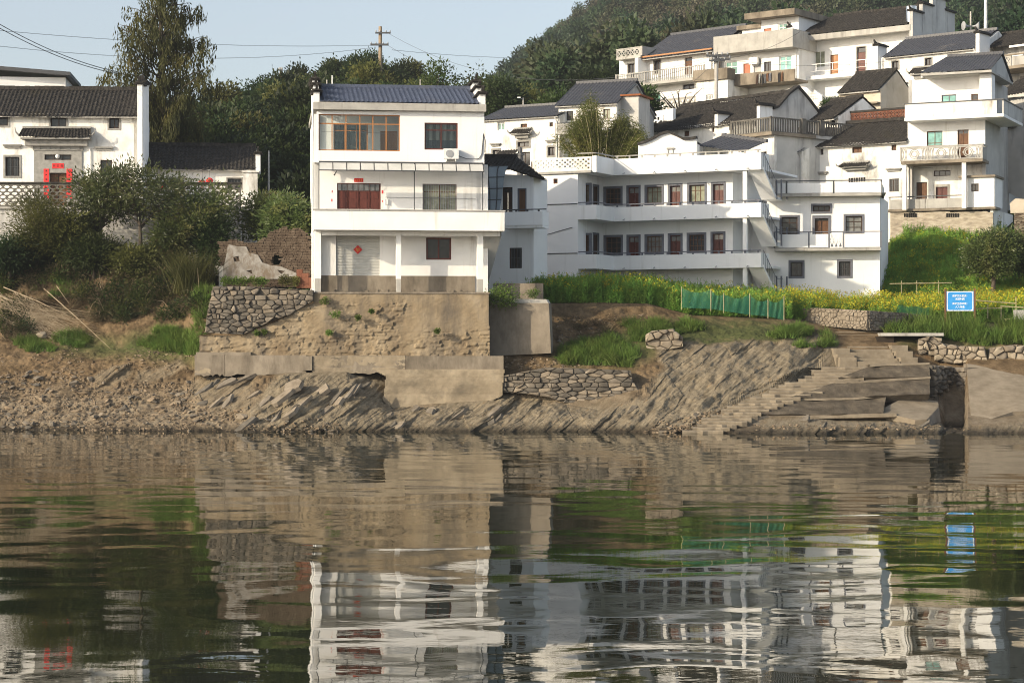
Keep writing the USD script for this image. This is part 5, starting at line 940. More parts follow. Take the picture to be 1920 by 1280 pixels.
# ---------------------------------------------------------------- the village on the slope
V3 = lambda x, y: (1120 + x / 4.571, y / 4.571)
V4 = lambda x, y: (1500 + x / 4.571, y / 4.571)
V5 = lambda x, y: (880 + x / 4.571, 130 + y / 4.571)
V6 = lambda x, y: (1200 + x / 5.333, 160 + y / 5.333)
V7 = lambda x, y: (1500 + x / 4.571, 160 + y / 4.571)
def wz(V, x0, y0, x1, y1, **o): return (*V(x0, y0), *V(x1, y1), o)
VILS = []
class Vil(House):
    """A village house whose level eave runs between two spots of the photograph."""
    def __init__(s, name, label, pa, pb, Ya, zb, cat='house'):
        Yb = Ya * (640 - pa[1]) / (640 - pb[1]); super().__init__(name, label, cat, (pa[0], Ya), (pb[0], Yb), zb); s.ze = ZZ(pa[1], Ya) - zb; VILS.append(s)
    def body(s, wins, depth, mat='old_plaster', ridge=1.5, roof='old_tile', over=.35, seed=0, gable=True, u0=0.0, u1=None, px=True, extra=(), side='old_plaster', rooflen=(0, 0), front=True, **k):
        u1 = s.w if u1 is None else u1
        if front: s.facade('front_wall', [(u0, 0), (u1, 0), (u1, s.ze), (u0, s.ze)], [], mat=mat, px=False) if not wins else s.walls(wins, u0, u1, mat)
        if roof:
            prof = [(0.26, 0), (depth, 0), (depth, s.ze), (depth / 2, s.ze + ridge - .12), (.26, s.ze + .05)]
            s.put('gable_wall', MB().prism(prof, u1 - .25, u1), side); s.put('gable_wall', MB().prism(prof, u0, u0 + .25), side); s.box('back_wall', side, u0 + .25, u1 - .25, depth - .25, depth, 0, s.ze)
            s.gable_roof(u0 - rooflen[0], u1 + rooflen[1], 0, depth, s.ze + .05, s.ze + ridge, roof, over, seed, **k)
        else:
            s.put('side_wall', MB().box(u0, u0 + .25, .25, depth, 0, s.ze).box(u1 - .25, u1, .25, depth, 0, s.ze).box(u0 + .25, u1 - .25, depth - .25, depth, 0, s.ze), side)
            s.box('roof_slab', 'concrete_grey', u0 - .1, u1 + .1, -.35, depth + .1, s.ze + .002, s.ze + .2)
        return s
    def walls(s, wins, u0, u1, mat, d=0.0):
        todo, holes = [], []
        for x0, y0, x1, y1, o in wins:
            r = s.rect(x0, y0, x1, y1, d); o = dict(dict(inset=.12, frame='dark_wood'), **o); holes.append(sbox(r[0], r[2], r[1], r[3])); todo.append((r, o))
        s.put('front_wall', MB().poly(sbox(u0, 0, u1, s.ze).difference(unary_union(holes)), d, d + .25), mat)
        for r, o in todo:
            if o.pop('void', 0): s.put('dark_opening', MB().box(r[0] - .05, r[1] + .05, d + .3, d + .34, r[2] - .05, r[3] + .05), 'dark_room'); continue
            s.window(r, d, **o)
    def canopy(s, x0, y0, x1, y1, V, out=.55, frame=True, bot=None):
        """Tiled hood over a gate, with upturned ends, on a stone frame."""
        r = s.rect(*V(x0, y0), *V(x1, y1)); c = (r[0] + r[1]) / 2; h_ = r[3] - r[2]
        m = s.put('gate_hood', tile_sheet((r[0], -out, r[2] + h_ * .25), (r[1], -out, r[2] + h_ * .25), (r[0] + .15, -.03, r[3]), (r[1] - .15, -.03, r[3]), .2, .16, .05, .03, .015, 3), 'old_tile', smooth=45)
        e = MB().box(r[0] + .1, r[1] - .1, -out + .05, -.003, r[2] + h_ * .1, r[2] + h_ * .22).box(r[0] + .3, r[1] - .3, -out * .5, -.003, r[2] - h_ * .35, r[2] + h_ * .095)
        e.box(r[0] + .12, r[1] - .12, -.16, -.003, r[3] - .02, r[3] + .1)
        for sx, ux in ((-1, r[0]), (1, r[1])): e.path([(ux - sx * .35, -out * .6, r[2] + h_ * .45), (ux, -out * .8, r[2] + h_ * .38), (ux + sx * .16, -out * .9, r[2] + h_ * .6), (ux + sx * .22, -out * .9, r[2] + h_ * .95)], [.07, .07, .05, .02])
        put(m, 'hood_frame', e.mesh(), 'grey_stone')
    def hood(s, V, x0, y0, x1, y1):
        r = s.rect(*V(x0, y0), *V(x1, y1)); s.put('window_hood', MB().box(r[0], r[1], -.2, -.003, r[3] - .09, r[3]).box(r[0] + .08, r[1] - .08, -.12, -.003, r[3] - .2, r[3] - .093), 'grey_stone')
SH = dict(frame='dark_wood', pane='brown_wood', cols=2, fw=.05)         # wooden shutter
DK = dict(frame='dark_wood', pane='dark_pane', cols=2, fw=.06)
# A: white house with a hooded gate, left of the village
a = Vil('village_house', 'white house with small hooded gate and dark blue roof behind the river house', (900, 226), (1049, 217), 141.5, 7.5)
a.body([wz(V5, 240, 455, 302, 523, frame='white_metal', pane='green_pane', cols=2, fw=.07), wz(V5, 438, 467, 495, 503, **SH), wz(V5, 686, 455, 716, 492, **SH), wz(V5, 415, 622, 512, 665, **DK, surround='grey_stone'), wz(V5, 425, 710, 520, 830, **DK),
        wz(V5, 200, 693, 258, 765, **DK, surround='grey_stone'), wz(V5, 675, 667, 732, 740, **DK, surround='grey_stone')], 7.5, roof='slate_tile', ridge=1.25, seed=101, over=.25)
a.canopy(375, 512, 550, 572, V5); a.hood(V5, 185, 636, 272, 650); a.hood(V5, 660, 606, 752, 620); a.put('drain_pipe', MB().path([(.12, -.06, a.ze - .1), (.25, -.08, a.ze - .5), (.28, -.08, 0)], .045, 6), 'concrete_grey')
# B: house with a slate roof and grey gable beside the bamboo
b = Vil('village_house', 'slate-roofed white house with grey gable end rising beside the bamboo', V5(765, 308), V5(1262, 284), 139.5, 9.0)
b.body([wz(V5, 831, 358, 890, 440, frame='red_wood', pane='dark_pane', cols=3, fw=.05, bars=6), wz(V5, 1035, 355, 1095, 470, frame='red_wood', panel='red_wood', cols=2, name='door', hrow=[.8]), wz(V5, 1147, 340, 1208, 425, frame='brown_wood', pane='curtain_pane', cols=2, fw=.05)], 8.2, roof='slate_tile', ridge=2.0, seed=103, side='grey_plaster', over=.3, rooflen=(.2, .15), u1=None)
q_ = b.rect(*V5(735, 458), *V5(1262, 535), -1.0); b.put('balcony_slab', MB().box(q_[0], b.w, -1.0, -.003, q_[2] - .12, q_[2] + .06), 'concrete_grey')
b.block_lattice(q_[0], q_[0] + (b.w - q_[0]) * .5, -1.0, -.92, q_[2] + .063, q_[3], 9, 2, 'concrete_grey', 'balcony_lattice', 'diamond', .06); b.put('balcony_rail', MB().tube((q_[0], -.96, q_[3] + .05), (b.w + 1.5, -.8, q_[3] + .06), .035), 'steel_dark')
b.put('side_annex', MB().box(b.w + .0, b.w + 1.3, .9, 3.4, 0, b.ze + .5), 'grey_plaster'); b.put('annex_roof', MB().box(b.w - .02 + .03, b.w + 1.5, .7, 3.6, b.ze + .503, b.ze + .62), 'rust')
# C: long old house with two stepped tile roofs and a shaded gable
c = Vil('village_house', 'long old whitewashed house with sagging tile roof and dirty curved gable', V6(90, 458), V6(1215, 318), 147, 13.0)
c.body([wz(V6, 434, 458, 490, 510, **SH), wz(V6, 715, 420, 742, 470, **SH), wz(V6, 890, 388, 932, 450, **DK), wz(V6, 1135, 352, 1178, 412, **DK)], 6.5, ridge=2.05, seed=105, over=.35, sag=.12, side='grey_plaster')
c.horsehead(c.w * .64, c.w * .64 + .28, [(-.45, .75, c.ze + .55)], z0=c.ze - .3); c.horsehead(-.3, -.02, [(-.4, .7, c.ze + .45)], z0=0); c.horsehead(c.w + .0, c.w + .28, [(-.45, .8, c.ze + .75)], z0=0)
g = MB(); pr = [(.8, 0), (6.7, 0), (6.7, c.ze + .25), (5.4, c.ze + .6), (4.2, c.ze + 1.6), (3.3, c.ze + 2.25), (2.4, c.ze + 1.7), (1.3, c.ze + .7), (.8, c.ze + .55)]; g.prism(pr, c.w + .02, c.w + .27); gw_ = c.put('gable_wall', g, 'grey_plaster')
cp = [p for p in pr[2:]]; cm = MB()
for p, q_ in zip(cp[:-1], cp[1:]): cm.add([(u_, p[0], p[1] + dz) for dz in (.0, .18) for u_ in (c.w - .12, c.w + .42)] + [(u_, q_[0], q_[1] + dz) for dz in (.0, .18) for u_ in (c.w - .12, c.w + .42)], [(0, 1, 5, 4), (2, 6, 7, 3), (0, 4, 6, 2), (1, 3, 7, 5)])
put(gw_, 'cap', cm.mesh(), 'old_tile')
# balcony terrace with a dark slatted railing, in front of that gable
t = House('railing_terrace', 'tan terrace block with dark concrete balustrade turning the corner', 'terrace', (1371, 136.5), V6(1310, 0)[:1] + (133.5,), 11.0)
q_ = t.rect(*V6(905, 390), *V6(1310, 470)); zt_ = t.uz(*V6(1310, 463))[1]
t.box('terrace_slab', 'concrete', -.1, t.w + .15, -.1, 4.2, zt_ - .22, zt_); t.railing(0, t.w, 0, zt_ + .02, zt_ + 1.0, 24, mat='dark_rail', r=.035, rail=.05, posts=2)
t.box('wall', 'old_plaster', t.w * .28, t.w - .05, .35, .6, 0, zt_ - .225); t.box('dark_opening', 'dark_room', t.w * .62, t.w * .8, .345, .349, 0, zt_ - 1.25)
m = MB(); 
for k in range(34): d_ = .15 + 8.0 * k / 34; m.box(t.w + .01, t.w + .09, d_ - .04, d_ + .04, zt_ + .06, zt_ + .9)
m.box(t.w, t.w + .1, .1, 8.3, zt_ + .9, zt_ + 1.0).box(t.w, t.w + .1, .1, 8.3, zt_ + .0, zt_ + .06)
for d_ in (2.8, 4.6): m.box(t.w - .1, t.w + .2, d_, d_ + .4, zt_ + .003, zt_ + 1.05)
t.put('railing', m, 'dark_rail'); t.put('side_wall', MB().box(t.w - .3, t.w - .04, .61, 8.2, 0, zt_ - .225).box(t.w - .3, t.w + .12, 4.21, 8.2, zt_ - .22, zt_ - .002), 'grey_plaster')
# D: small white gable behind the veranda roof
d = House('gable_house', 'small white gable wall with curved tile coping above the veranda roof', 'house', (1196, 130.5), (1307, 129.5), 9.0)
gp = [V6(-20, 600), V6(60, 575), V6(130, 545), V6(210, 500), V6(280, 478), V6(350, 505), V6(430, 548), V6(500, 548), V6(565, 535)]
pts = [d.uz(*p) for p in gp]; d.put('gable_wall', MB().poly(Polygon(pts + [(pts[-1][0], 0), (pts[0][0], 0)]), 0, .3), 'white_paint'); m = MB()
for p, q_ in zip(pts[:-1], pts[1:]): m.add([(p[0], d_, p[1] + dz) for dz in (.002, .16) for d_ in (-.22, .5)] + [(q_[0], d_, q_[1] + dz) for dz in (.002, .16) for d_ in (-.22, .5)], [(0, 1, 5, 4), (2, 6, 7, 3), (0, 4, 6, 2), (1, 3, 7, 5), (0, 2, 3, 1), (4, 5, 7, 6)])
d.put('coping', m, 'old_tile'); mid = pts[4]
d.slope((pts[4][0], .5, pts[4][1]), (pts[4][0], 7, pts[4][1]), (pts[8][0], .5, pts[8][1] - .2), (pts[8][0], 7, pts[8][1] - .2), 'slate_tile', 9, ridge=False); d.box('side_wall', 'white_paint', pts[8][0] - .25, pts[8][0], .31, 7, 0, pts[8][1] - .3)
r = d.rect(*V6(268, 625), *V6(345, 690)); d.put('niche', MB().box(r[0], r[1], -.1, -.003, r[3] - .1, r[3]).box(r[0] + .06, r[0] + .12, -.05, -.003, r[2], r[3] - .103).box(r[1] - .12, r[1] - .06, -.05, -.003, r[2], r[3] - .103), 'grey_stone')
d2 = House('tile_shed', 'low shed with blue tiles behind the veranda roof', 'shed', V6(575, 0)[:1] + (131,), V6(1040, 0)[:1] + (128.5,), 9.0)
e0, e1 = d2.uz(*V6(590, 608)), d2.uz(*V6(1040, 690)); d2.slope((e0[0], 0, e0[1]), (e1[0], 0, e1[1] + .1), (e0[0], 2.6, e0[1] + .85), (e1[0], 2.6, e1[1] + .95), 'slate_tile', 13); d2.put('wall', MB().box(e0[0], e1[0], .2, .4, 0, e1[1] + .0), 'old_plaster'); d2.put('side_wall', MB().box(e0[0], e0[0] + .2, .41, 3, 0, e0[1] + .1), 'old_plaster')
# E: small blue roof beside the veranda building
e = Vil('village_house', 'small white house with blue tile roof next to the veranda building stairs', V6(1195, 690), V6(1625, 658), 137.5, 8.0)
e.body([wz(V6, 1252, 735, 1294, 792, **DK), wz(V6, 1480, 718, 1528, 776, **SH)], 6, roof='slate_tile', ridge=1.25, seed=107, over=.3, rooflen=(.0, -.05))
# F: long old tile roof with stained wall
f = Vil('village_house', 'long old house with black tile roof and grey-stained white wall above the slate-trimmed house', V7(60, 517), V7(930, 462), 137, 8.5)
f.body([wz(V7, 160, 545, 200, 597, **DK), wz(V7, 447, 527, 530, 580, **SH), wz(V7, 783, 508, 826, 558, **SH), wz(V7, 764, 800, 848, 912, frame='brown_wood', pane='dark_pane', cols=3, fw=.06, bars=5)], 7, ridge=1.75, seed=109, over=.4, sag=.1, mat='stained_plaster')
f.canopy(360, 665, 612, 712, V7, frame=False); f.hood(V7, 120, 742, 240, 756); f.hood(V7, 742, 712, 870, 726); f.horsehead(-.3, -.02, [(-.5, .8, f.ze + .75)], z0=f.ze - 1.2)
r = f.rect(*V7(415, 792), *V7(562, 828)); m = MB()
for k in range(7): x = r[0] + (r[1] - r[0]) * (k + .5) / 7; m.box(x - .07, x + .07, -.02, -.004, r[2], r[3])
f.put('vent_slots', m, 'dark_room')
# G: tall house with three balconies
z0g = 10.3
g = House('balcony_house', 'tall white house with three stacked balconies and a grey tile roof at the right', 'house', (1700, 132.6), (1847, 130.4), z0g)
zl = lambda y, x=1780, dd=0.0: g.uz(x, y, dd)[1]
zf1, zf2 = g.uz(*V7(1200, 640), -1.3)[1], g.uz(*V7(1200, 270), -1.3)[1]
uL, uR = g.uz(1702, 300)[0], g.w
def flr(name, z0, z1, wins, u0=uL, u1=uR, d=0.0, mat='white_paint'):
    todo, holes = [], []
    for V, x0, y0, x1, y1, o in wins:
        r = g.rect(*V(x0, y0), *V(x1, y1), d); r = (r[0], r[1], max(r[2], z0 + .02), min(r[3], z1 - .1)); holes.append(sbox(r[0], r[2], r[1], r[3])); todo.append((r, o))
    g.put(name, MB().poly(sbox(u0, z0, u1, z1).difference(unary_union(holes)) if holes else sbox(u0, z0, u1, z1), d, d + .22), mat)
    for r, o in todo: g.window(r, d, **dict(dict(inset=.1), **o))
flr('front_wall', zf1, zf2 - .2, [(V7, 1086, 392, 1220, 520, dict(frame='brown_wood', pane='teal_pane', cols=2, fw=.06, hrow=[.2])), (V7, 1350, 380, 1445, 640, dict(frame='brown_wood', panel='brown_wood', cols=2, name='door', hrow=[.86], fw=.06))])
zg = 1.2; flr('lower_wall', zg, zf1 - .2, [(V7, 995, 830, 1090, 1010, dict(frame='steel_dark', panel='brown_wood', cols=1, name='door', fw=.05)), (V7, 1165, 870, 1265, 1010, dict(frame='red_wood', panel='red_wood', cols=2, name='door', fw=.06, surround='concrete_grey', sw=.16)), (V7, 1145, 730, 1290, 778, dict(frame='dark_wood', pane='dark_pane', cols=3, fw=.05)), (V7, 1010, 670, 1137, 706, dict(frame='dark_wood', pane='dark_pane', cols=2, fw=.05))], d=.9, mat='old_plaster')
g.put('side_wall', MB().box(uR - .24, uR, .23, 7.5, 0, zf2 + 2.75).box(uL, uL + .22, .23, 7.5, 0, zf2 + 2.7).box(uL + .22, uR - .24, 7.3, 7.5, 0, zf2 + 2.7), 'grey_plaster')
# first-floor balcony with pattern lattice on two pillars
q_ = g.rect(*V7(865, 530), *V7(1560, 640), -1.3); u0, u1 = q_[0], q_[1]
g.put('balcony_slab', MB().box(u0, u1 + .05, -1.35, -.003, zf1 - .2, zf1).box(u0, u1, -.003, .85, zf1 - .2, zf1 - .01), 'concrete'); n_ = 3
for k in range(n_):
    a_, b_ = u0 + (u1 - u0) * k / n_ + .05, u0 + (u1 - u0) * (k + 1) / n_ - .05; hol = []; cx, cz_ = (a_ + b_) / 2, zf1 + .45; S_ = []
    for rr in (.33, .22): S_.append(Polygon([(cx + rr * math.cos(t_), cz_ + rr * math.sin(t_)) for t_ in np.linspace(0, 2 * np.pi, 20)[:-1]]).difference(Polygon([(cx + (rr - .06) * math.cos(t_), cz_ + (rr - .06) * math.sin(t_)) for t_ in np.linspace(0, 2 * np.pi, 20)[:-1]])))
    for i_ in range(9):
        x = a_ + (b_ - a_) * i_ / 9; w_ = (b_ - a_) / 9; z0_, z1_ = zf1 + .05, zf1 + .82
        if abs(x + w_ / 2 - cx) > .4: S_ += [Polygon([(x, z0_), (x + .05, z0_), (x + w_, z1_), (x + w_ - .05, z1_)]), Polygon([(x, z1_), (x + .05, z1_), (x + w_, z0_), (x + w_ - .05, z0_)])]
    S_ += [sbox(a_, zf1 + .02, b_, zf1 + .08), sbox(a_, zf1 + .78, b_, zf1 + .84), sbox(cx - .4, cz_ - .03, cx - .3, cz_ + .03), sbox(cx + .3, cz_ - .03, cx + .4, cz_ + .03)]
    g.put('balcony_lattice', MB().poly(unary_union(S_), -1.32, -1.24), 'concrete_grey')
m = MB()
for k in range(n_ + 1): x = u0 + (u1 - u0) * k / n_; m.box(x - .05, x + .05, -1.34, -1.22, zf1 + .002, zf1 + .86)
g.put('balcony_posts', m, 'concrete_grey'); g.put('balcony_coping', MB().box(u0 - .05, u1 + .1, -1.36, -1.2, zf1 + .863, zf1 + .95).box(u1 - .05, u1 + .1, -1.198, 0, zf1 + .863, zf1 + .95).box(u1 - .05, u1 + .03, -1.198, 0, zf1 + .003, zf1 + .80), 'concrete_grey')
for x0, x1 in ((878, 912), (1388, 1424)): r = g.rect(*V7(x0, 650), *V7(x1, 980), -1.2); g.put('pillar', MB().box(r[0], r[1], -1.25, -.98, zf1 - 3.2, zf1 - .203), 'old_plaster')
# second-floor balcony
q_ = g.rect(*V7(895, 180), *V7(1690, 290), -1.5); u0, u1 = q_[0], q_[1]
g.put('balcony_slab', MB().box(u0, u1 + .4, -1.5, -.003, zf2 - .2, zf2).box(uL, u1 + .4, -.003, 5, zf2 - .2, zf2 - .01), 'white_paint')
for k in range(3): a_, b_ = u0 + (u1 - u0) * (0, .32, .66)[k] + .03, u0 + (u1 - u0) * (.32, .66, 1.0)[k] - .03; g.put('balcony_parapet', MB().box(a_, b_, -1.5, -1.4, zf2 + .003, zf2 + .88), 'old_plaster')
g.put('balcony_parapet', MB().box(u1 + .3, u1 + .4, -1.4, 4.8, zf2 + .003, zf2 + .88), 'grey_plaster'); g.put('balcony_rail', MB().box(u0 - .03, u1 + .45, -1.54, -1.36, zf2 + .883, zf2 + .96).box(u1 + .28, u1 + .45, -1.358, 4.9, zf2 + .883, zf2 + .96), 'steel_dark')
flr('upper_wall', zf2, zf2 + 2.7, [(V4, 1212, 812, 1340, 950, dict(frame='slate_paint', pane='teal_pane', cols=2, fw=.07)), (V4, 1466, 805, 1528, 1000, dict(frame='brown_wood', panel='salmon_door', cols=1, name='door', hrow=[.75]))], u0=uL + .2, d=.25)
r = g.rect(*V4(1530, 740), *V4(1670, 880), -1.2); g.put('stair_tower', MB().box(r[0], uR + .6, -.9, .24, zf2 + .01, zf2 + 2.68), 'white_paint'); ro = zf2 + 2.72
q0, q1 = g.uz(*V4(1035, 745), -1.6)[0], uR + .75
g.put('roof_soffit', MB().box(q0, q1, -1.6, 5.5, ro - .02, ro + .12), 'concrete_grey'); g.slope((q0, -1.62, ro + .15), (q1, -1.62, ro + .15), (q0 + .9, 2.2, ro + 1.65), (q1, 2.2, ro + 1.65), 'slate_tile', 15); g.slope((q0, 5.6, ro + .15), (q1, 5.6, ro + .15), (q0 + .9, 2.2, ro + 1.65), (q1, 2.2, ro + 1.65), 'slate_tile', 16, ridge=False)
g.put('gable_wall', MB().prism([(-1.5, ro + .13), (2.2, ro + 1.5), (5.4, ro + .13)], q1 - .3, q1 - .1), 'grey_plaster')
r = g.rect(*V7(765, 965), *V7(1395, 1070), -.6); g.put('terrace_parapet', MB().box(r[0], r[0] + (r[1] - r[0]) * .5 - .02, -.6, -.48, r[2] + .12, r[3] - .06).box(r[0] + (r[1] - r[0]) * .5 + .02, r[1], -.6, -.48, r[2] + .12, r[3] - .06), 'concrete_grey')
g.put('terrace_rail', MB().box(r[0] - .05, r[1], -.63, -.45, r[3] + .08, r[3] + .14).box(r[0], r[0] + .06, -.57, -.51, r[3] - .057, r[3] + .077).box((r[0] + r[1]) / 2 - .03, (r[0] + r[1]) / 2 + .03, -.57, -.51, r[3] - .057, r[3] + .077), 'steel_dark'); zt_ = r[2]
g.put('terrace_slab', MB().box(r[0] - .1, g.uz(*V7(1665, 1075), -.6)[0] + .1, -.75, .9, zt_ - .06, zt_ + .10), 'concrete')
r2 = g.rect(*V7(1395, 790), *V7(1665, 1070), -.65); hx = g.rect(*V7(1466, 842), *V7(1532, 910), -.65); g.put('toilet_block', MB().poly(sbox(r2[0], zt_ + .103, r2[1], r2[3]).difference(sbox(hx[0], hx[2], hx[1], hx[3])), -.65, -.45).box(r2[1] - .2, r2[1], -.45, 2.0, zt_ + .103, r2[3]).box(r2[0], r2[0] + .18, -.45, .89, zt_ + .103, r2[3]), 'white_paint'); g.window(hx, -.65, **DK); g.put('block_roof', MB().box(r2[0] - .25, r2[1] + .1, -.85, 2.1, r2[3] + .002, r2[3] + .14), 'concrete')
base = g.rect(*V7(775, 1085), *V7(1655, 1290), -.55)
holes = [sbox(*[g.rect(*V7(x, 1098), *V7(x + 13, 1130), -.55)[i] for i in (0, 2, 1, 3)]) for x in list(range(893, 1000, 19)) + list(range(1255, 1360, 19))]

rough_face(g, [g.uz(*V7(x, y), -.55) for x, y in ((775, 1085), (1655, 1085), (1655, 1330), (775, 1330))], -.55, 'base_stone', 'stone_base', lambda U, Z_: .05 * (np.floor(meshkit.noise(np.stack([U * 2.2, Z_ * 5.5, 0 * U], -1), 3) * 5) / 5) + .03 * meshkit.fbm(np.stack([U, Z_, 0 * U], -1) * 6, 3, 1), 4, res=.07, px=False)
m = MB()
for h_ in holes: b_ = h_.bounds; m.box(b_[0], b_[2], -.63, -.6, b_[1], b_[3])
g.put('vent_slots', m, 'dark_room', kind='stuff')
g.put('base_side', MB().box(g.uz(*V7(1655, 1200), -.55)[0] - .2, g.uz(*V7(1655, 1200), -.55)[0], -.49, 6, 0, zt_ - .06), 'old_plaster')
# H: long house under the mountain with an upstairs gallery
h = Vil('village_house', 'long house with dark tile roof and a balustraded gallery, topmost at the left', V3(210, 510), V3(1000, 412), 172, 20.0)
h.walls([wz(V3, 263, 550, 320, 665, **DK, surround='grey_stone', sw=.08), wz(V3, 486, 520, 542, 632, **DK, surround='grey_stone', sw=.08), wz(V3, 748, 492, 812, 640, frame='brown_wood', panel='brown_wood', cols=1, name='door', hrow=[.78]), wz(V3, 1000, 500, 1040, 600, **DK), wz(V3, 730, 722, 832, 768, **DK), wz(V3, 482, 800, 542, 870, frame='dark_wood', pane='green_pane', cols=2)], -.3, h.w, 'white_paint')
h.put('gable_wall', MB().box(-.3, -.05, .26, 8, 0, h.ze).box(h.w - .25, h.w, .26, 8, 0, h.ze), 'white_paint')
us = h.uz(*V3(385, 490))[0]; h.gable_roof(us, h.w + .4, 0, 8, h.ze + .1, h.ze + 2.3, 'slate_tile', .8, 111, pitch=.35, course=.4)
h.put('soffit', MB().box(us, h.w + .3, -.75, -.02, h.ze - .22, h.ze - .1), 'orange_wood')
q_ = h.rect(*V3(163, 420), *V3(365, 490), -.9); h.block_lattice(q_[0], q_[1], -.9, -.82, q_[2], q_[3], 5, 1, 'concrete_grey', 'roof_lattice', 'diamond', .08); h.put('roof_terrace', MB().box(q_[0], q_[1] + .1, -.95, 4, q_[2] - .16, q_[2] - .003).box(q_[1] - .02, q_[1] + .25, -.9, 4, q_[2], q_[3] + .1).box(q_[0] - .03, q_[1], -.93, -.79, q_[3] + .002, q_[3] + .08), 'concrete_grey')
q_ = h.rect(*V3(160, 660), *V3(1000, 700), -1.3); zb_ = h.uz(*V3(420, 712), -1.3)[1]; h.put('gallery_slab', MB().box(q_[0], h.w + .2, -1.35, -.003, zb_ - .2, zb_), 'concrete_grey'); h.railing(q_[0], h.w, -1.3, zb_ + .02, zb_ + .98, 44, 'gallery_railing', 'concrete_grey', .03, .035, posts=6)
h.put('porch_wall', MB().box(h.uz(*V3(360, 600), -.6)[0], h.uz(*V3(372, 600), -.6)[0] + .2, -1.2, -.003, zb_ + .003, h.ze - .25), 'white_paint')
q_ = h.rect(*V3(470, 850), *V3(848, 945), -1.6); 
h.put('lower_slab', MB().box(q_[0], q_[1], -1.65, -.003, q_[2] - .2, q_[2]), 'concrete_grey'); h.block_lattice(q_[0], q_[1], -1.6, -1.52, q_[2] + .003, q_[3], 8, 1, 'concrete_grey', 'balcony_lattice', 'diamond', .06); h.put('balcony_rail', MB().box(q_[0], q_[1] + .1, -1.64, -1.48, q_[3] + .003, q_[3] + .09), 'concrete_grey')
# I: stepped flat-roofed house next to it
i = Vil('flat_house', 'flat-roofed pale house stepping up with a teal window and clothes on its parapet', V3(1000, 395), V3(1725, 318), 166, 19.0)
zi = i.uz(*V3(1400, 385))[1]
i.walls([wz(V3, 1095, 528, 1198, 640, frame='white_metal', pane='green_pane', cols=2, fw=.07, hrow=[.6]), wz(V3, 1250, 545, 1312, 700, frame='salmon_door', panel='salmon_door', cols=1, name='door'), wz(V3, 1338, 508, 1402, 700, frame='grey_plaster', panel='grey_plaster', cols=1, name='door'), wz(V3, 1428, 530, 1490, 700, **DK), wz(V3, 1558, 478, 1664, 605, frame='white_metal', pane='teal_pane', cols=2, rows=2, fw=.08, hrow=[.66]), wz(V3, 1385, 830, 1502, 1000, frame='dark_wood', panel='dark_wood', cols=3, name='door')], 0, i.w, 'white_paint')
i.put('side_wall', MB().box(0, .25, .26, 9, 0, i.ze).box(i.w - .25, i.w, .26, 9, 0, i.ze), 'white_paint')
q0, q1 = i.uz(*V3(1000, 470), -1.2), i.uz(*V3(1680, 410), -1.2); i.put('roof_slab', MB().box(q0[0], q1[0], -1.3, 9, q0[1] - .02, q0[1] + .12), 'concrete_grey'); i.put('roof_parapet', MB().box(q0[0], q1[0], -1.3, -1.15, q0[1] + .123, q0[1] + 1.45).box(q1[0] - .15, q1[0], -1.15, 3, q0[1] + .123, q0[1] + 1.45), 'concrete_grey'); zr_ = q0[1] + .12
p0, p1 = i.uz(*V3(1405, 200), 1.2)[0], i.uz(*V3(1725, 200), 1.2)[0]; zt_ = i.uz(*V3(1560, 160), 1.2)[1]
o_ = [(i.rect(*V3(1428, 245), *V3(1492, 350), 1.2), dict(frame='salmon_door', panel='salmon_door', cols=1, name='door')), (i.rect(*V3(1552, 198), *V3(1660, 325), 1.2), dict(frame='white_metal', pane='green_pane', cols=3, fw=.08, hrow=[.7]))]
i.put('upper_wall', MB().poly(sbox(p0, zr_ + .003, p1, zt_).difference(unary_union([sbox(r[0], r[2], r[1], r[3]) for r, _ in o_])), 1.2, 1.4).box(p1 - .2, p1, 1.4, 7, zr_ + .003, zt_).box(p0, p0 + .2, 1.4, 7, zr_ + .003, zt_), 'white_paint')
for r, o in o_: i.window(r, 1.2, inset=.08, **o)
i.put('upper_roof', MB().box(p0 - .9, p1 + .3, .0, 8.5, zt_ + .003, zt_ + .5), 'concrete'); 
s0 = i.uz(*V3(1240, 280), 2.5)[0]; i.put('side_room', MB().box(s0, p0 - .003, 2.5, 7, zr_ + .003, zr_ + 2.3), 'white_paint'); i.put('side_room_roof', MB().box(s0 - .35, p0 - .003, 2.2, 7.2, zr_ + 2.303, zr_ + 2.65), 'concrete')
q_ = i.rect(*V3(1130, 600), *V3(1690, 680), -2.2); i.put('terrace_parapet', MB().box(i.uz(*V3(1130, 640), -2.2)[0], q_[1], -2.2, -2.05, q_[2] - .35, q_[3] - .15).box(i.uz(*V3(1130, 640), -2.2)[0], q_[1], -2.05, -.003, q_[2] - .35, q_[2] - .15), 'concrete')
bx_ = i.rect(*V3(845, 690), *V3(1118, 960), -3.2); r = i.rect(*V3(930, 812), *V3(992, 945), -3.2)
i.put('corner_block', MB().poly(sbox(bx_[0], 0, bx_[1], bx_[3]).difference(sbox(r[0], r[2], r[1], r[3])), -3.2, -3.0).box(bx_[1] - .2, bx_[1], -3.0, -.003, 0, bx_[3]).box(bx_[0], bx_[0] + .2, -3.0, -.003, 0, bx_[3]), 'old_plaster'); i.window(r, -3.2, frame='white_metal', pane='grey_pane', cols=3, fw=.07, hrow=[.7])
i.put('block_parapet', MB().box(bx_[0] - .15, bx_[1] + .1, -3.45, -3.25, bx_[3] + .003, bx_[3] + .9).box(bx_[1] - .1, bx_[1] + .1, -3.25, -2.2, bx_[3] + .003, bx_[3] + .9).box(bx_[0] - .15, bx_[1] - .1, -3.25, -.003, bx_[3] + .003, bx_[3] + .15), 'concrete')
r = i.rect(*V3(1424, 806), *V3(1460, 832)); i.box('door_plaque', 'red_paper', r[0], r[1], -.03, -.004, r[2], r[3])
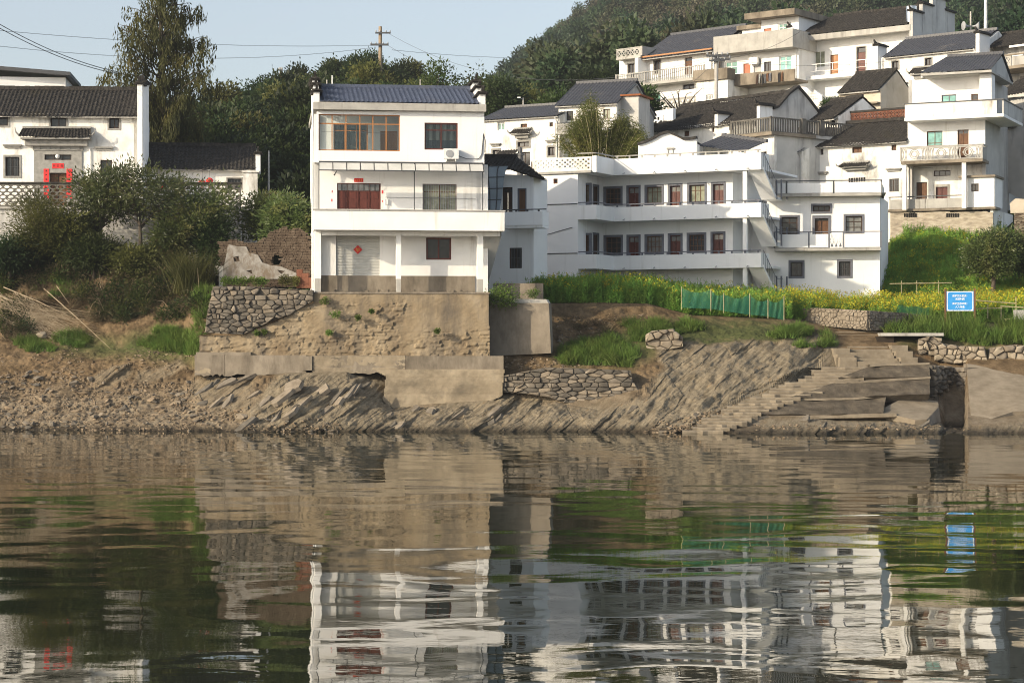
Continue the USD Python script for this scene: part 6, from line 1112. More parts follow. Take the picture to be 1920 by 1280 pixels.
t_ = trimesh.creation.cylinder(.5, 1.1, sections=24); r = i.rect(*V3(1240, 320), *V3(1290, 365), 1.0); t_.apply_translation(((r[0] + r[1]) / 2, .9, zr_ + 1.0)); i.put('water_tank', (t_.vertices, t_.faces), 'tank_metal', smooth=40)
cl = [('dark_wood', .0), ('grey_pane', .12), ('black_ink', .26), ('steel_dark', .38), ('brown_wood', .5), ('slate_paint', .62), ('black_ink', 1.05), ('brown_wood', 1.18)]
GARM = ['dark brown garment hanging leftmost on the flat-roofed house parapet', 'pale grey garment second from the left on the parapet', 'narrow black garment third from the left on the parapet', 'dark grey garment in the middle of the row on the parapet', 'brown garment right of the dark grey one on the parapet', 'slate blue garment at the end of the left row on the parapet', 'black garment hanging apart on the right of the parapet', 'brown garment at the far right end of the parapet']
u_c = i.uz(*V3(1365, 650), -2.2)[0]; w_c = (i.uz(*V3(1600, 640), -2.2)[0] - u_c) / 1.3
for k, (mt, off) in enumerate(cl):
    x = u_c + off * w_c; zc = q_[3] - .2; hh = .75 + .35 * hsh(k, 3); nm = 'hanging_garment'; t = MB()
    w_ = .085 * w_c; us_ = np.linspace(x, x + w_, 5); V = np.stack([np.stack([us_ * 1.0, -2.3 + .04 * np.sin(us_ * 30 + z_ * 4) + 0 * us_, 0 * us_ + z_], -1) for z_ in np.linspace(zc, zc - hh, 4)]); V[0, :, 1] = -2.13
    v_, f_ = grid_mesh(np.concatenate([V, V[::-1] + np.array([0, .02, 0])])); o3 = i.o; wv = np.stack([o3[0] + v_[:, 0] * i.u[0] + v_[:, 1] * i.n[0], o3[1] + v_[:, 0] * i.u[1] + v_[:, 1] * i.n[1], v_[:, 2] + i.zb], 1)
    put_top(nm, (wv, f_), mt, True, label=GARM[k], cat='clothing', group='washing on the parapet')
# J: long white gallery house, old tile roof
j = Vil('village_house', 'long white house with upstairs gallery, pale railing and stepped gable at the top right', V4(0, 372), V4(1000, 268), 164, 19.0)
j.walls([wz(V4, 85, 440, 212, 580, frame='white_metal', pane='curtain_pane', cols=3, fw=.06), wz(V4, 258, 470, 328, 660, frame='brown_wood', panel='orange_wood', cols=1, name='door'), wz(V4, 488, 405, 562, 620, frame='dark_wood', panel='red_wood', cols=1, name='door', hrow=[.8], surround='grey_stone', sw=.08), wz(V4, 850, 360, 968, 430, frame='dark_wood', pane='grey_pane', cols=2)], 0, j.w, 'white_paint')
j.put('gable_wall', MB().box(0, .25, -1.2, 8, 0, j.ze).box(j.w - .25, j.w, .26, 8, 0, j.ze), 'white_paint'); j.put('eave_beam', MB().box(-.1, j.w + .1, -1.35, -1.1, j.ze - .1, j.ze + .35).box(-.1, j.w + .1, -1.1, -.003, j.ze - .02, j.ze + .2), 'concrete_grey')
j.slope((.2, -1.4, j.ze + .38), (j.w - .1, -1.4, j.ze + .38), (1.4, 3.2, j.ze + 2.5), (j.w - .1, 3.2, j.ze + 2.5), 'old_tile', 113, pitch=.3, course=.3); j.slope((.2, 8, j.ze + .38), (j.w - .1, 8, j.ze + .38), (1.4, 3.2, j.ze + 2.5), (j.w - .1, 3.2, j.ze + 2.5), 'old_tile', 114, ridge=False, pitch=.6, course=.6)
j.horsehead(j.w, j.w + .3, [(-1.3, .4, j.ze + 1.4), (.43, 2.2, j.ze + 2.2), (2.23, 4.6, j.ze + 3.0), (4.63, 6.3, j.ze + 2.2)], 'grey_plaster'); j.horsehead(-.35, -.05, [(-1.35, -.2, j.ze + 1.15), (-.17, 1.6, j.ze + 1.75)], 'white_paint', z0=j.ze)
zb_ = j.uz(*V4(350, 630), -1.3)[1]; j.put('gallery_slab', MB().box(-.1, j.w, -1.35, -.003, zb_ - .3, zb_), 'white_paint'); j.railing(0, j.w - .1, -1.3, zb_ + .35, zb_ + .95, 7, 'gallery_railing', 'white_metal', .025, .025)
t_ = trimesh.creation.cylinder(.42, 1.5, sections=20); r = j.rect(*V4(930, 172), *V4(980, 245), -.5); t_.apply_translation(((r[0] + r[1]) / 2, -.5, j.ze + 1.15)); j.put('water_tank', (t_.vertices, t_.faces), 'tank_metal', smooth=40)
# K: tall old whitewashed house with hooded gate
k = Vil('village_house', 'tall old whitewashed house with hooded gate and dark blue roof below the loudspeaker pole', V4(692, 492), V4(1525, 408), 152, 15.0)
k.body([wz(V4, 790, 527, 845, 592, **DK, surround='grey_stone', sw=.08), wz(V4, 1073, 500, 1128, 562, **DK, surround='grey_stone', sw=.08), wz(V4, 1362, 475, 1415, 540, **DK, surround='grey_stone', sw=.08), wz(V4, 815, 800, 892, 905, **DK, surround='grey_stone'), wz(V4, 1025, 705, 1095, 740, **DK)], 7, roof='slate_tile', ridge=1.75, seed=115, over=.3, mat='old_plaster', rooflen=(-.3, -.1))
k.canopy(960, 575, 1235, 650, V4); k.hood(V4, 790, 712, 925, 726); k.horsehead(-.3, -.02, [(-.4, 1.0, k.ze + .85)], z0=0); k.horsehead(k.w + .02, k.w + .3, [(-.4, 1.4, k.ze + 1.0)], z0=0)
r = k.rect(*V4(1018, 800), *V4(1028, 880)); k.box('red_couplet', 'red_paper', r[0], r[1], -.03, -.003, r[2], r[3]); k.put('drain_pipe', MB().tube((.15, -.08, k.ze - .1), (.15, -.08, 0), .06), 'white_metal')
# L: terrace with lattice at the far right, dark roofs behind
l_ = House('lattice_terrace', 'patterned concrete terrace railing under dark roofs at the right edge', 'terrace', V4(1380, 0)[:1] + (148,), V4(1990, 0)[:1] + (143.5,), 16.0)
q_ = l_.rect(*V4(1380, 515), *V4(1840, 590)); l_.box('terrace_slab', 'concrete', q_[0] - .05, l_.w, -.1, 4, q_[2] - .22, q_[2]); l_.block_lattice(q_[0], q_[0] + (l_.w - q_[0]) * .72, -.08, .0, q_[2] + .003, q_[3] + .1, 8, 1, 'concrete_grey', 'balcony_lattice', 'diamond', .06); l_.put('balcony_rail', MB().box(q_[0] - .05, l_.w, -.14, .05, q_[3] + .103, q_[3] + .2), 'concrete')
l_.put('wall', MB().box(.8, l_.w, 2.5, 2.7, 0, q_[3] + 1.6), 'grey_plaster'); l_.slope((.6, 1.4, q_[3] + 1.1), (l_.w, 1.4, q_[3] + 1.1), (.6, 4.5, q_[3] + 2.5), (l_.w, 4.5, q_[3] + 2.5), 'old_tile', 117); l_.put('awning', MB().box(l_.w * .55, l_.w * .82, 1.2, 1.3, q_[3] + .9, q_[3] + 1.05).box(l_.w * .5, l_.w * .76, 1.0, 1.1, q_[3] + .2, q_[3] + .32), 'white_metal')
# M: dark house side at the far right edge
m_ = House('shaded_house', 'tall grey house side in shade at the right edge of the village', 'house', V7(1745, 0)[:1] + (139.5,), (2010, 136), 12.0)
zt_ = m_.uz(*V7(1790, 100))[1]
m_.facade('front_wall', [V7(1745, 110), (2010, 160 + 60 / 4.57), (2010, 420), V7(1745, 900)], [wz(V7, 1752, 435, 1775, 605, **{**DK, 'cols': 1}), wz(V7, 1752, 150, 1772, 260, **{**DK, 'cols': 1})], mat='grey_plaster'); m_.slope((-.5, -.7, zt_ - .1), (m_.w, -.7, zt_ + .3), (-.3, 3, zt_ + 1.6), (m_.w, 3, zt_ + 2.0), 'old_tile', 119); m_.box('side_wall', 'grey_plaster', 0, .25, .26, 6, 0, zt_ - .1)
m_.put('window_hood', MB().box(.02, 1.0, -.3, -.003, m_.uz(*V7(1760, 370))[1], m_.uz(*V7(1760, 345))[1]), 'old_tile')
n_ = House('stone_stub', 'rounded plastered wall end on crumbling bricks at the right edge', 'wall', (1893, 127), (2000, 126), 9.5)
q_ = n_.rect(*V7(1805, 970), *V7(1990, 1095)); n_.put('wall_cap', MB().poly(Polygon([(q_[0], q_[2]), (q_[0] - .05, q_[3] - .3), (q_[0] + .3, q_[3]), (q_[1], q_[3] - .1), (q_[1], q_[2])]), -.1, 1.5), 'tan_plaster')
stones(n_, [(q_[0] + .3, 0), (q_[1], 0), (q_[1], q_[2] - .01), (q_[0] + .2, q_[2] - .01)], .34, .1, 0, .05, 44, ['brick', 'stone_b'], px=False, name='brick')
# small buildings in between
o = Vil('tile_shed', 'low shed with old tile roof and two dark openings above the railing terrace', V4(55, 1025), V4(330, 992), 141, 14.0, 'shed')
o.body([wz(V4, 143, 1030, 205, 1082, void=True), wz(V4, 250, 1018, 305, 1078, void=True)], 5, ridge=1.5, seed=121, over=.5, mat='old_plaster')
p = Vil('tile_shed', 'tan mud-walled shed with old tile roof against the whitewashed house', V4(335, 790), V4(690, 758), 147.5, 15.5, 'shed')
p.body([], 5, ridge=1.6, seed=123, over=.3, mat='tan_plaster', side='tan_plaster'); r = p.rect(*V4(580, 865), *V4(690, 895)); p.box('ledge', 'concrete', r[0], r[1], -.5, -.003, r[2], r[2] + .12)
w = House('gate_wall', 'old pale wall with a yellow gate and faded writing beside the sheds', 'wall', V3(1500, 0)[:1] + (150.5,), V4(190, 0)[:1] + (147.5,), 15.0)
r = w.rect(*V3(1635, 775), *V3(1705, 925)); w.put('wall', MB().poly(Polygon([w.uz(*q_) for q_ in (V3(1500, 800), V3(1600, 770), V3(1740, 745), V3(1790, 748), V3(1850, 800), V4(120, 770), V4(190, 820), V4(190, 1010), V3(1500, 1010))]).difference(sbox(r[0], r[2] - .5, r[1], r[3])), 0, .3), 'old_plaster'); w.box('gate', 'yellow_panel', r[0], r[1], .1, .16, r[2] - .5, r[3]); sc = MB(); rq = w.rect(*V4(68, 830), *V4(152, 866))
for q_ in range(6):
    x = rq[0] + (rq[1] - rq[0]) * q_ / 6
    for s_ in range(3): sc.box(x + .02, x + .2, -.012, -.004, rq[2] + .12 + .2 * s_, rq[2] + .15 + .2 * s_)
    sc.box(x + .07, x + .10, -.016, -.0125, rq[2] + .05, rq[3])
w.put('faded_writing', sc, 'steel_grey', kind='stuff')
x = House('lattice_wall', 'rusty red brick lattice wall below the whitewashed house', 'lattice wall', (1588, 139.5), (1697, 136.8), 15.3)
zt_, zb_ = x.uz(*V4(640, 955))[1], x.uz(*V4(640, 1035))[1]; x.block_lattice(0, x.w, 0, .12, zb_, zt_, 16, 2, 'red_brick', 'lattice', 'diamond', .08); x.box('coping', 'old_tile', -.05, x.w, -.06, .2, zt_ + .002, zt_ + .14); x.box('wall_foot', 'old_plaster', -1.2, x.w, .0, .3, 0, zb_ - .002)
y = House('garden_wall', 'low white wall with tile cap in front of the hooded-gate house', 'wall', V5(262, 0)[:1] + (125,), V5(560, 0)[:1] + (123.5,), 8.0)
q0, q1 = y.uz(*V5(270, 738)), y.uz(*V5(412, 712)); y.box('wall', 'white_paint', q0[0], q1[0], 0, .25, 0, q0[1] - .003); y.put('tile_cap', tile_sheet((q0[0] - .1, -.3, q0[1]), (q1[0] + .1, -.3, q0[1]), (q0[0] - .1, .12, q0[1] + .3), (q1[0] + .1, .12, q0[1] + .3), .2, .16, .045, .03, .015, 4), 'old_tile', smooth=45); y.put('gate_post', MB().box(q1[0] + .05, q1[0] + .3, -.1, .2, 0, q1[1] - .2).box(q1[0] - .02, q1[0] + .37, -.17, .27, q1[1] - .197, q1[1] - .08).box(q1[0] + .08, q1[0] + .26, -.07, .17, q1[1] - .077, q1[1] + .3), 'steel_dark')
y.put('iron_gate', MB().box(q1[0] + .35, y.w - .1, .05, .1, q0[1] - 1.0, q0[1] - .93).box(q1[0] + .35, y.w - .1, .05, .1, q0[1] - 2.2, q0[1] - 2.13).box(q1[0] + .5, q1[0] + .56, .05, .1, q0[1] - 2.8, q0[1] - .5).box(q1[0] + 1.0, q1[0] + 1.06, .05, .1, q0[1] - 2.8, q0[1] - .5), 'dark_wood'); y.put('side_wall', MB().box(y.w - .6, y.w + .2, .0, .25, 0, q0[1] - 2.0), 'white_paint')
z = House('garden_wall', 'white retaining wall with diamond openings below the balustraded gallery', 'wall', (1217, 149), (1262, 146.5), 13.0)
q_ = z.rect(*V5(1560, 395), *V5(1760, 475)); z.put('wall', MB().poly(sbox(0, 0, z.w, q_[3] + .4), 0, .25), 'white_paint'); z.block_lattice(.1, z.w * .62, -.1, -.003, q_[2], q_[3], 5, 2, 'white_paint', 'lattice', 'check', .08); z.put('lattice_back', MB().box(.12, z.w * .6, -.03, -.004, q_[2] + .05, q_[3] - .05), 'dark_room')
# ---------------------------------------------------------------- old houses on the left
V1 = lambda x, y: (x / 3.2, y / 3.2)
zt0 = ZZ(393, 115)
a = Vil('old_house', 'large old whitewashed house with black tile roof, hooded gate and red couplets at the left', (-150, 210.5), (259, 213), 119.2, 8.5)
a.body([wz(V1, -60, 695, 48, 755, **DK, surround='grey_stone', sw=.1), wz(V1, 303, 700, 398, 766, **DK, surround='grey_stone', sw=.1), wz(V1, 655, 707, 714, 771, **DK, surround='grey_stone', sw=.1), wz(V1, 32, 942, 116, 1057, **DK, surround='grey_stone', bars=4), wz(V1, 602, 960, 672, 1060, **DK), wz(V1, 295, 1037, 400, 1240, frame='dark_wood', panel='brown_wood', cols=2, name='door', inset=.2), wz(V1, 268, 928, 429, 961, frame='dark_wood', pane='dark_pane', cols=3, inset=.05)], 5.2, ridge=1.75, seed=201, over=.4, sag=.06, side='white_paint')
a.canopy(125, 770, 560, 850, V1, out=.75); r = a.rect(*V1(205, 872), *V1(492, 1110)); dr = a.rect(*V1(262, 925), *V1(434, 1240)); tr = a.rect(*V1(268, 928), *V1(429, 961)); dd = a.rect(*V1(295, 1037), *V1(400, 1240))
a.put('gate_frame', MB().poly(sbox(r[0], dd[2], r[1], r[3]).difference(unary_union([sbox(dd[0], dd[2] - 1, dd[1], dd[3]), sbox(*[tr[q_] for q_ in (0, 2, 1, 3)])])), -.07, -.003), 'grey_stone')
r2 = a.rect(*V1(200, 868), *V1(500, 905)); lm = MB().box(r2[0], r2[1], -.12, -.073, r2[2], r2[3])
for q_ in range(5): x = r2[0] + (r2[1] - r2[0]) * (q_ + .5) / 5; lm.box(x - .12, x + .12, -.15, -.121, r2[2] + .08, r2[3] - .08)
a.put('carved_lintel', lm, 'grey_stone'); r2 = a.rect(*V1(225, 855), *V1(480, 868))
a.put('bracket', MB().box(*[v for q_ in range(1) for v in (r2[0] + .1, r2[1] - .1, -.3, -.003, r2[2], r2[3])]), 'grey_stone')
strokes = lambda c, seed, s: [(c[0] + s * u0, c[1] + s * v0, c[0] + s * u1, c[1] + s * v1) for u0, v0, u1, v1 in [((-.4, .3, .4, .3), (-.3, 0, .3, 0), (-.45, -.35, .45, -.35), (0, -.4, 0, .45)), ((-.4, .35, .4, .35), (-.2, .35, -.35, -.4), (.2, .35, .35, -.4), (-.3, 0, .3, 0)), ((0, .45, 0, -.45), (-.4, .1, .4, .1), (-.4, -.4, 0, .1), (0, .1, .4, -.4)), ((-.35, .4, -.35, -.4), (-.35, .4, .35, .4), (.35, .4, .35, -.4), (-.35, -.4, .35, -.4), (-.35, 0, .35, 0))][seed % 4]]
def brush(mb, segs, d, w):
    for x0, z0, x1, z1 in segs:
        L_ = math.hypot(x1 - x0, z1 - z0); nx, nz = -(z1 - z0) / L_ * w / 2, (x1 - x0) / L_ * w / 2
        mb.add([(x0 + nx, d, z0 + nz), (x1 + nx, d, z1 + nz), (x1 - nx, d, z1 - nz), (x0 - nx, d, z0 - nz)], [(0, 1, 2, 3)])
for x0, y0, x1, y1, nn, vert in ((313, 980, 383, 1011, 3, False), (262, 1013, 294, 1192, 7, True), (399, 1013, 433, 1192, 7, True)):
    r = a.rect(*V1(x0, y0), *V1(x1, y1), -.08); cp = a.put('red_couplet' if vert else 'red_plaque', MB().box(r[0], r[1], -.095, -.075, r[2], r[3]), 'red_paper'); lm = MB()
    for q_ in range(nn):
        c = ((r[0] + r[1]) / 2, r[3] - (r[3] - r[2]) * (q_ + .5) / nn) if vert else (r[0] + (r[1] - r[0]) * (q_ + .5) / nn, (r[2] + r[3]) / 2); brush(lm, strokes(c, q_ * 3 + x0, .13 if vert else .15), -.099, .022)
    put(cp, 'brush_letters', lm.mesh(), 'black_ink', kind='stuff')
t = trimesh.creation.uv_sphere(.13); c = a.rect(*V1(348, 940), *V1(348, 940)); t.apply_translation((c[0], -.16, c[2])); a.put('gate_lamp', (t.vertices, t.faces), 'white_metal', smooth=True)
a.hood(V1, 20, 868, 132, 882); a.hood(V1, 568, 882, 678, 896); a.put('eave_beam', MB().box(0, a.w, -.12, -.003, a.ze - .2, a.ze - .04), 'grey_stone')
a.horsehead(a.w + .0, a.w + .3, [(-.45, .6, a.ze + 1.7), (.63, 1.5, a.ze + 1.9), (1.53, 2.7, a.ze + 2.05)], z0=0)
pp = a.uz(*V1(540, 890)); a.put('drain_pipe', MB().path([(pp[0] + .6, -.06, pp[1]), (pp[0], -.08, pp[1]), (pp[0], -.08, 0)], .04, 6), 'white_metal')
f = House('flat_house', 'plain white house with dark flat roof behind the old tiled house', 'house', (-140, 137), (123, 138), 9)
q_ = f.rect(-140, 152, 122, 170); f.put('wall', MB().box(0, f.w, 0, .2, 0, q_[3] + .3).box(f.w - .2, f.w, .2, 5, 0, q_[3] + .3).box(0, f.w * .42, -1.6, -.003, 0, q_[3] - .1), 'white_clean'); f.put('flat_roof', MB().add([(-1, -.8, q_[3] + 1.1), (f.w + .4, -.8, q_[3] + .35), (f.w + .4, 6, q_[3] + .35), (-1, 6, q_[3] + 1.1), (-1, -.8, q_[3] + 1.35), (f.w + .4, -.8, q_[3] + .6), (f.w + .4, 6, q_[3] + .6), (-1, 6, q_[3] + 1.35)], [(0, 3, 2, 1), (4, 5, 6, 7), (0, 1, 5, 4), (1, 2, 6, 5), (2, 3, 7, 6), (3, 0, 4, 7)]).box(f.w * .2, f.w * .46, -2.0, -.81, q_[3] - .05, q_[3] + .12), 'steel_dark')
b = Vil('old_house', 'lower old house with black tile roof half hidden behind the bank tree', (266, 311), (479, 313), 121.5, 8.5)
b.body([wz(V1, 1020, 1072, 1096, 1131, **DK, surround='grey_stone', sw=.08), wz(V1, 1365, 1072, 1450, 1131, **DK, surround='grey_stone', sw=.08, bars=5)], 5.0, ridge=1.5, seed=203, over=.4, sag=.06, side='white_paint')
b.horsehead(b.w + .02, b.w + .3, [(-.4, .7, b.ze + .75)], z0=b.ze - .4); r = b.rect(*V1(1460, 1035), *V1(1545, 1240), -.4); b.put('end_pier', MB().box(r[0], r[1], -.4, -.003, 0, r[3]).box(r[0] - .1, r[1] + .1, -.5, .1, r[3] + .002, r[3] + .1), 'old_plaster')
w = House('terrace_wall', 'old terrace wall with dark openings and a pierced balustrade below the old houses', 'terrace wall', (-160, 115.2), (452, 115.6), 8.4)
zt_ = w.uz(200, 392)[1]; ops = [w.rect(110, 402, 140, 480), w.rect(154, 402, 186, 480), w.rect(296, 398, 322, 430), w.rect(-40, 400, -10, 470)]
w.put('wall', MB().poly(sbox(0, 0, w.w, zt_).difference(unary_union([sbox(r[0], max(r[2], .2), r[1], r[3]) for r in ops])), 0, .4), 'grey_plaster')
w.put('dark_opening', MB().box(0.2, w.w - .2, 2.0, 2.1, 0, zt_ - .1), 'dark_room'); w.box('terrace_slab', 'concrete_grey', -.2, w.w + .1, -.15, 6.5, zt_ + .002, zt_ + .12)
zb_ = w.uz(200, 345)[1]; w.block_lattice(0, w.w, -.05, .05, zt_ + .123, zb_, 84, 6, 'dark_rail', 'balustrade', 'hex', .08); w.box('coping', 'old_tile', -.1, w.w + .05, -.12, .12, zb_ + .002, zb_ + .1)
# red lanterns and paper on the low house behind the leaves
# ---------------------------------------------------------------- plants
leafy('leaf_dark', [(0.3, (0.018, 0.033, 0.011)), (0.5, (0.036, 0.060, 0.018)), (0.7, (0.066, 0.091, 0.028))], scale=0.35)
leafy('leaf_mid', [(0.3, (0.027, 0.050, 0.012)), (0.5, (0.052, 0.083, 0.020)), (0.7, (0.100, 0.122, 0.035))], scale=0.3)
leafy('leaf_olive', [(0.3, (0.069, 0.079, 0.021)), (0.55, (0.132, 0.140, 0.034)), (0.75, (0.201, 0.187, 0.055))], scale=0.5)
leafy('leaf_loquat', [(0.3, (0.055, 0.086, 0.023)), (0.55, (0.120, 0.156, 0.043)), (0.75, (0.275, 0.259, 0.085))], scale=0.9, roughness=0.4, spec=0.45)
leafy('leaf_weeping', [(0.3, (0.058, 0.070, 0.019)), (0.55, (0.121, 0.125, 0.031)), (0.75, (0.225, 0.195, 0.047))], scale=0.45, trans=0.35)
leafy('leaf_bamboo', [(0.3, (0.071, 0.089, 0.021)), (0.6, (0.171, 0.182, 0.040)), (0.8, (0.282, 0.252, 0.061))], scale=0.6, trans=0.35)
leafy('leaf_rape', [(0.3, (0.181, 0.331, 0.060)), (0.6, (0.331, 0.546, 0.094)), (0.8, (0.462, 0.661, 0.132))], scale=0.6, trans=0.4)
leafy('leaf_grass', [(0.3, (0.101, 0.173, 0.031)), (0.6, (0.176, 0.264, 0.050)), (0.8, (0.250, 0.320, 0.084))], scale=0.9, trans=0.35)
leafy('leaf_dry', [(0.3, (0.10, 0.075, 0.04)), (0.7, (0.24, 0.19, 0.11))], scale=1.0, trans=0.2)
leafy('flower_yellow', [(0.3, (0.42, 0.36, 0.02)), (0.7, (0.62, 0.54, 0.04))], scale=1.0, trans=0.3, island=0.15)
leafy('mountain_leaf', [(0.34, (0.022, 0.043, 0.021)), (0.5, (0.032, 0.063, 0.028)), (0.60, (0.056, 0.082, 0.035)), (0.68, (0.095, 0.095, 0.055)), (0.78, (0.162, 0.130, 0.094))], scale=0.022, trans=0.15, island=0.3)
noisy('bark', [(0.3, (0.05, 0.04, 0.03)), (0.7, (0.12, 0.10, 0.08))], scale=4, stretch=(3, 3, .6), roughness=.95, spec=.1, bump=.5, bump_scale=10, bdist=.03)
noisy('dry_stick', [(0.3, (0.20, 0.155, 0.10)), (0.7, (0.40, 0.33, 0.23))], scale=3, roughness=.9, spec=.15)
noisy('bamboo_pole', [(0.3, (0.30, 0.25, 0.13)), (0.7, (0.46, 0.40, 0.24))], scale=3, roughness=.6, spec=.3)
noisy('pole_concrete', [(0.3, (0.36, 0.34, 0.31)), (0.7, (0.46, 0.44, 0.41))], scale=2, roughness=.9)
noisy('pole_wood', [(0.3, (0.20, 0.15, 0.10)), (0.7, (0.30, 0.235, 0.165))], scale=2, roughness=.9)
def unit(v): return v / np.maximum(np.linalg.norm(v, axis=-1, keepdims=True), 1e-9)
def leaf_mesh(base, dirs, L, wd, rng, fold=.15):
    """Small pointed leaves: base, two sides, tip."""
    base, dirs = np.asarray(base, float), unit(np.asarray(dirs, float)); n = len(base); L = np.broadcast_to(L, n)[:, None]; wd = np.broadcast_to(wd, n)[:, None]
    s = unit(np.cross(dirs, unit(rng.normal(size=(n, 3))))); up = np.cross(s, dirs)
    v = np.stack([base, base + dirs * L * .5 + s * wd * .5 + up * L * fold * .3, base + dirs * L, base + dirs * L * .5 - s * wd * .5 + up * L * fold * .3], 1).reshape(-1, 3)
    i = np.arange(n) * 4; return v, np.vstack([np.stack([i, i + 1, i + 2], 1), np.stack([i, i + 2, i + 3], 1)])
def clumpy(rng, n, radii, center, per, spread, squash=.75, inner=.25, lumps=9):
    """Leaf positions in clumps through an uneven crown."""
    lob = unit(rng.normal(size=(lumps, 3))); la = rng.uniform(.55, 1.0, lumps); d = unit(rng.normal(size=(n * 3, 3))); rr = 0.62 + .38 * np.max(np.clip((d @ lob.T - .45) / .55, 0, 1) * la, 1)
    r = (inner + (1 - inner) * rng.random(n * 3) ** .55) * rr; p = d * r[:, None]; p = p[p[:, 2] > -.72][:n]
    C = p * np.asarray(radii) + np.asarray(center); P_ = (C[:, None] + rng.normal(size=(len(C), per, 3)) * spread * np.array([1, 1, squash])).reshape(-1, 3)
    D = unit(P_ - np.repeat(C, per, 0) + .4 * unit(np.repeat(C - np.asarray(center), per, 0)) * spread + rng.normal(size=P_.shape) * spread * .5); return C, P_, D
def trunk_mesh(C, h0, r0, rng, nl=9, top=None, lean=(0, 0), n=6):
    m = MB(); top = np.array([lean[0], lean[1], h0]) if top is None else np.asarray(top, float)
    z = np.linspace(0, 1, 6); w = np.stack([top[0] * z + .05 * np.sin(z * 5), top[1] * z + .05 * np.cos(z * 4) - .05, top[2] * z - (.5 * (z == 0))], 1); m.path(w, r0 * (1 - .55 * z), n)
    for k in rng.choice(len(C), min(nl, len(C)), replace=False):
        t = rng.uniform(.35, 1.0); s = w[0] * 0 + np.array([np.interp(t, z, w[:, c]) for c in range(3)]); e = C[k]; mid = (s + e) / 2 + np.array([0, 0, .12 * np.linalg.norm(e - s)]); m.path([s, mid, e], [r0 * .42, r0 * .26, r0 * .08], 4)
    return m.mesh()
def make_tree(name, label, cat, group, seed, radii, cz, h0, r0, mat, nc, per, spread, L, wd, loc, rot=0.0, scale=1.0, nl=9, lumps=9, inner=.25):
    rng = np.random.default_rng(seed); C, P_, D = clumpy(rng, nc, radii, (0, 0, cz), per, spread, lumps=lumps, inner=inner)
    t = thing(name, label, cat, (0, 0, 0), 0, group); put(t, 'trunk', trunk_mesh(C, h0, r0, rng, nl), 'bark', smooth=True); put(t, 'crown', leaf_mesh(P_, D + np.array([0, 0, .15]), L * rng.uniform(.7, 1.3, len(P_)), wd, rng), mat)
    place(t, loc, rot, (scale,) * 3); return t
# --- wood behind the houses: each tree on the near slopes
rt = np.random.default_rng(77); spots = []
def free(px, py_, Y):
    return True
while len(spots) < 285:
    px, Y = rt.uniform(300, 1010), 128 + 172 * rt.random() ** 1.25
    if 590 < px < 920 and Y < 140: continue
    if px > 880 and Y < 165 : continue
    if px < 490 and Y < 132: continue
    if px > 900 and Y > 240: continue
    x = XX(px, Y); dmin = 2.6 + (Y - 125) * .016
    if any((x - a) ** 2 + (Y - b) ** 2 < dmin ** 2 for a, b in spots): dmin *= .8
    if any((x - a) ** 2 + (Y - b) ** 2 < dmin ** 2 for a, b in spots): continue
    spots.append((x, Y))
kinds = [('broadleaf_tree', 'dense dark green broadleaf tree in the wood behind the houses', (2.3, 2.3, 2.3), 3.6, 'leaf_dark', 150, 26, .42, .42, .22),
         ('bushy_tree', 'mid green bushy tree in the wood behind the houses', (2.6, 2.6, 2.0), 3.2, 'leaf_mid', 150, 26, .45, .42, .22),
         ('rounded_tree', 'olive green rounded tree in the wood behind the houses', (1.9, 1.9, 2.6), 3.8, 'leaf_olive', 120, 26, .4, .40, .2),
         ('evergreen_tree', 'narrow dark evergreen tree in the wood behind the houses', (1.6, 1.6, 3.0), 4.0, 'leaf_dark', 130, 26, .38, .40, .2)]
proto = {}
for k, (x, Y) in enumerate(spots):
    kd = [0, 0, 1, 1, 2, 3, 0][int(rt.integers(7))]; nm, lb, ra, cz, mt, nc, per, sp, L_, w_ = kinds[kd]; zg_ = float(hill_z(960 + x / Y * FPX, Y)) - .5; sc = rt.uniform(.75, 1.25) * (1.0 if Y < 170 else .9) * (.62 if Y > 245 else .82 if Y > 185 else 1)
    ro = rt.uniform(0, 6.28)
    if kd not in proto: proto[kd] = make_tree(nm, lb, 'tree', 'trees of the wood behind the houses: ' + nm.replace('_', ' '), 300 + kd, ra, cz, cz, .16, mt, nc, per, sp, L_, w_, (x, Y, zg_), ro, sc)
    else: copy_of(proto[kd], (x, Y, zg_), ro, (sc, sc, sc * rt.uniform(.85, 1.15)), lb, name=nm)
# --- trees that stand out
def solo(label, px, py, Y, hgt, wid, mat, seed, name='tree', nc=170, per=30, L=.34, wd=.16, cat='tree', spread=None, base=None, nl=14, inner=.25, group=None):
    z = ZZ(py, Y) - hgt; return make_tree(name, label, cat, group, seed, (wid / 2, wid / 2, hgt * .36), hgt * .62, hgt * .66, .05 * hgt * .5 + .06, mat, nc, per, spread or wid * .09, L, wd, (XX(px, Y), Y, z), seed, 1.0, nl, inner=inner)
solo('sparse tree against the sky right of the river house roof', 897, 112, 168, 8, 3.6, 'leaf_mid', 401, 'sparse_tree', nc=60, per=14, nl=26, L=.3, inner=.4)
solo('tall loose tree against the sky left of the sparse tree', 826, 100, 172, 9.5, 4.2, 'leaf_mid', 402, 'loose_tree', nc=90, per=22, nl=24, inner=.35)
solo('dark bushy tree right of the sparse tree above the village', 938, 128, 165, 8, 5.2, 'leaf_dark', 403, 'dark_tree')
solo('broad olive tree behind the hooded-gate house', 985, 152, 170, 7, 5.5, 'leaf_olive', 404, 'olive_tree')
solo('round dark tree at the mountain foot left of the gallery house', 1098, 118, 182, 7.5, 4.2, 'leaf_dark', 405, 'round_tree')
solo('small tree right of the round dark tree beside the gallery house', 1142, 126, 181, 6.5, 3.0, 'leaf_dark', 406, 'small_tree')
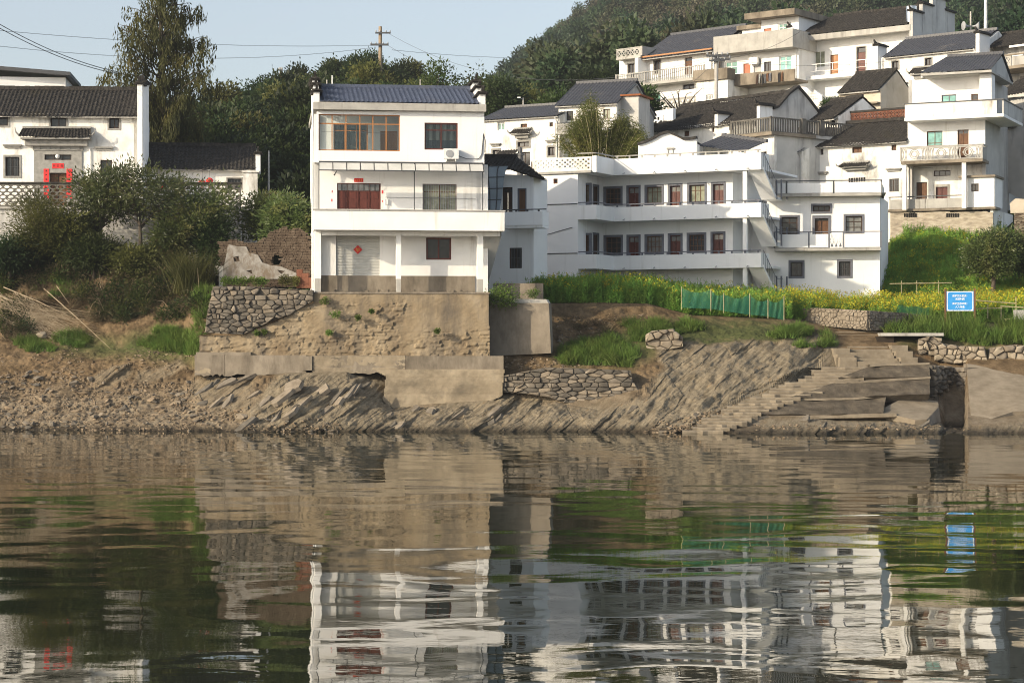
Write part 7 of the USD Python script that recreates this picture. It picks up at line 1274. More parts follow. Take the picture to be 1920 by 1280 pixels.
solo('bright bushy shrub between the dark trees and the slate roofs', 1052, 172, 158, 4.5, 4.2, 'leaf_mid', 407, 'shrub', cat='shrub')
solo('green shrub growing over the wall below the gallery', 1196, 162, 152, 3.6, 3.4, 'leaf_mid', 408, 'shrub', cat='shrub')
solo('small leafy tree beside the faded writing wall', 1557, 176, 146.5, 3.0, 1.7, 'leaf_mid', 409, 'small_tree', nc=80, L=.2, wd=.1)
solo('big dark glossy bush at the right edge of the slope field', 1862, 420, 119.5, 4.6, 3.7, 'leaf_loquat', 410, 'bush', nc=330, per=40, L=.19, wd=.085, cat='bush', spread=.24, nl=8)
solo('dark bush cut by the right edge of the picture', 1925, 432, 120.5, 4.0, 3.0, 'leaf_loquat', 411, 'bush', nc=220, per=40, L=.19, wd=.085, cat='bush', spread=.24, nl=8)
solo('bright leafed shrub between the ruin and the river house', 540, 352, 111.5, 4.6, 3.6, 'leaf_loquat', 412, 'loquat_shrub', nc=190, per=34, L=.24, wd=.085, cat='shrub', spread=.3)
solo('leafy shrub left of the ruin behind the wall', 496, 346, 113.5, 5.0, 3.0, 'leaf_loquat', 413, 'loquat_shrub', nc=160, per=34, L=.24, wd=.085, cat='shrub', spread=.3)
# --- trees on the left bank
def bank_tree(label, px, py0, py1, Y, wpx, seed, mat='leaf_loquat', nc=210, per=34, L=.25, wd=.085, name='bank_tree', spread=.34, lean=(0, 0), nl=20, inner=.25, flat=.42):
    z0, z1 = ZZ(py0, Y), ZZ(py1, Y); hgt = z1 - z0; wid = wpx / FPX * Y; rng = np.random.default_rng(seed); C, P_, D = clumpy(rng, nc, (wid / 2, wid / 2.4, hgt * flat), (lean[0], lean[1], hgt * (1 - flat * 1.05)), per, spread, lumps=12, inner=inner)
    t = thing(name, label, 'tree', (XX(px, Y), Y, z0)); put(t, 'trunk', trunk_mesh(C, hgt * .55, .13, rng, nl, lean=lean), 'bark', smooth=True); put(t, 'crown', leaf_mesh(P_, D + np.array([0, 0, .1]), L * rng.uniform(.7, 1.3, len(P_)), wd, rng), mat); return t
bank_tree('spreading dark-leaved tree with a forked trunk below the low old house', 262, 472, 300, 112.6, 240, 501, nc=190, flat=.34)
bank_tree('leafy tree in front of the gate of the old house', 188, 468, 306, 113.0, 120, 502, nc=110, flat=.4)
bank_tree('dense leafy tree at the right end of the terrace wall', 378, 478, 338, 112.2, 150, 503, nc=150, flat=.42)
bank_tree('low bush under the spreading tree', 330, 480, 412, 111.8, 90, 504, nc=110, name='low_bush')
bank_tree('pale feathery bamboo thicket at the left end of the bank', 68, 500, 352, 111.9, 105, 505, 'leaf_bamboo', nc=190, per=34, L=.3, wd=.045, name='bamboo_thicket', flat=.5, nl=26)
bank_tree('olive leafy bush left of the terrace openings', 118, 490, 385, 112.0, 100, 506, 'leaf_olive', nc=170, name='olive_bush', flat=.48)
bank_tree('dark low bush at the left picture edge', 18, 505, 448, 111.5, 95, 507, 'leaf_dark', nc=150, name='low_bush', flat=.5)
bank_tree('dark green bush below the terrace openings', 176, 505, 440, 111.4, 110, 508, 'leaf_mid', nc=150, name='low_bush', flat=.5)
bank_tree('shaded bush beside the dark gap left of the ruin', 398, 500, 400, 111.6, 60, 509, 'leaf_dark', nc=110, name='low_bush', flat=.5)
bank_tree('tangled olive bush on the upper bank edge', 250, 515, 462, 110.9, 110, 510, 'leaf_olive', nc=130, name='olive_bush', flat=.5, L=.2)
# --- the tall weeping conifer
rng = np.random.default_rng(88); Yw = 136.0; base = np.array([XX(312, Yw), Yw, ZZ(470, Yw)]); H0 = ZZ(-75, Yw) - base[2]
t = thing('weeping_conifer', 'tall weeping conifer with hanging sprays rising against the sky', 'tree', base); tm = MB(); zz = np.linspace(0, 1, 12)
tm.path(np.stack([-.35 * zz + .1 * np.sin(zz * 6), .1 * np.cos(zz * 5), H0 * zz], 1), .34 * (1 - zz) ** .8 + .03, 8); B0, D0, L0 = [], [], []
prof = lambda hz: np.interp(hz, [ZZ(470, Yw), ZZ(280, Yw), ZZ(205, Yw), ZZ(170, Yw), ZZ(130, Yw), ZZ(95, Yw), ZZ(75, Yw), ZZ(30, Yw), ZZ(-10, Yw), ZZ(-75, Yw)], np.array([66, 74, 84, 92, 118, 112, 82, 78, 56, 6]) / FPX * Yw)
for k in range(210):
    hz = base[2] + H0 * (1 - .80 * rng.random() ** .9) * .985; R = prof(hz) * rng.choice([.55, .8, 1.0, 1.12]); az = rng.uniform(0, 2 * np.pi); f = np.linspace(0, 1, 8); lift = rng.uniform(.1, .5) if hz > ZZ(190, Yw) else .15
    br = np.stack([np.cos(az) * R * f, np.sin(az) * R * f, hz - base[2] - R * .55 + R * lift * (f * 1.6 - f ** 2 * .9) + R * .25 * f], 1) + np.array([-.2, 0, 0]); br += rng.normal(size=br.shape) * .05
    tm.path(br, .055 * (1 - f) + .01, 4)
    ns = int(8 + R * 11); ff = rng.uniform(.25, 1.05, ns); pts = np.stack([np.interp(ff, f, br[:, c]) for c in range(3)], 1) + rng.normal(size=(ns, 3)) * np.array([.15, .15, .08]); Ls = rng.uniform(.35, 1.25, ns) * (1.35 if hz < ZZ(190, Yw) else 1.0)
    for q_ in range(4):
        B0.append(pts + np.array([0, 0, -1]) * (Ls * q_ / 4)[:, None] + rng.normal(size=(ns, 3)) * .05); D0.append(np.array([0, 0, -1]) + rng.normal(size=(ns, 3)) * .28); L0.append(Ls * .42)
put(t, 'trunk', tm.mesh(), 'bark', smooth=True); B0, D0, L0 = np.vstack(B0), np.vstack(D0), np.concatenate(L0); put(t, 'hanging_sprays', leaf_mesh(B0, D0, L0, .10, rng), 'leaf_weeping')
# --- bamboo clump above the veranda building
rng = np.random.default_rng(61); Yb = 134.0; t = thing('bamboo_clump', 'feathery bamboo clump with a tall tip above the lattice parapet', 'bamboo', (XX(1130, Yb), Yb, ZZ(330, Yb))); cm = MB(); B0, D0 = [], []
for k in range(120):
    tx = rng.choice([rng.normal(-1.0, .5), rng.normal(0, 1.1), rng.normal(1.5, .8)]); tipx = np.clip(tx, -2.9, 3.0); tipx *= 1.3; hgt = np.interp(tipx, [-3, -1.5, -1.0, -.4, 0, 1.5, 3], [3.0, 4.4, 6.4, 4.6, 4.0, 4.2, 2.8]) * rng.uniform(.75, 1.02); f = np.linspace(0, 1, 9); ty = rng.normal(0, .9)
    cu = np.stack([tipx * .45 + tipx * .55 * f ** 1.6, ty * (.4 + .6 * f), hgt * f ** .95 - .35 * f ** 4 * rng.random()], 1); cm.path(cu, .03 * (1 - f) + .006, 4)
    nl_ = 230; ff = rng.uniform(.25, 1.0, nl_) ** .8; B0.append(np.stack([np.interp(ff, f, cu[:, c]) for c in range(3)], 1) + rng.normal(size=(nl_, 3)) * .2); D0.append(rng.normal(size=(nl_, 3)) * .8 + np.array([.15 * tipx, -.2, -.45]))
put(t, 'culms', cm.mesh(), 'bamboo_pole', kind='stuff'); B0, D0 = np.vstack(B0), np.vstack(D0); put(t, 'leaves', leaf_mesh(B0, D0, .26, .045, rng), 'leaf_bamboo')
# --- scattered plants
def scatter(name, label, protos, pos, rng, smin=.8, smax=1.2, kind='stuff', which=None, tall=None):
    x = UsdGeom.PointInstancer.Define(stage, numbered('/World', name)); root = x.GetPath(); rel = x.CreatePrototypesRel()
    for k, parts_ in enumerate(protos):
        px = UsdGeom.Xform.Define(stage, f'{root}/plant_{k + 1:03d}')
        for q_, (mesh_, mt) in enumerate(parts_): usdkit.mesh(stage, f'{root}/plant_{k + 1:03d}/{("leaves", "flowers", "wood")[q_]}', mesh_, M[mt], False)
        rel.AddTarget(px.GetPath())
    n_ = len(pos); x.CreatePositionsAttr(Vt.Vec3fArray.FromNumpy(np.asarray(pos, np.float32))); x.CreateProtoIndicesAttr(Vt.IntArray.FromNumpy((rng.integers(0, len(protos), n_) if which is None else which).astype(np.int32)))
    a_ = rng.uniform(0, 2 * np.pi, n_); x.CreateOrientationsAttr(Vt.QuathArray([Gf.Quath(float(math.cos(q_ / 2)), 0, 0, float(math.sin(q_ / 2))) for q_ in a_])); s_ = rng.uniform(smin, smax, n_); sc = np.stack([s_, s_, s_ * (rng.uniform(.8, 1.2, n_) if tall is None else tall)], 1); x.CreateScalesAttr(Vt.Vec3fArray.FromNumpy(sc.astype(np.float32)))
    return tag(x.GetPrim(), label, None, None, kind)
def blades(rng, n, h, spread, wd, bend=.35):
    b = rng.normal(size=(n, 3)) * np.array([spread, spread, 0]); d = rng.normal(size=(n, 3)) * bend; d[:, 2] = 1; d = unit(d); hh = h * rng.uniform(.5, 1.1, n)[:, None]; s = unit(np.cross(d, rng.normal(size=(n, 3)))) * wd / 2; out = d * np.array([1, 1, 0]); m_ = b + d * hh * .55; tp = m_ + (d + out * .9) * hh * .5
    v = np.stack([b - s, b + s, m_ - s * .8, m_ + s * .8, tp], 1).reshape(-1, 3); i = np.arange(n) * 5; return v, np.vstack([np.stack([i, i + 1, i + 3], 1), np.stack([i, i + 3, i + 2], 1), np.stack([i + 2, i + 3, i + 4], 1)])
def rape(rng, h, flower):
    ns = 7; B, D, Fp = [], [], []
    for k in range(ns):
        f = np.linspace(0, 1, 7); b = rng.normal(size=2) * .13; tip = b + rng.normal(size=2) * .16; st = np.stack([b[0] + (tip[0] - b[0]) * f, b[1] + (tip[1] - b[1]) * f, h * rng.uniform(.8, 1.1) * f], 1); nl_ = 24; ff = rng.random(nl_) ** 1.1; p = np.stack([np.interp(ff, f, st[:, c]) for c in range(3)], 1); B.append(p); d = rng.normal(size=(nl_, 3)); d[:, 2] = np.abs(d[:, 2]) * 1.1 + .25; D.append(d)
        if flower: Fp.append(st[-1] + rng.normal(size=(5, 3)) * np.array([.05, .05, .07]))
        for q_ in range(5): B.append(st[q_:q_ + 1]); D.append(st[q_ + 1:q_ + 2] - st[q_:q_ + 1])
    B, D = np.vstack(B), np.vstack(D); Ln = np.interp(B[:, 2] / h, [0, .3, 1], [.34, .26, .15]); lm = leaf_mesh(B, D, Ln * rng.uniform(.7, 1.2, len(B)), Ln * .22, rng); out = [(lm, 'leaf_rape')]
    if flower: Fp = np.vstack(Fp); out.append((leaf_mesh(Fp, rng.normal(size=Fp.shape), .075, .07, rng), 'flower_yellow'))
    return out
rr = np.random.default_rng(5); rp = [rape(rr, 1.15, True), rape(rr, 1.25, True), rape(rr, 1.1, False), rape(rr, 1.2, False), rape(rr, 1.05, False)]
def ground_z(x, Y):
    px = 960 + x / Y * FPX; s = 8 + (Y - np.interp(px, _cx, _cY[:, 8])) / (126 - np.interp(px, _cx, _cY[:, 8])); zb = float(bank_at(px, np.clip(s, 0, 9))[..., 2]); return max(zb, float(hill_z(px, Y))) if Y > 118 else zb
def field(pts_px, n, rng, y0, y1, edge=None):
    g = Polygon(pts_px); out = []
    while len(out) < n:
        px, Y = rng.uniform(g.bounds[0], g.bounds[2]), rng.uniform(g.bounds[1], g.bounds[3])
        if g.contains(__import__('shapely').Point(px, Y)): x = XX(px, Y); out.append((x, Y, ground_z(x, Y) - .03))
    return np.array(out)
e1 = [(1000, 110.6), (1040, 109.9), (1120, 110.3), (1215, 110.3), (1290, 110.4), (1480, 111.0), (1480, 114), (1440, 116), (1150, 118.4), (1120, 116.4), (1000, 115.2)]
ps = field(e1, 2300, rr, 0, 0); scatter('rapeseed_field', 'bright green rapeseed field in flower in front of the veranda building', rp, ps, rr, .75, 1.15, which=rr.choice([0, 2, 3, 4, 2, 3, 4], len(ps)))
ps = field([(1478, 111.6), (1560, 113.4), (1700, 114.2), (1762, 113.2), (1945, 113.2), (2100, 113.2), (2100, 119), (1640, 118), (1478, 117.5)], 2000, rr, 0, 0); scatter('rapeseed_field', 'yellow-flowered rapeseed strip behind the cobble wall and the sign', rp, ps, rr, .7, 1.1, which=rr.choice([0, 1, 0, 1, 2], len(ps)))
ps = field([(1658, 119.5), (1850, 119.5), (1990, 121), (1990, 130), (1870, 131), (1672, 131)], 2200, rr, 0, 0); scatter('slope_crop', 'green crop covering the slope below the tall balcony house', rp, ps, rr, .5, .9, which=rr.choice([2, 3, 4, 2, 3, 4, 0], len(ps)), tall=.3 + 1.5 * meshkit.fbm(ps * .7, 3, 6) ** 1.2)
gr = [[(blades(rr, 46, .42, .12, .028), 'leaf_grass')], [(blades(rr, 40, .32, .14, .03), 'leaf_grass')], [(blades(rr, 50, .5, .12, .025, .5), 'leaf_grass')]]
def grass_on(pts_px, n, rng, keep=.0):
    g = Polygon(pts_px); out = []; import shapely
    while len(out) < n:
        px, py = rng.uniform(g.bounds[0], g.bounds[2]), rng.uniform(g.bounds[1], g.bounds[3])
        if g.contains(shapely.Point(px, py)) and meshkit.noise(np.array([px * .03, py * .05, 1.0])) > keep: out.append(on_bank_at(px, py) - np.array([0, 0, .03]))
    return np.array(out)
G1 = [grass_on([(1040, 676), (1075, 640), (1150, 632), (1190, 660), (1180, 688), (1060, 684)], 260, rr), grass_on([(1140, 640), (1170, 610), (1290, 602), (1320, 620), (1200, 640)], 170, rr, .35), grass_on([(1490, 612), (1545, 625), (1565, 650), (1500, 652), (1440, 630)], 130, rr, .3)]
scatter('bank_grass', 'bright green grass on the bank right of the set-back wall', gr, np.vstack(G1), rr, .6, 1.3)
G2 = [grass_on([(262, 648), (300, 618), (370, 626), (378, 668), (340, 665)], 240, rr, .25), grass_on([(95, 640), (130, 622), (180, 640), (150, 655)], 70, rr), grass_on([(20, 650), (60, 632), (110, 655), (60, 668)], 50, rr, .3), grass_on([(370, 540), (398, 540), (385, 620), (366, 650)], 60, rr), grass_on([(0, 480), (390, 480), (380, 560), (0, 560)], 300, rr, .45)]
scatter('bank_grass', 'patches of weeds on the earth bank at the left', gr, np.vstack(G2), rr, .5, 1.2)
G3 = [grass_on([(1660, 625), (1690, 600), (1760, 595), (1830, 615), (1850, 648), (1790, 640), (1735, 628)], 420, rr), grass_on([(1860, 645), (1880, 615), (2000, 605), (2000, 650)], 240, rr), grass_on([(1640, 612), (1670, 598), (1700, 605), (1680, 622)], 60, rr)]
scatter('wild_grass', 'lush wild grass around the culvert and the blue sign', gr + [[(blades(rr, 60, .75, .16, .03, .4), 'leaf_grass')]], np.vstack(G3), rr, .8, 1.5)
dr = [[(blades(rr, 30, .5, .15, .018, .8), 'leaf_dry')], [(blades(rr, 24, .35, .2, .02, 1.1), 'leaf_dry')]]
scatter('dry_grass', 'dry straw-coloured grass tangled on the left bank', dr, np.vstack([grass_on([(0, 500), (390, 490), (380, 590), (200, 610), (0, 560)], 520, rr, .35), grass_on([(1050, 600), (1220, 595), (1290, 610), (1120, 640)], 60, rr, .4)]), rr, .6, 1.4)
bl = leaf_mesh(*(lambda c: (c[1], c[2]))(clumpy(np.random.default_rng(3), 22, (.4, .4, .35), (0, 0, .25), 12, .12)), .16, .07, rr); bl2 = leaf_mesh(*(lambda c: (c[1], c[2]))(clumpy(np.random.default_rng(4), 26, (.5, .5, .45), (0, 0, .3), 12, .14)), .14, .05, rr)
scatter('undergrowth', 'dark leafy undergrowth along the top of the left bank', [[(bl, 'leaf_mid')], [(bl2, 'leaf_olive')], [(bl2, 'leaf_dark')], [(bl2, 'leaf_dry')]], np.vstack([grass_on([(0, 470), (395, 470), (395, 520), (300, 545), (150, 530), (0, 545)], 330, rr, .3), grass_on([(120, 510), (385, 510), (370, 600), (180, 600)], 190, rr, .42), grass_on([(0, 540), (60, 530), (50, 640), (0, 650)], 40, rr, .4)]), rr, .6, 1.3)
# reed clump
t = thing('reed_clump', 'upright olive reed clump on the bank left of the dry stone wall', 'reeds', on_bank_at(362, 552)); put(t, 'blades', blades(np.random.default_rng(9), 900, 2.5, .38, .03, .28), 'leaf_olive', kind='stuff')
# plants on walls
def weed(label, p, r, mat, seed, name='weed', n=26, L=.15, drop=0.0):
    c = clumpy(np.random.default_rng(seed), n, (r, r * .6, r * .8), (0, 0, r * .4 - drop), 10, r * .28); t_ = put_top(name, (lambda m_: (m_[0] + p, m_[1]))(leaf_mesh(c[1], c[2], L, L * .4, np.random.default_rng(seed))), mat, label=label, cat='plant', group=None); return t_
weed('bushy green plant spilling over the top of the set-back wall', P(942, 565, 104.9), .75, 'leaf_grass', 21, 'trailing_plant', 110, .15, .05)
weed('low green plants on the terrace edge right of the trailing plant', P(1000, 555, 106.3), .3, 'leaf_grass', 22, 'low_plant', 30, .12)
for k, (px, py, r, lb) in enumerate(((608, 567, .2, 'largest weed just under the river wall coping'), (629, 592, .24, 'broad weed on the river wall face below the coping'), (672, 597, .13, 'small weed in the middle of the river wall face'), (617, 626, .15, 'tuft on the river wall left of centre low down'), (820, 622, .13, 'small weed at the right side of the river wall'), (482, 626, .12, 'left tuft at the foot of the dark stones'), (496, 624, .12, 'right tuft at the foot of the dark stones'), (545, 553, .28, 'green plant growing from the top of the stone wall'), (572, 552, .18, 'small plant beside the red brick steps'), (697, 585, .1, 'tiny weed right of the broad one'))):
    weed(lb, P(px, py, 103.15 if px < 900 and py > 560 else 106.1), r, 'leaf_grass', 30 + k, 'wall_weed', 22, .11)
for k, px in enumerate((424, 441, 457, 476, 492)): weed(('leftmost', 'second', 'middle', 'fourth', 'rightmost')[k] + ' of the five vegetable plants in a row at the ruin foot', P(px, 530, 106.6), .24, 'leaf_grass', 50 + k, 'vegetable_plant', 26, .13)
weed('yellowish weeds at the ruin foot right of the vegetable row', P(535, 530, 106.5), .3, 'leaf_olive', 57, 'low_plant', 40, .13); weed('olive weeds between ruin and brick steps', P(552, 531, 106.5), .28, 'leaf_olive', 58, 'low_plant', 34, .13)
# --- mountain forest
rm = np.random.default_rng(19)
def far_tree(seed, radii, cz, n, L, tall):
    r_ = np.random.default_rng(seed); c = clumpy(r_, n, radii, (0, 0, cz), 14, .38); m_ = leaf_mesh(c[1], c[2], L, L * .6, r_); return [(m_, 'mountain_leaf')]
fp = [far_tree(1, (2.2, 2.2, 2.0), 2.6, 90, .5, 1), far_tree(2, (2.6, 2.6, 1.8), 2.3, 95, .55, 1), far_tree(3, (1.5, 1.5, 3.0), 3.4, 85, .5, 1), far_tree(4, (1.9, 1.9, 2.5), 3.0, 90, .5, 1)]
ps = []
while len(ps) < 5200:
    Y = 205 + 480 * rm.random() ** 1.0; px = rm.uniform(880, 2150)
    if Y < 300 and px < 1010: continue
    x = XX(px, Y); ps.append((x, Y, float(hill_z(px, Y)) - .6))
scatter('mountain_forest', 'dark mixed forest covering the mountain behind the village', fp, np.array(ps), rm, .5, 1.6)
ps = []
while len(ps) < 1300:
    Y = 262 + 60 * rm.random(); px = rm.uniform(-300, 1000); ps.append((XX(px, Y), Y, float(hill_z(px, Y)) - .8))
scatter('hill_scrub', 'low scrub filling the near hill between the trees', fp, np.array(ps), rm, .45, .8)
ps = []
while len(ps) < 1500:
    Y = 126 + 140 * rm.random(); px = rm.uniform(-200, 1010)
    if (px > 585 and Y < 128) or (px < 490 and Y < 136) or (px > 880 and Y < 158): continue
    ps.append((XX(px, Y), Y, float(hill_z(px, Y)) - .3))
scatter('hill_scrub', 'dark undergrowth on the wooded slope behind the houses', [[(bl2, 'leaf_dark')], [(bl, 'leaf_mid')]], np.array(ps), rm, 1.8, 3.4)
# ---------------------------------------------------------------- loose stones and slabs on the bank
from scipy.spatial import ConvexHull
def chunk(rng, size, flat=.6, elong=1.0, n=11):
    p = unit(rng.normal(size=(n, 3))) * rng.uniform(.75, 1.0, (n, 1)); h_ = ConvexHull(p); p = p * np.array([elong, rng.uniform(.7, 1.1), flat]) * size / 2; a_ = rng.uniform(0, 6.28); R = np.array([[math.cos(a_), -math.sin(a_), 0], [math.sin(a_), math.cos(a_), 0], [0, 0, 1]]); t_ = rng.normal(0, .35); R2 = np.array([[1, 0, 0], [0, math.cos(t_), -math.sin(t_)], [0, math.sin(t_), math.cos(t_)]])
    return p @ R2.T @ R.T, h_.simplices
rc = np.random.default_rng(14); smats = ['stone_a', 'stone_b', 'stone_c', 'stone_scree']
noisy('stone_scree', [(0.3, (0.15, 0.11, 0.07)), (0.7, (0.30, 0.235, 0.165))], scale=2.0, detail=6, roughness=.95, spec=.1, bump=.4, bump_scale=11, bdist=.03)
left_scree = [(-20, 806), (-20, 700), (120, 690), (250, 715), (360, 715), (380, 760), (460, 770), (455, 808)]
pool = [(q_, .20 + .42 * rc.random() ** 3) for q_ in grass_on(left_scree, 190, rc)] + [(q_, .15 + .3 * rc.random() ** 2) for q_ in grass_on([(455, 812), (455, 775), (600, 785), (640, 812)], 40, rc)] + [(q_, .15 + .3 * rc.random() ** 2) for q_ in grass_on([(1200, 812), (1230, 790), (1340, 770), (1420, 745), (1330, 800), (1290, 812)], 34, rc)] + \
       [(q_, .14 + .25 * rc.random() ** 2) for q_ in grass_on([(1035, 600), (1110, 590), (1120, 625), (1040, 655)], 26, rc)]
for q_, sz in pool[:290]:
    v, f = chunk(rc, sz, rc.uniform(.4, .75), rc.uniform(1.0, 1.7)); put('/World/river_bank', 'stone', (v + q_ + np.array([0, -.04, .08 * sz]), f), smats[int(rc.integers(4))])
sm = MB()
for q_ in np.vstack([grass_on(left_scree, 2100, rc, .25), grass_on([(455, 812), (455, 790), (640, 795), (640, 814)], 120, rc), grass_on([(1200, 814), (1230, 795), (1420, 750), (1330, 800), (1290, 814)], 260, rc), grass_on([(1035, 590), (1240, 590), (1290, 625), (1040, 665)], 200, rc, .4), grass_on([(0, 690), (0, 620), (360, 640), (370, 700)], 300, rc, .45), grass_on([(1410, 806), (1410, 796), (1750, 796), (1830, 806)], 140, rc), grass_on([(930, 668), (1040, 672), (1190, 688), (940, 695)], 120, rc, .3)]):
    v, f = chunk(rc, rc.uniform(.06, .24), rc.uniform(.4, .8), rc.uniform(1, 1.6), 8); sm.add(v + q_ + np.array([0, -.02, .03]), f)
put('/World/river_bank', 'small_stones', sm.mesh(), 'stone_scree', kind='stuff')
def slab_at(px, py, L, wd, tk, ang, seed, mat='stone_b'):
    r_ = np.random.default_rng(seed); p = on_bank_at(px, py); n_ = 7; th_ = np.sort(r_.uniform(0, 6.28, n_)); o = np.stack([np.cos(th_) * L / 2 * r_.uniform(.8, 1.1, n_), np.sin(th_) * wd / 2 * r_.uniform(.8, 1.1, n_)], 1); top = np.column_stack([o, np.full(n_, tk / 2)]); bt = np.column_stack([o * 1.04, np.full(n_, -tk / 2)]); v = np.vstack([top * np.array([.95, .95, 1]), bt, [[0, 0, tk * .55]], [[0, 0, -tk / 2]]]); i = np.arange(n_); j = (i + 1) % n_
    f = np.vstack([np.stack([i, i + n_, j + n_], 1), np.stack([i, j + n_, j], 1), np.stack([np.full(n_, 2 * n_), i, j], 1), np.stack([np.full(n_, 2 * n_ + 1), j + n_, i + n_], 1)])
    ex = np.array([math.cos(ang), .25, math.sin(ang)]); ex /= np.linalg.norm(ex); nz_ = np.array([-math.sin(ang) * .75, -.55, math.cos(ang) * .8]); nz_ -= ex * (nz_ @ ex); nz_ /= np.linalg.norm(nz_); ey = np.cross(nz_, ex)
    put('/World/river_bank', 'rock_slab', (v @ np.stack([ex, ey, nz_]) + p + np.array([0, -.02, .02]), f), mat)
rk = np.random.default_rng(23)
for k in range(48):
    z_ = [(450, 1190, 715, 800), (1230, 1560, 650, 790), (1420, 1820, 785, 806), (370, 480, 712, 770)][int(rk.choice(4, p=[.7, .08, .1, .12]))]; px, py = rk.uniform(z_[0], z_[1]), rk.uniform(z_[2], z_[3])
    if 720 < px < 1200 and py < 765: continue
    if px > 1300 and z_[0] == 1230 and py > 690 + (1560 - px) * .42: continue
    slab_at(px, py, rk.uniform(.5, 1.7), rk.uniform(.25, .6), rk.uniform(.08, .22), math.radians(rk.normal(40, 9)), 600 + k, ['stone_a', 'stone_b', 'stone_c'][int(rk.integers(3))])
for (px, py, L, w_, a_) in ((545, 728, 1.7, 1.0, 32), (530, 748, 1.4, .7, 38), (605, 735, 1.3, .7, 42)): slab_at(px, py, L, w_, .22, math.radians(a_), int(px), 'stone_b')
b_ = on_bank_at(78, 636); v, f = chunk(np.random.default_rng(5), .62, .75, 1.15, 30); put_top('boulder', (v + b_ + np.array([0, 0, .18]), f), 'stone_pale', 40, label='single rounded grey boulder on the left earth bank', cat='boulder')
# ---------------------------------------------------------------- dead brush on the left bank
t = thing('brush_pile', 'heap of dry dead branches spilling down the left bank', 'brush'); sk = MB(); rb_ = np.random.default_rng(71)
for k in range(230):
    a = on_bank_at(rb_.uniform(-40, 60), rb_.uniform(558, 600)) + np.array([0, -.25 * rb_.random(), .1 + .3 * rb_.random()]); b = on_bank_at(np.clip(rb_.normal(105, 40), 10, 190), rb_.uniform(590, 645)) + np.array([0, -.2 * rb_.random(), .04 + .2 * rb_.random()]); m_ = (a + b) / 2 + rb_.normal(size=3) * .16; sk.path([a, m_, b], [.014, .011, .005], 3)
for k in range(48):
    a = on_bank_at(rb_.uniform(150, 380), rb_.uniform(510, 600)); d = rb_.normal(size=3) * .8; sk.path([a, a + d * .5 + np.array([0, -.2, .4]), a + d + np.array([0, -.4, .3])], [.012, .01, .004], 3)
put(t, 'branches', sk.mesh(), 'dry_stick', kind='stuff')
for x0, y0, x1, y1, r, lb in ((-20, 560, 38, 577, .09, 'thick pale dead trunk lying at the left picture edge'), (84, 554, 208, 657, .026, 'long thin pole lying diagonally across the left bank'), (10, 551, 140, 600, .03, 'long pale stick on top of the brush heap'), (108, 550, 132, 575, .018, 'short thin stick leaning above the diagonal pole')):
    a, b = on_bank_at(x0, y0), on_bank_at(x1, y1); put_top('fallen_pole', MB().path([a + np.array([0, -.3, .35]), (a + b) / 2 + np.array([0, -.55, .3]), b + np.array([0, -.25, .08])], [r, r * .85, r * .4], 6).mesh(), 'dry_stick', True, label=lb, cat='dead wood')
# ---------------------------------------------------------------- green net fence
n = {'t': ('transparent_bsdf', {}), 'd': ('principled_bsdf', {'base_color': (0.012, 0.13, 0.075), 'roughness': .7}), 'tr': ('translucent_bsdf', {'color': (0.012, 0.16, 0.09)}), 'a': ('mix_closure', {'fac': .4}), 'x': ('mix_closure', {'fac': .58})}
M['green_net'] = usdkit.material(stage, '/World/Looks/green_net', n, [('d.BSDF', 'a.closure1'), ('tr.BSDF', 'a.closure2'), ('t.BSDF', 'x.closure1'), ('a.closure', 'x.closure2')], surface='x.closure')
nt = thing('net_fence', 'sagging green net fence on thin stakes at the edge of the rapeseed', 'fence'); posts = [(1278, 539, 577, 110.0), (1333, 543, 579, 109.9), (1357, 551, 583, 109.9), (1406, 552, 590, 110.0), (1440, 562, 593, 110.1), (1470, 557, 600, 110.2)]
for px, y0, y1, Y in posts: put(nt, 'stake', MB().tube(P(px, y0 - 2, Y), P(px, y1 + 4, Y), .022, 5).mesh(), 'bamboo_pole')
for (p0, p1) in zip(posts[:-1], posts[1:]):
    T0, T1, B0_, B1_ = P(*p0[:2], p0[3]), P(*p1[:2], p1[3]), P(p0[0], p0[2], p0[3]), P(p1[0], p1[2], p1[3]); f = np.linspace(0, 1, 14)[None, :, None]; g_ = np.linspace(0, 1, 10)[:, None, None]; top = T0 * (1 - f) + T1 * f - np.array([0, 0, 1.0]) * (.22 * np.sin(np.pi * f)); bt = B0_ * (1 - f) + B1_ * f; V = top * (1 - g_) + bt * g_; V = V + np.array([0, 1.0, 0]) * (.07 * np.sin(f * 19 + g_ * 3) * np.sin(np.pi * f) * (1 - g_ * .4)); put(nt, 'net_panel', grid_mesh(V), 'green_net', True)
T = [P(1682, 578, 111.8), P(1742, 583, 112.6)]; V = np.array([[T[0] * (1 - f) + T[1] * f + np.array([0, .25 * s_, .05 * math.sin(f * 14) - .28 * s_]) for f in np.linspace(0, 1, 16)] for s_ in (-.6, 0, .6, 1)]); put_top('fallen_net', grid_mesh(V), 'green_net', True, label='strip of green net lying along the top of the shaded cobble wall', cat='net')
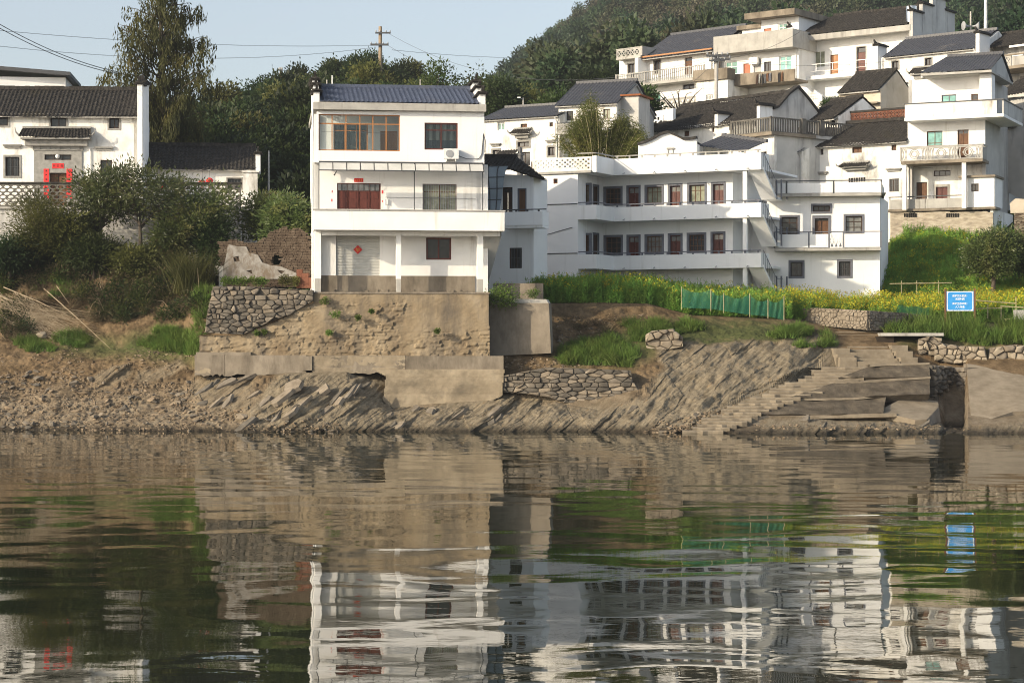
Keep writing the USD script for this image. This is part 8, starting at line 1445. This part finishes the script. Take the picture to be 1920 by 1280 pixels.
# ---------------------------------------------------------------- blue sign
plain('sign_blue', (0.035, 0.26, 0.62), .45, .4); plain('sign_white', (0.80, 0.82, 0.84), .5, .4)
sg = House('blue_sign', 'blue notice board with white Chinese lettering on two brown posts', 'sign', (1773, 111.6), (1827, 111.4), ZZ(607, 111.5)); r = sg.rect(1775, 546, 1825, 583)
sg.put('post', MB().box(r[0] - .12, r[0] - .02, -.05, .05, 0, r[3] + .15), 'rust_post' if 'rust_post' in M else 'brown_wood'); sg.put('post', MB().box(r[1] + .02, r[1] + .12, -.05, .05, 0, r[3] + .15), 'brown_wood')
bd = sg.put('sign_board', MB().box(r[0] - .018, r[1] + .018, -.03, .02, r[2], r[3]), 'sign_blue'); cx, cz = (r[0] + r[1]) / 2, (r[2] + r[3]) / 2; W2, H2 = (r[1] - r[0]), (r[3] - r[2])
outer = sbox(r[0] + .01, r[2] + .01, r[1] - .01, r[3] - .01); inner = sbox(r[0] + .05 + .12, r[2] + .05 + .12, r[1] - .05 - .12, r[3] - .05 - .12).buffer(.12)
put(bd, 'sign_border', MB().poly(outer.difference(inner), -.036, -.031).mesh(), 'sign_white')
GL = {'保': '2,9 0,5;1,6 1,0;4,9 9,9 9,6 4,6 4,9;6.5,6 6.5,0;3,4 10,4;6.5,4 3,1;6.5,4 10,1', '护': '0,7 4,7;2,10 2,0 1,1;0,3 4,4;7,10 8,9;5,8 10,8 10,5 5,5;5,8 5,3 4,0', '水': '5,10 5,0 4,1;0,7 4,7 1,1;9,9 6,6;5,7 10,0', '源': '1,9 2,8;0,6 1,5;0,0 2,3;3,9 10,9;3,9 3,4 2,0;5,7 9,7 9,4 5,4 5,7;5,5.5 9,5.5;7,4 7,0 6,1;5,3 4,1;9,3 10,1', '饮': '2,10 0,6;2,8 4,8 3,6;2,6 2,0 4,1;6,10 5,6;6,8 10,8 9,6;7,6 7,4 4,0;7,4 10,0', '资': '1,9 2,8;0,6 2,7;5,10 3,7;4,9 9,9 8,7;6,8 3,5.5;6,8 10,5.5;2,5 8,5;2,5 2,1;8,5 8,1;5,4 5,2 1,0;5,2 9,0',
      '生': '3,10 1,6;2,7.5 9,7.5;5,10 5,0;2,4 8,4;0,0 10,0', '态': '0,8 10,8;5,10 5,8 0,4;5,8 10,4;1,3 0,0;3,3 3,0 7,0 7,1;5,4 6,2;8,3 10,1', '环': '0,9 4,9;2,9 2,1;0,5 4,5;0,1 4,2;5,9 10,9;8,9 5,4;7.5,7 7.5,0;8,5 10,3', '境': '0,7 4,7;2,10 2,1;0,1 4,2;7,10 7,9;5,9 10,9;5,7 10,7;6,6 9,6 9,3 6,3 6,6;6,4.5 9,4.5;6.5,3 5,0;8.5,3 8.5,0 10,0 10,1', '人': '5,10 4,5 0,0;5,6 10,0', '有': '0,8 10,8;5,10 0,4;3,6 3,0;3,6 8,6 8,0;3,4 8,4;3,2 8,2', '责': '1,9 9,9;2,7.5 8,7.5;0,6 10,6;5,10 5,6;2,5 8,5;2,5 2,1.5;8,5 8,1.5;5,4 5,2 1,0;5,2 9,0', '永': '4,10 6,9;2,8 5,8 5,0 4,1;0,5 4,5 1,1;9,7 6,5;5,6 10,0', '续': '2,10 0,7 3,7 0,4 3,4;0,1 3,2;4,9 10,9;7,10 7,7;4,7 10,7 9,6;5,5 6,4;4,3 10,3;7,6 7,3 4,0;7,3 10,0', '利': '4,10 0,9;0,7 5,7;2.5,9 2.5,0;2.5,6 0,3;3,5 5,4;7,8 7,3;10,10 10,0 9,1', '用': '2,9 9,9 9,0 8,0;2,9 2,3 0,0;2,6 9,6;2,3 9,3;5.5,9 5.5,0', ':': '5,3 5,2;5,7 5,6'}
for k, (txt, zc) in enumerate((('保护饮水资源:', .27), ('永续利用', .11), ('保护生态环境:', -.12), ('人人有责', -.29))):
    lm = MB(); hgt = .115 * H2 / 1.1 * 1.0; cw_ = hgt * 1.12; x = cx - cw_ * (len(txt) - (.5 if ':' in txt else 0)) / 2
    for ch in txt:
        for st_ in GL[ch].split(';'):
            pts = [tuple(map(float, q_.split(','))) for q_ in st_.split()]; brush(lm, [(x + a0[0] / 10 * hgt, cz + zc * H2 + (a0[1] / 10 - .5) * hgt, x + a1[0] / 10 * hgt, cz + zc * H2 + (a1[1] / 10 - .5) * hgt) for a0, a1 in zip(pts[:-1], pts[1:])], -.0375, .016)
        x += cw_
    put(bd, 'lettering', lm.mesh(), 'sign_white', kind='stuff')
# ---------------------------------------------------------------- rails and small things by the field
fr = thing('bamboo_rail', 'light bamboo rail fence right of the blue sign', 'fence')
for x0, y0, x1, y1 in ((1829, 563, 1906, 569), (1829, 579, 1879, 577), (1876, 574, 1960, 579)): put(fr, 'rail', MB().tube(P(x0, y0, 112.4), P(x1, y1, 112.4), .03, 5).mesh(), 'bamboo_pole')
for x0, y0, y1 in ((1852, 570, 597), (1877, 572, 600), (1905, 556, 600), (1798, 585, 598)): put(fr, 'stake', MB().tube(P(x0, y0, 112.45), P(x0, y1, 112.45), .025, 5).mesh(), 'bamboo_pole')
fr = thing('bamboo_rail', 'long bamboo rail on stakes at the foot of the slope crop', 'fence'); put(fr, 'rail', MB().tube(P(1668, 532, 119.0), P(1785, 530, 119.0), .028, 5).mesh(), 'bamboo_pole')
for x0 in (1690, 1719, 1760): put(fr, 'stake', MB().tube(P(x0, 526, 119.05), P(x0, 552, 119.05), .025, 5).mesh(), 'bamboo_pole')
q_ = [P(1901, 581, 111.6), P(1960, 581, 111.6), P(1960, 608, 111.6), P(1901, 608, 111.6)]; put_top('concrete_block', MB().box(q_[0][0], q_[1][0], 111.6, 111.75, q_[2][2] - .3, q_[0][2]).mesh(), 'concrete_grey', label='grey concrete panel standing upright at the right edge by the rail', cat='block')
c = P(1890, 605, 111.3); st_ = thing('wooden_stool', 'small yellowish wooden stool on the bare ground left of the concrete panel', 'stool', c); put(st_, 'seat', MB().box(-.16, .16, -.1, .1, .2, .24).mesh(), 'bamboo_pole')
for sx in (-.13, .13): put(st_, 'leg', MB().box(sx - .02, sx + .02, -.08, .08, 0, .198).mesh(), 'bamboo_pole')
# ---------------------------------------------------------------- poles and wires
def pole(name, label, px, y0, y1, Y, r, mat, arms=(), cat='pole', extra=None, down=0.0):
    a, b = P(px, y1, Y), P(px, y0, Y); t_ = thing(name, label, cat, (a[0], a[1], a[2] - down)); h_ = b[2] - a[2] + down; put(t_, 'pole', MB().path([(0, 0, 0), (0, 0, h_)], [r, r * .7], 8).mesh(), mat, True)
    for (dx0, dx1, py, tk) in arms:
        z_ = ZZ(py, Y) - a[2] + down; m = MB().box(dx0 / FPX * Y, dx1 / FPX * Y, -r - tk, -r - .003, z_ - tk / 2, z_ + tk / 2); arm = put(t_, 'crossarm', m.mesh(), 'steel_dark'); im = MB()
        for f in (.04, .3, .7, .96): x_ = (dx0 + (dx1 - dx0) * f) / FPX * Y; im.path([(x_, -r - tk / 2, z_ + tk / 2 + .002), (x_, -r - tk / 2, z_ + .14), (x_, -r - tk / 2, z_ + .3)], [.03, .09, .04], 6)
        put(arm, 'insulators', im.mesh(), 'steel_grey', kind='stuff')
    return t_
pole('power_pole', 'tall wooden power pole with two crossarms on the near hill', 713, 50, 150, 215, .26, 'pole_wood', ((-9, 20, 63, .16), (-18, 16, 85, .2)), down=4)
pole('power_pole', 'short power pole standing out of the wood left of the river house', 527, 128, 170, 190, .2, 'pole_wood', ((-3, 3, 133, .12),), down=5)
pole('power_pole', 'concrete power pole with crowded crossarms before the gallery house', 1343, 98, 225, 156, .2, 'pole_concrete', ((-19, 22, 106, .16), (-14, 16, 115, .14), (-8, 26, 112, .12)), down=3)
pole('mast', 'tall pale metal mast rising out of the picture at the right', 1848, -40, 85, 158, .17, 'white_metal', down=4)
t = pole('speaker_pole', 'thin pole with two grey horn loudspeakers under the mountain', 1820, 22, 95, 156, .09, 'pole_concrete', down=4)
for sx in (-1, 1):
    z_ = ZZ(50, 156) - ZZ(95, 156) + 4; hm = MB().path([(sx * .1, -.1, z_), (sx * .35, -.15, z_), (sx * .55, -.2, z_ + .02), (sx * .62, -.22, z_ + .02)], [.06, .1, .26, .36], 12); put(t, 'horn', hm.mesh(), 'steel_grey', True)
pole('small_pole', 'thin grey pole before the wood left of the river house', 504, 283, 345, 127, .07, 'pole_concrete', down=2)
pole('small_pole', 'left of two pale poles behind the river house roof', 613, 150, 180, 150, .07, 'pole_concrete', down=6)
pole('small_pole', 'right, taller one of two pale poles behind the river house roof', 623, 142, 180, 150, .07, 'white_metal', down=6)
pole('small_pole', 'thin pole in the trees above the right half of the river house roof', 788, 149, 180, 158, .06, 'pole_concrete', down=6)
t = pole('street_lamp', 'small street lamp on a thin pole above the hooded-gate house', 981, 184, 215, 152, .06, 'pole_concrete', down=4, cat='lamp'); z_ = ZZ(184, 152) - ZZ(215, 152) + 4; put(t, 'lamp_arm', MB().path([(0, 0, z_ - .1), (-.25, -.1, z_)], .03, 5).mesh(), 'steel_grey'); put(t, 'lamp_head', MB().box(-.45, -.2, -.2, -.02, z_ - .04, z_ + .06).mesh(), 'white_metal')
def wire(name, label, pts, r=.022, sag=0.0):
    a, b = np.array(P(*pts[0])), np.array(P(*pts[1])); f = np.linspace(0, 1, 16)[:, None]; w_ = a * (1 - f) + b * f; w_[:, 2] -= sag * 4 * (f * (1 - f))[:, 0]; put_top(name, MB().path(w_, r, 4).mesh(), 'steel_dark', label=label, cat='wire')
wire('power_line', 'upper one of the close pair of cables sloping down to the conifer', ((-60, 10, 108), (225, 136, 134)), .025, .5)
wire('power_line', 'lower one of the close pair of cables sloping down to the conifer', ((-60, 18, 108), (222, 139, 134)), .025, .5)
wire('power_line', 'thin line crossing the sky at the upper left of the conifer', ((-60, 52, 160), (700, 85, 214)), .018, .6)
wire('power_line', 'thin line crossing the sky low at the left of the conifer', ((-60, 80, 160), (696, 90, 214)), .018, 1.2)
wire('power_line', 'upper line from the hill pole down to the right', ((730, 64, 214), (1330, 108, 157)), .016, 3.2)
wire('power_line', 'lower line from the hill pole down to the right', ((728, 86, 214), (1325, 116, 157)), .016, 3.6)
wire('power_line', 'nearly level line right of the hill pole towards the mountain', ((735, 94, 214), (1180, 100, 300)), .02, .8)
for k, (x1, y1, Y1) in enumerate(((1500, 60, 160), (1690, 112, 151), (1230, 190, 141))): wire('power_line', ('village wire from the concrete pole up to the flat house', 'village wire from the concrete pole to the tall whitewashed house', 'village wire from the concrete pole down to the grey gable')[k], ((1345, 110, 155.5), (x1, y1, Y1)), .014, .5)
for k, v in enumerate(VILS):
    if k % 3 != 1: v.put('drain_pipe', MB().path([(v.w - .2, -.3, v.ze - .12), (v.w - .2, -.07, v.ze - .4), (v.w - .2, -.07, 0)], .045, 6), 'concrete_grey' if k % 2 else 'white_metal')
    if k in (1, 6, 8, 9): v.put('air_conditioner', MB().box(v.w * .45, v.w * .45 + .8, -.42, -.1, v.ze - 1.9, v.ze - 1.35).box(v.w * .45 + .1, v.w * .45 + .7, -.1, -.003, v.ze - 1.99, v.ze - 1.92), 'white_metal')
# gnarled bare trunk before the gallery
t = thing('gnarled_tree', 'gnarled bare tree trunks on the terrace below the gallery', 'tree', P(1275, 216, 153)); m = MB(); rg_ = np.random.default_rng(3)
for k in range(7): d = rg_.normal(size=3) * .5; m.path([(0, 0, -.5), (d[0] * .4, d[1] * .4, .5), (d[0], d[1], 1.1 + .5 * rg_.random()), (d[0] * 1.6 + .3 * rg_.normal(), d[1] * 1.4, 1.6 + .5 * rg_.random())], [.09, .07, .04, .015], 5)
put(t, 'trunk', m.mesh(), 'bark', True)
# red paper lanterns seen through the leaves
for k, (px, py, lb) in enumerate(((379, 343, 'red lantern above the right part of the balustrade'), (393, 339, 'brightest red lantern near the end of the balustrade'), (300, 347, 'red lantern half hidden behind the bank trees'))):
    c = P(px, py, 119.8); t_ = thing('lantern', lb, 'lantern', c); s_ = trimesh.creation.uv_sphere(.22, count=[10, 14]); s_.vertices[:, 2] *= .85; put(t_, 'lantern_body', (s_.vertices, s_.faces), 'red_paper', True); put(t_, 'tassel', MB().path([(0, 0, -.2), (0, 0, -.5)], [.05, .03], 5).mesh(), 'red_paper'); put(t_, 'hanging_cord', MB().path([(0, 0, .18), (0, 0, .7)], .012, 4).mesh(), 'steel_dark')
# ---------------------------------------------------------------- haze
usdkit.material(stage, '/World/Looks/haze_air', {'v': ('principled_volume', {'color': (0.86, 0.90, 0.95), 'density': 0.00013, 'anisotropy': 0.25})}, [], volume='v.volume')
M['haze_air'] = UsdShade.Material.Get(stage, '/World/Looks/haze_air')
put_top('haze', MB().box(-700, 800, -140, 860, -2.2, 175).mesh(), 'haze_air', label='thin pale haze in the air', kind='stuff')
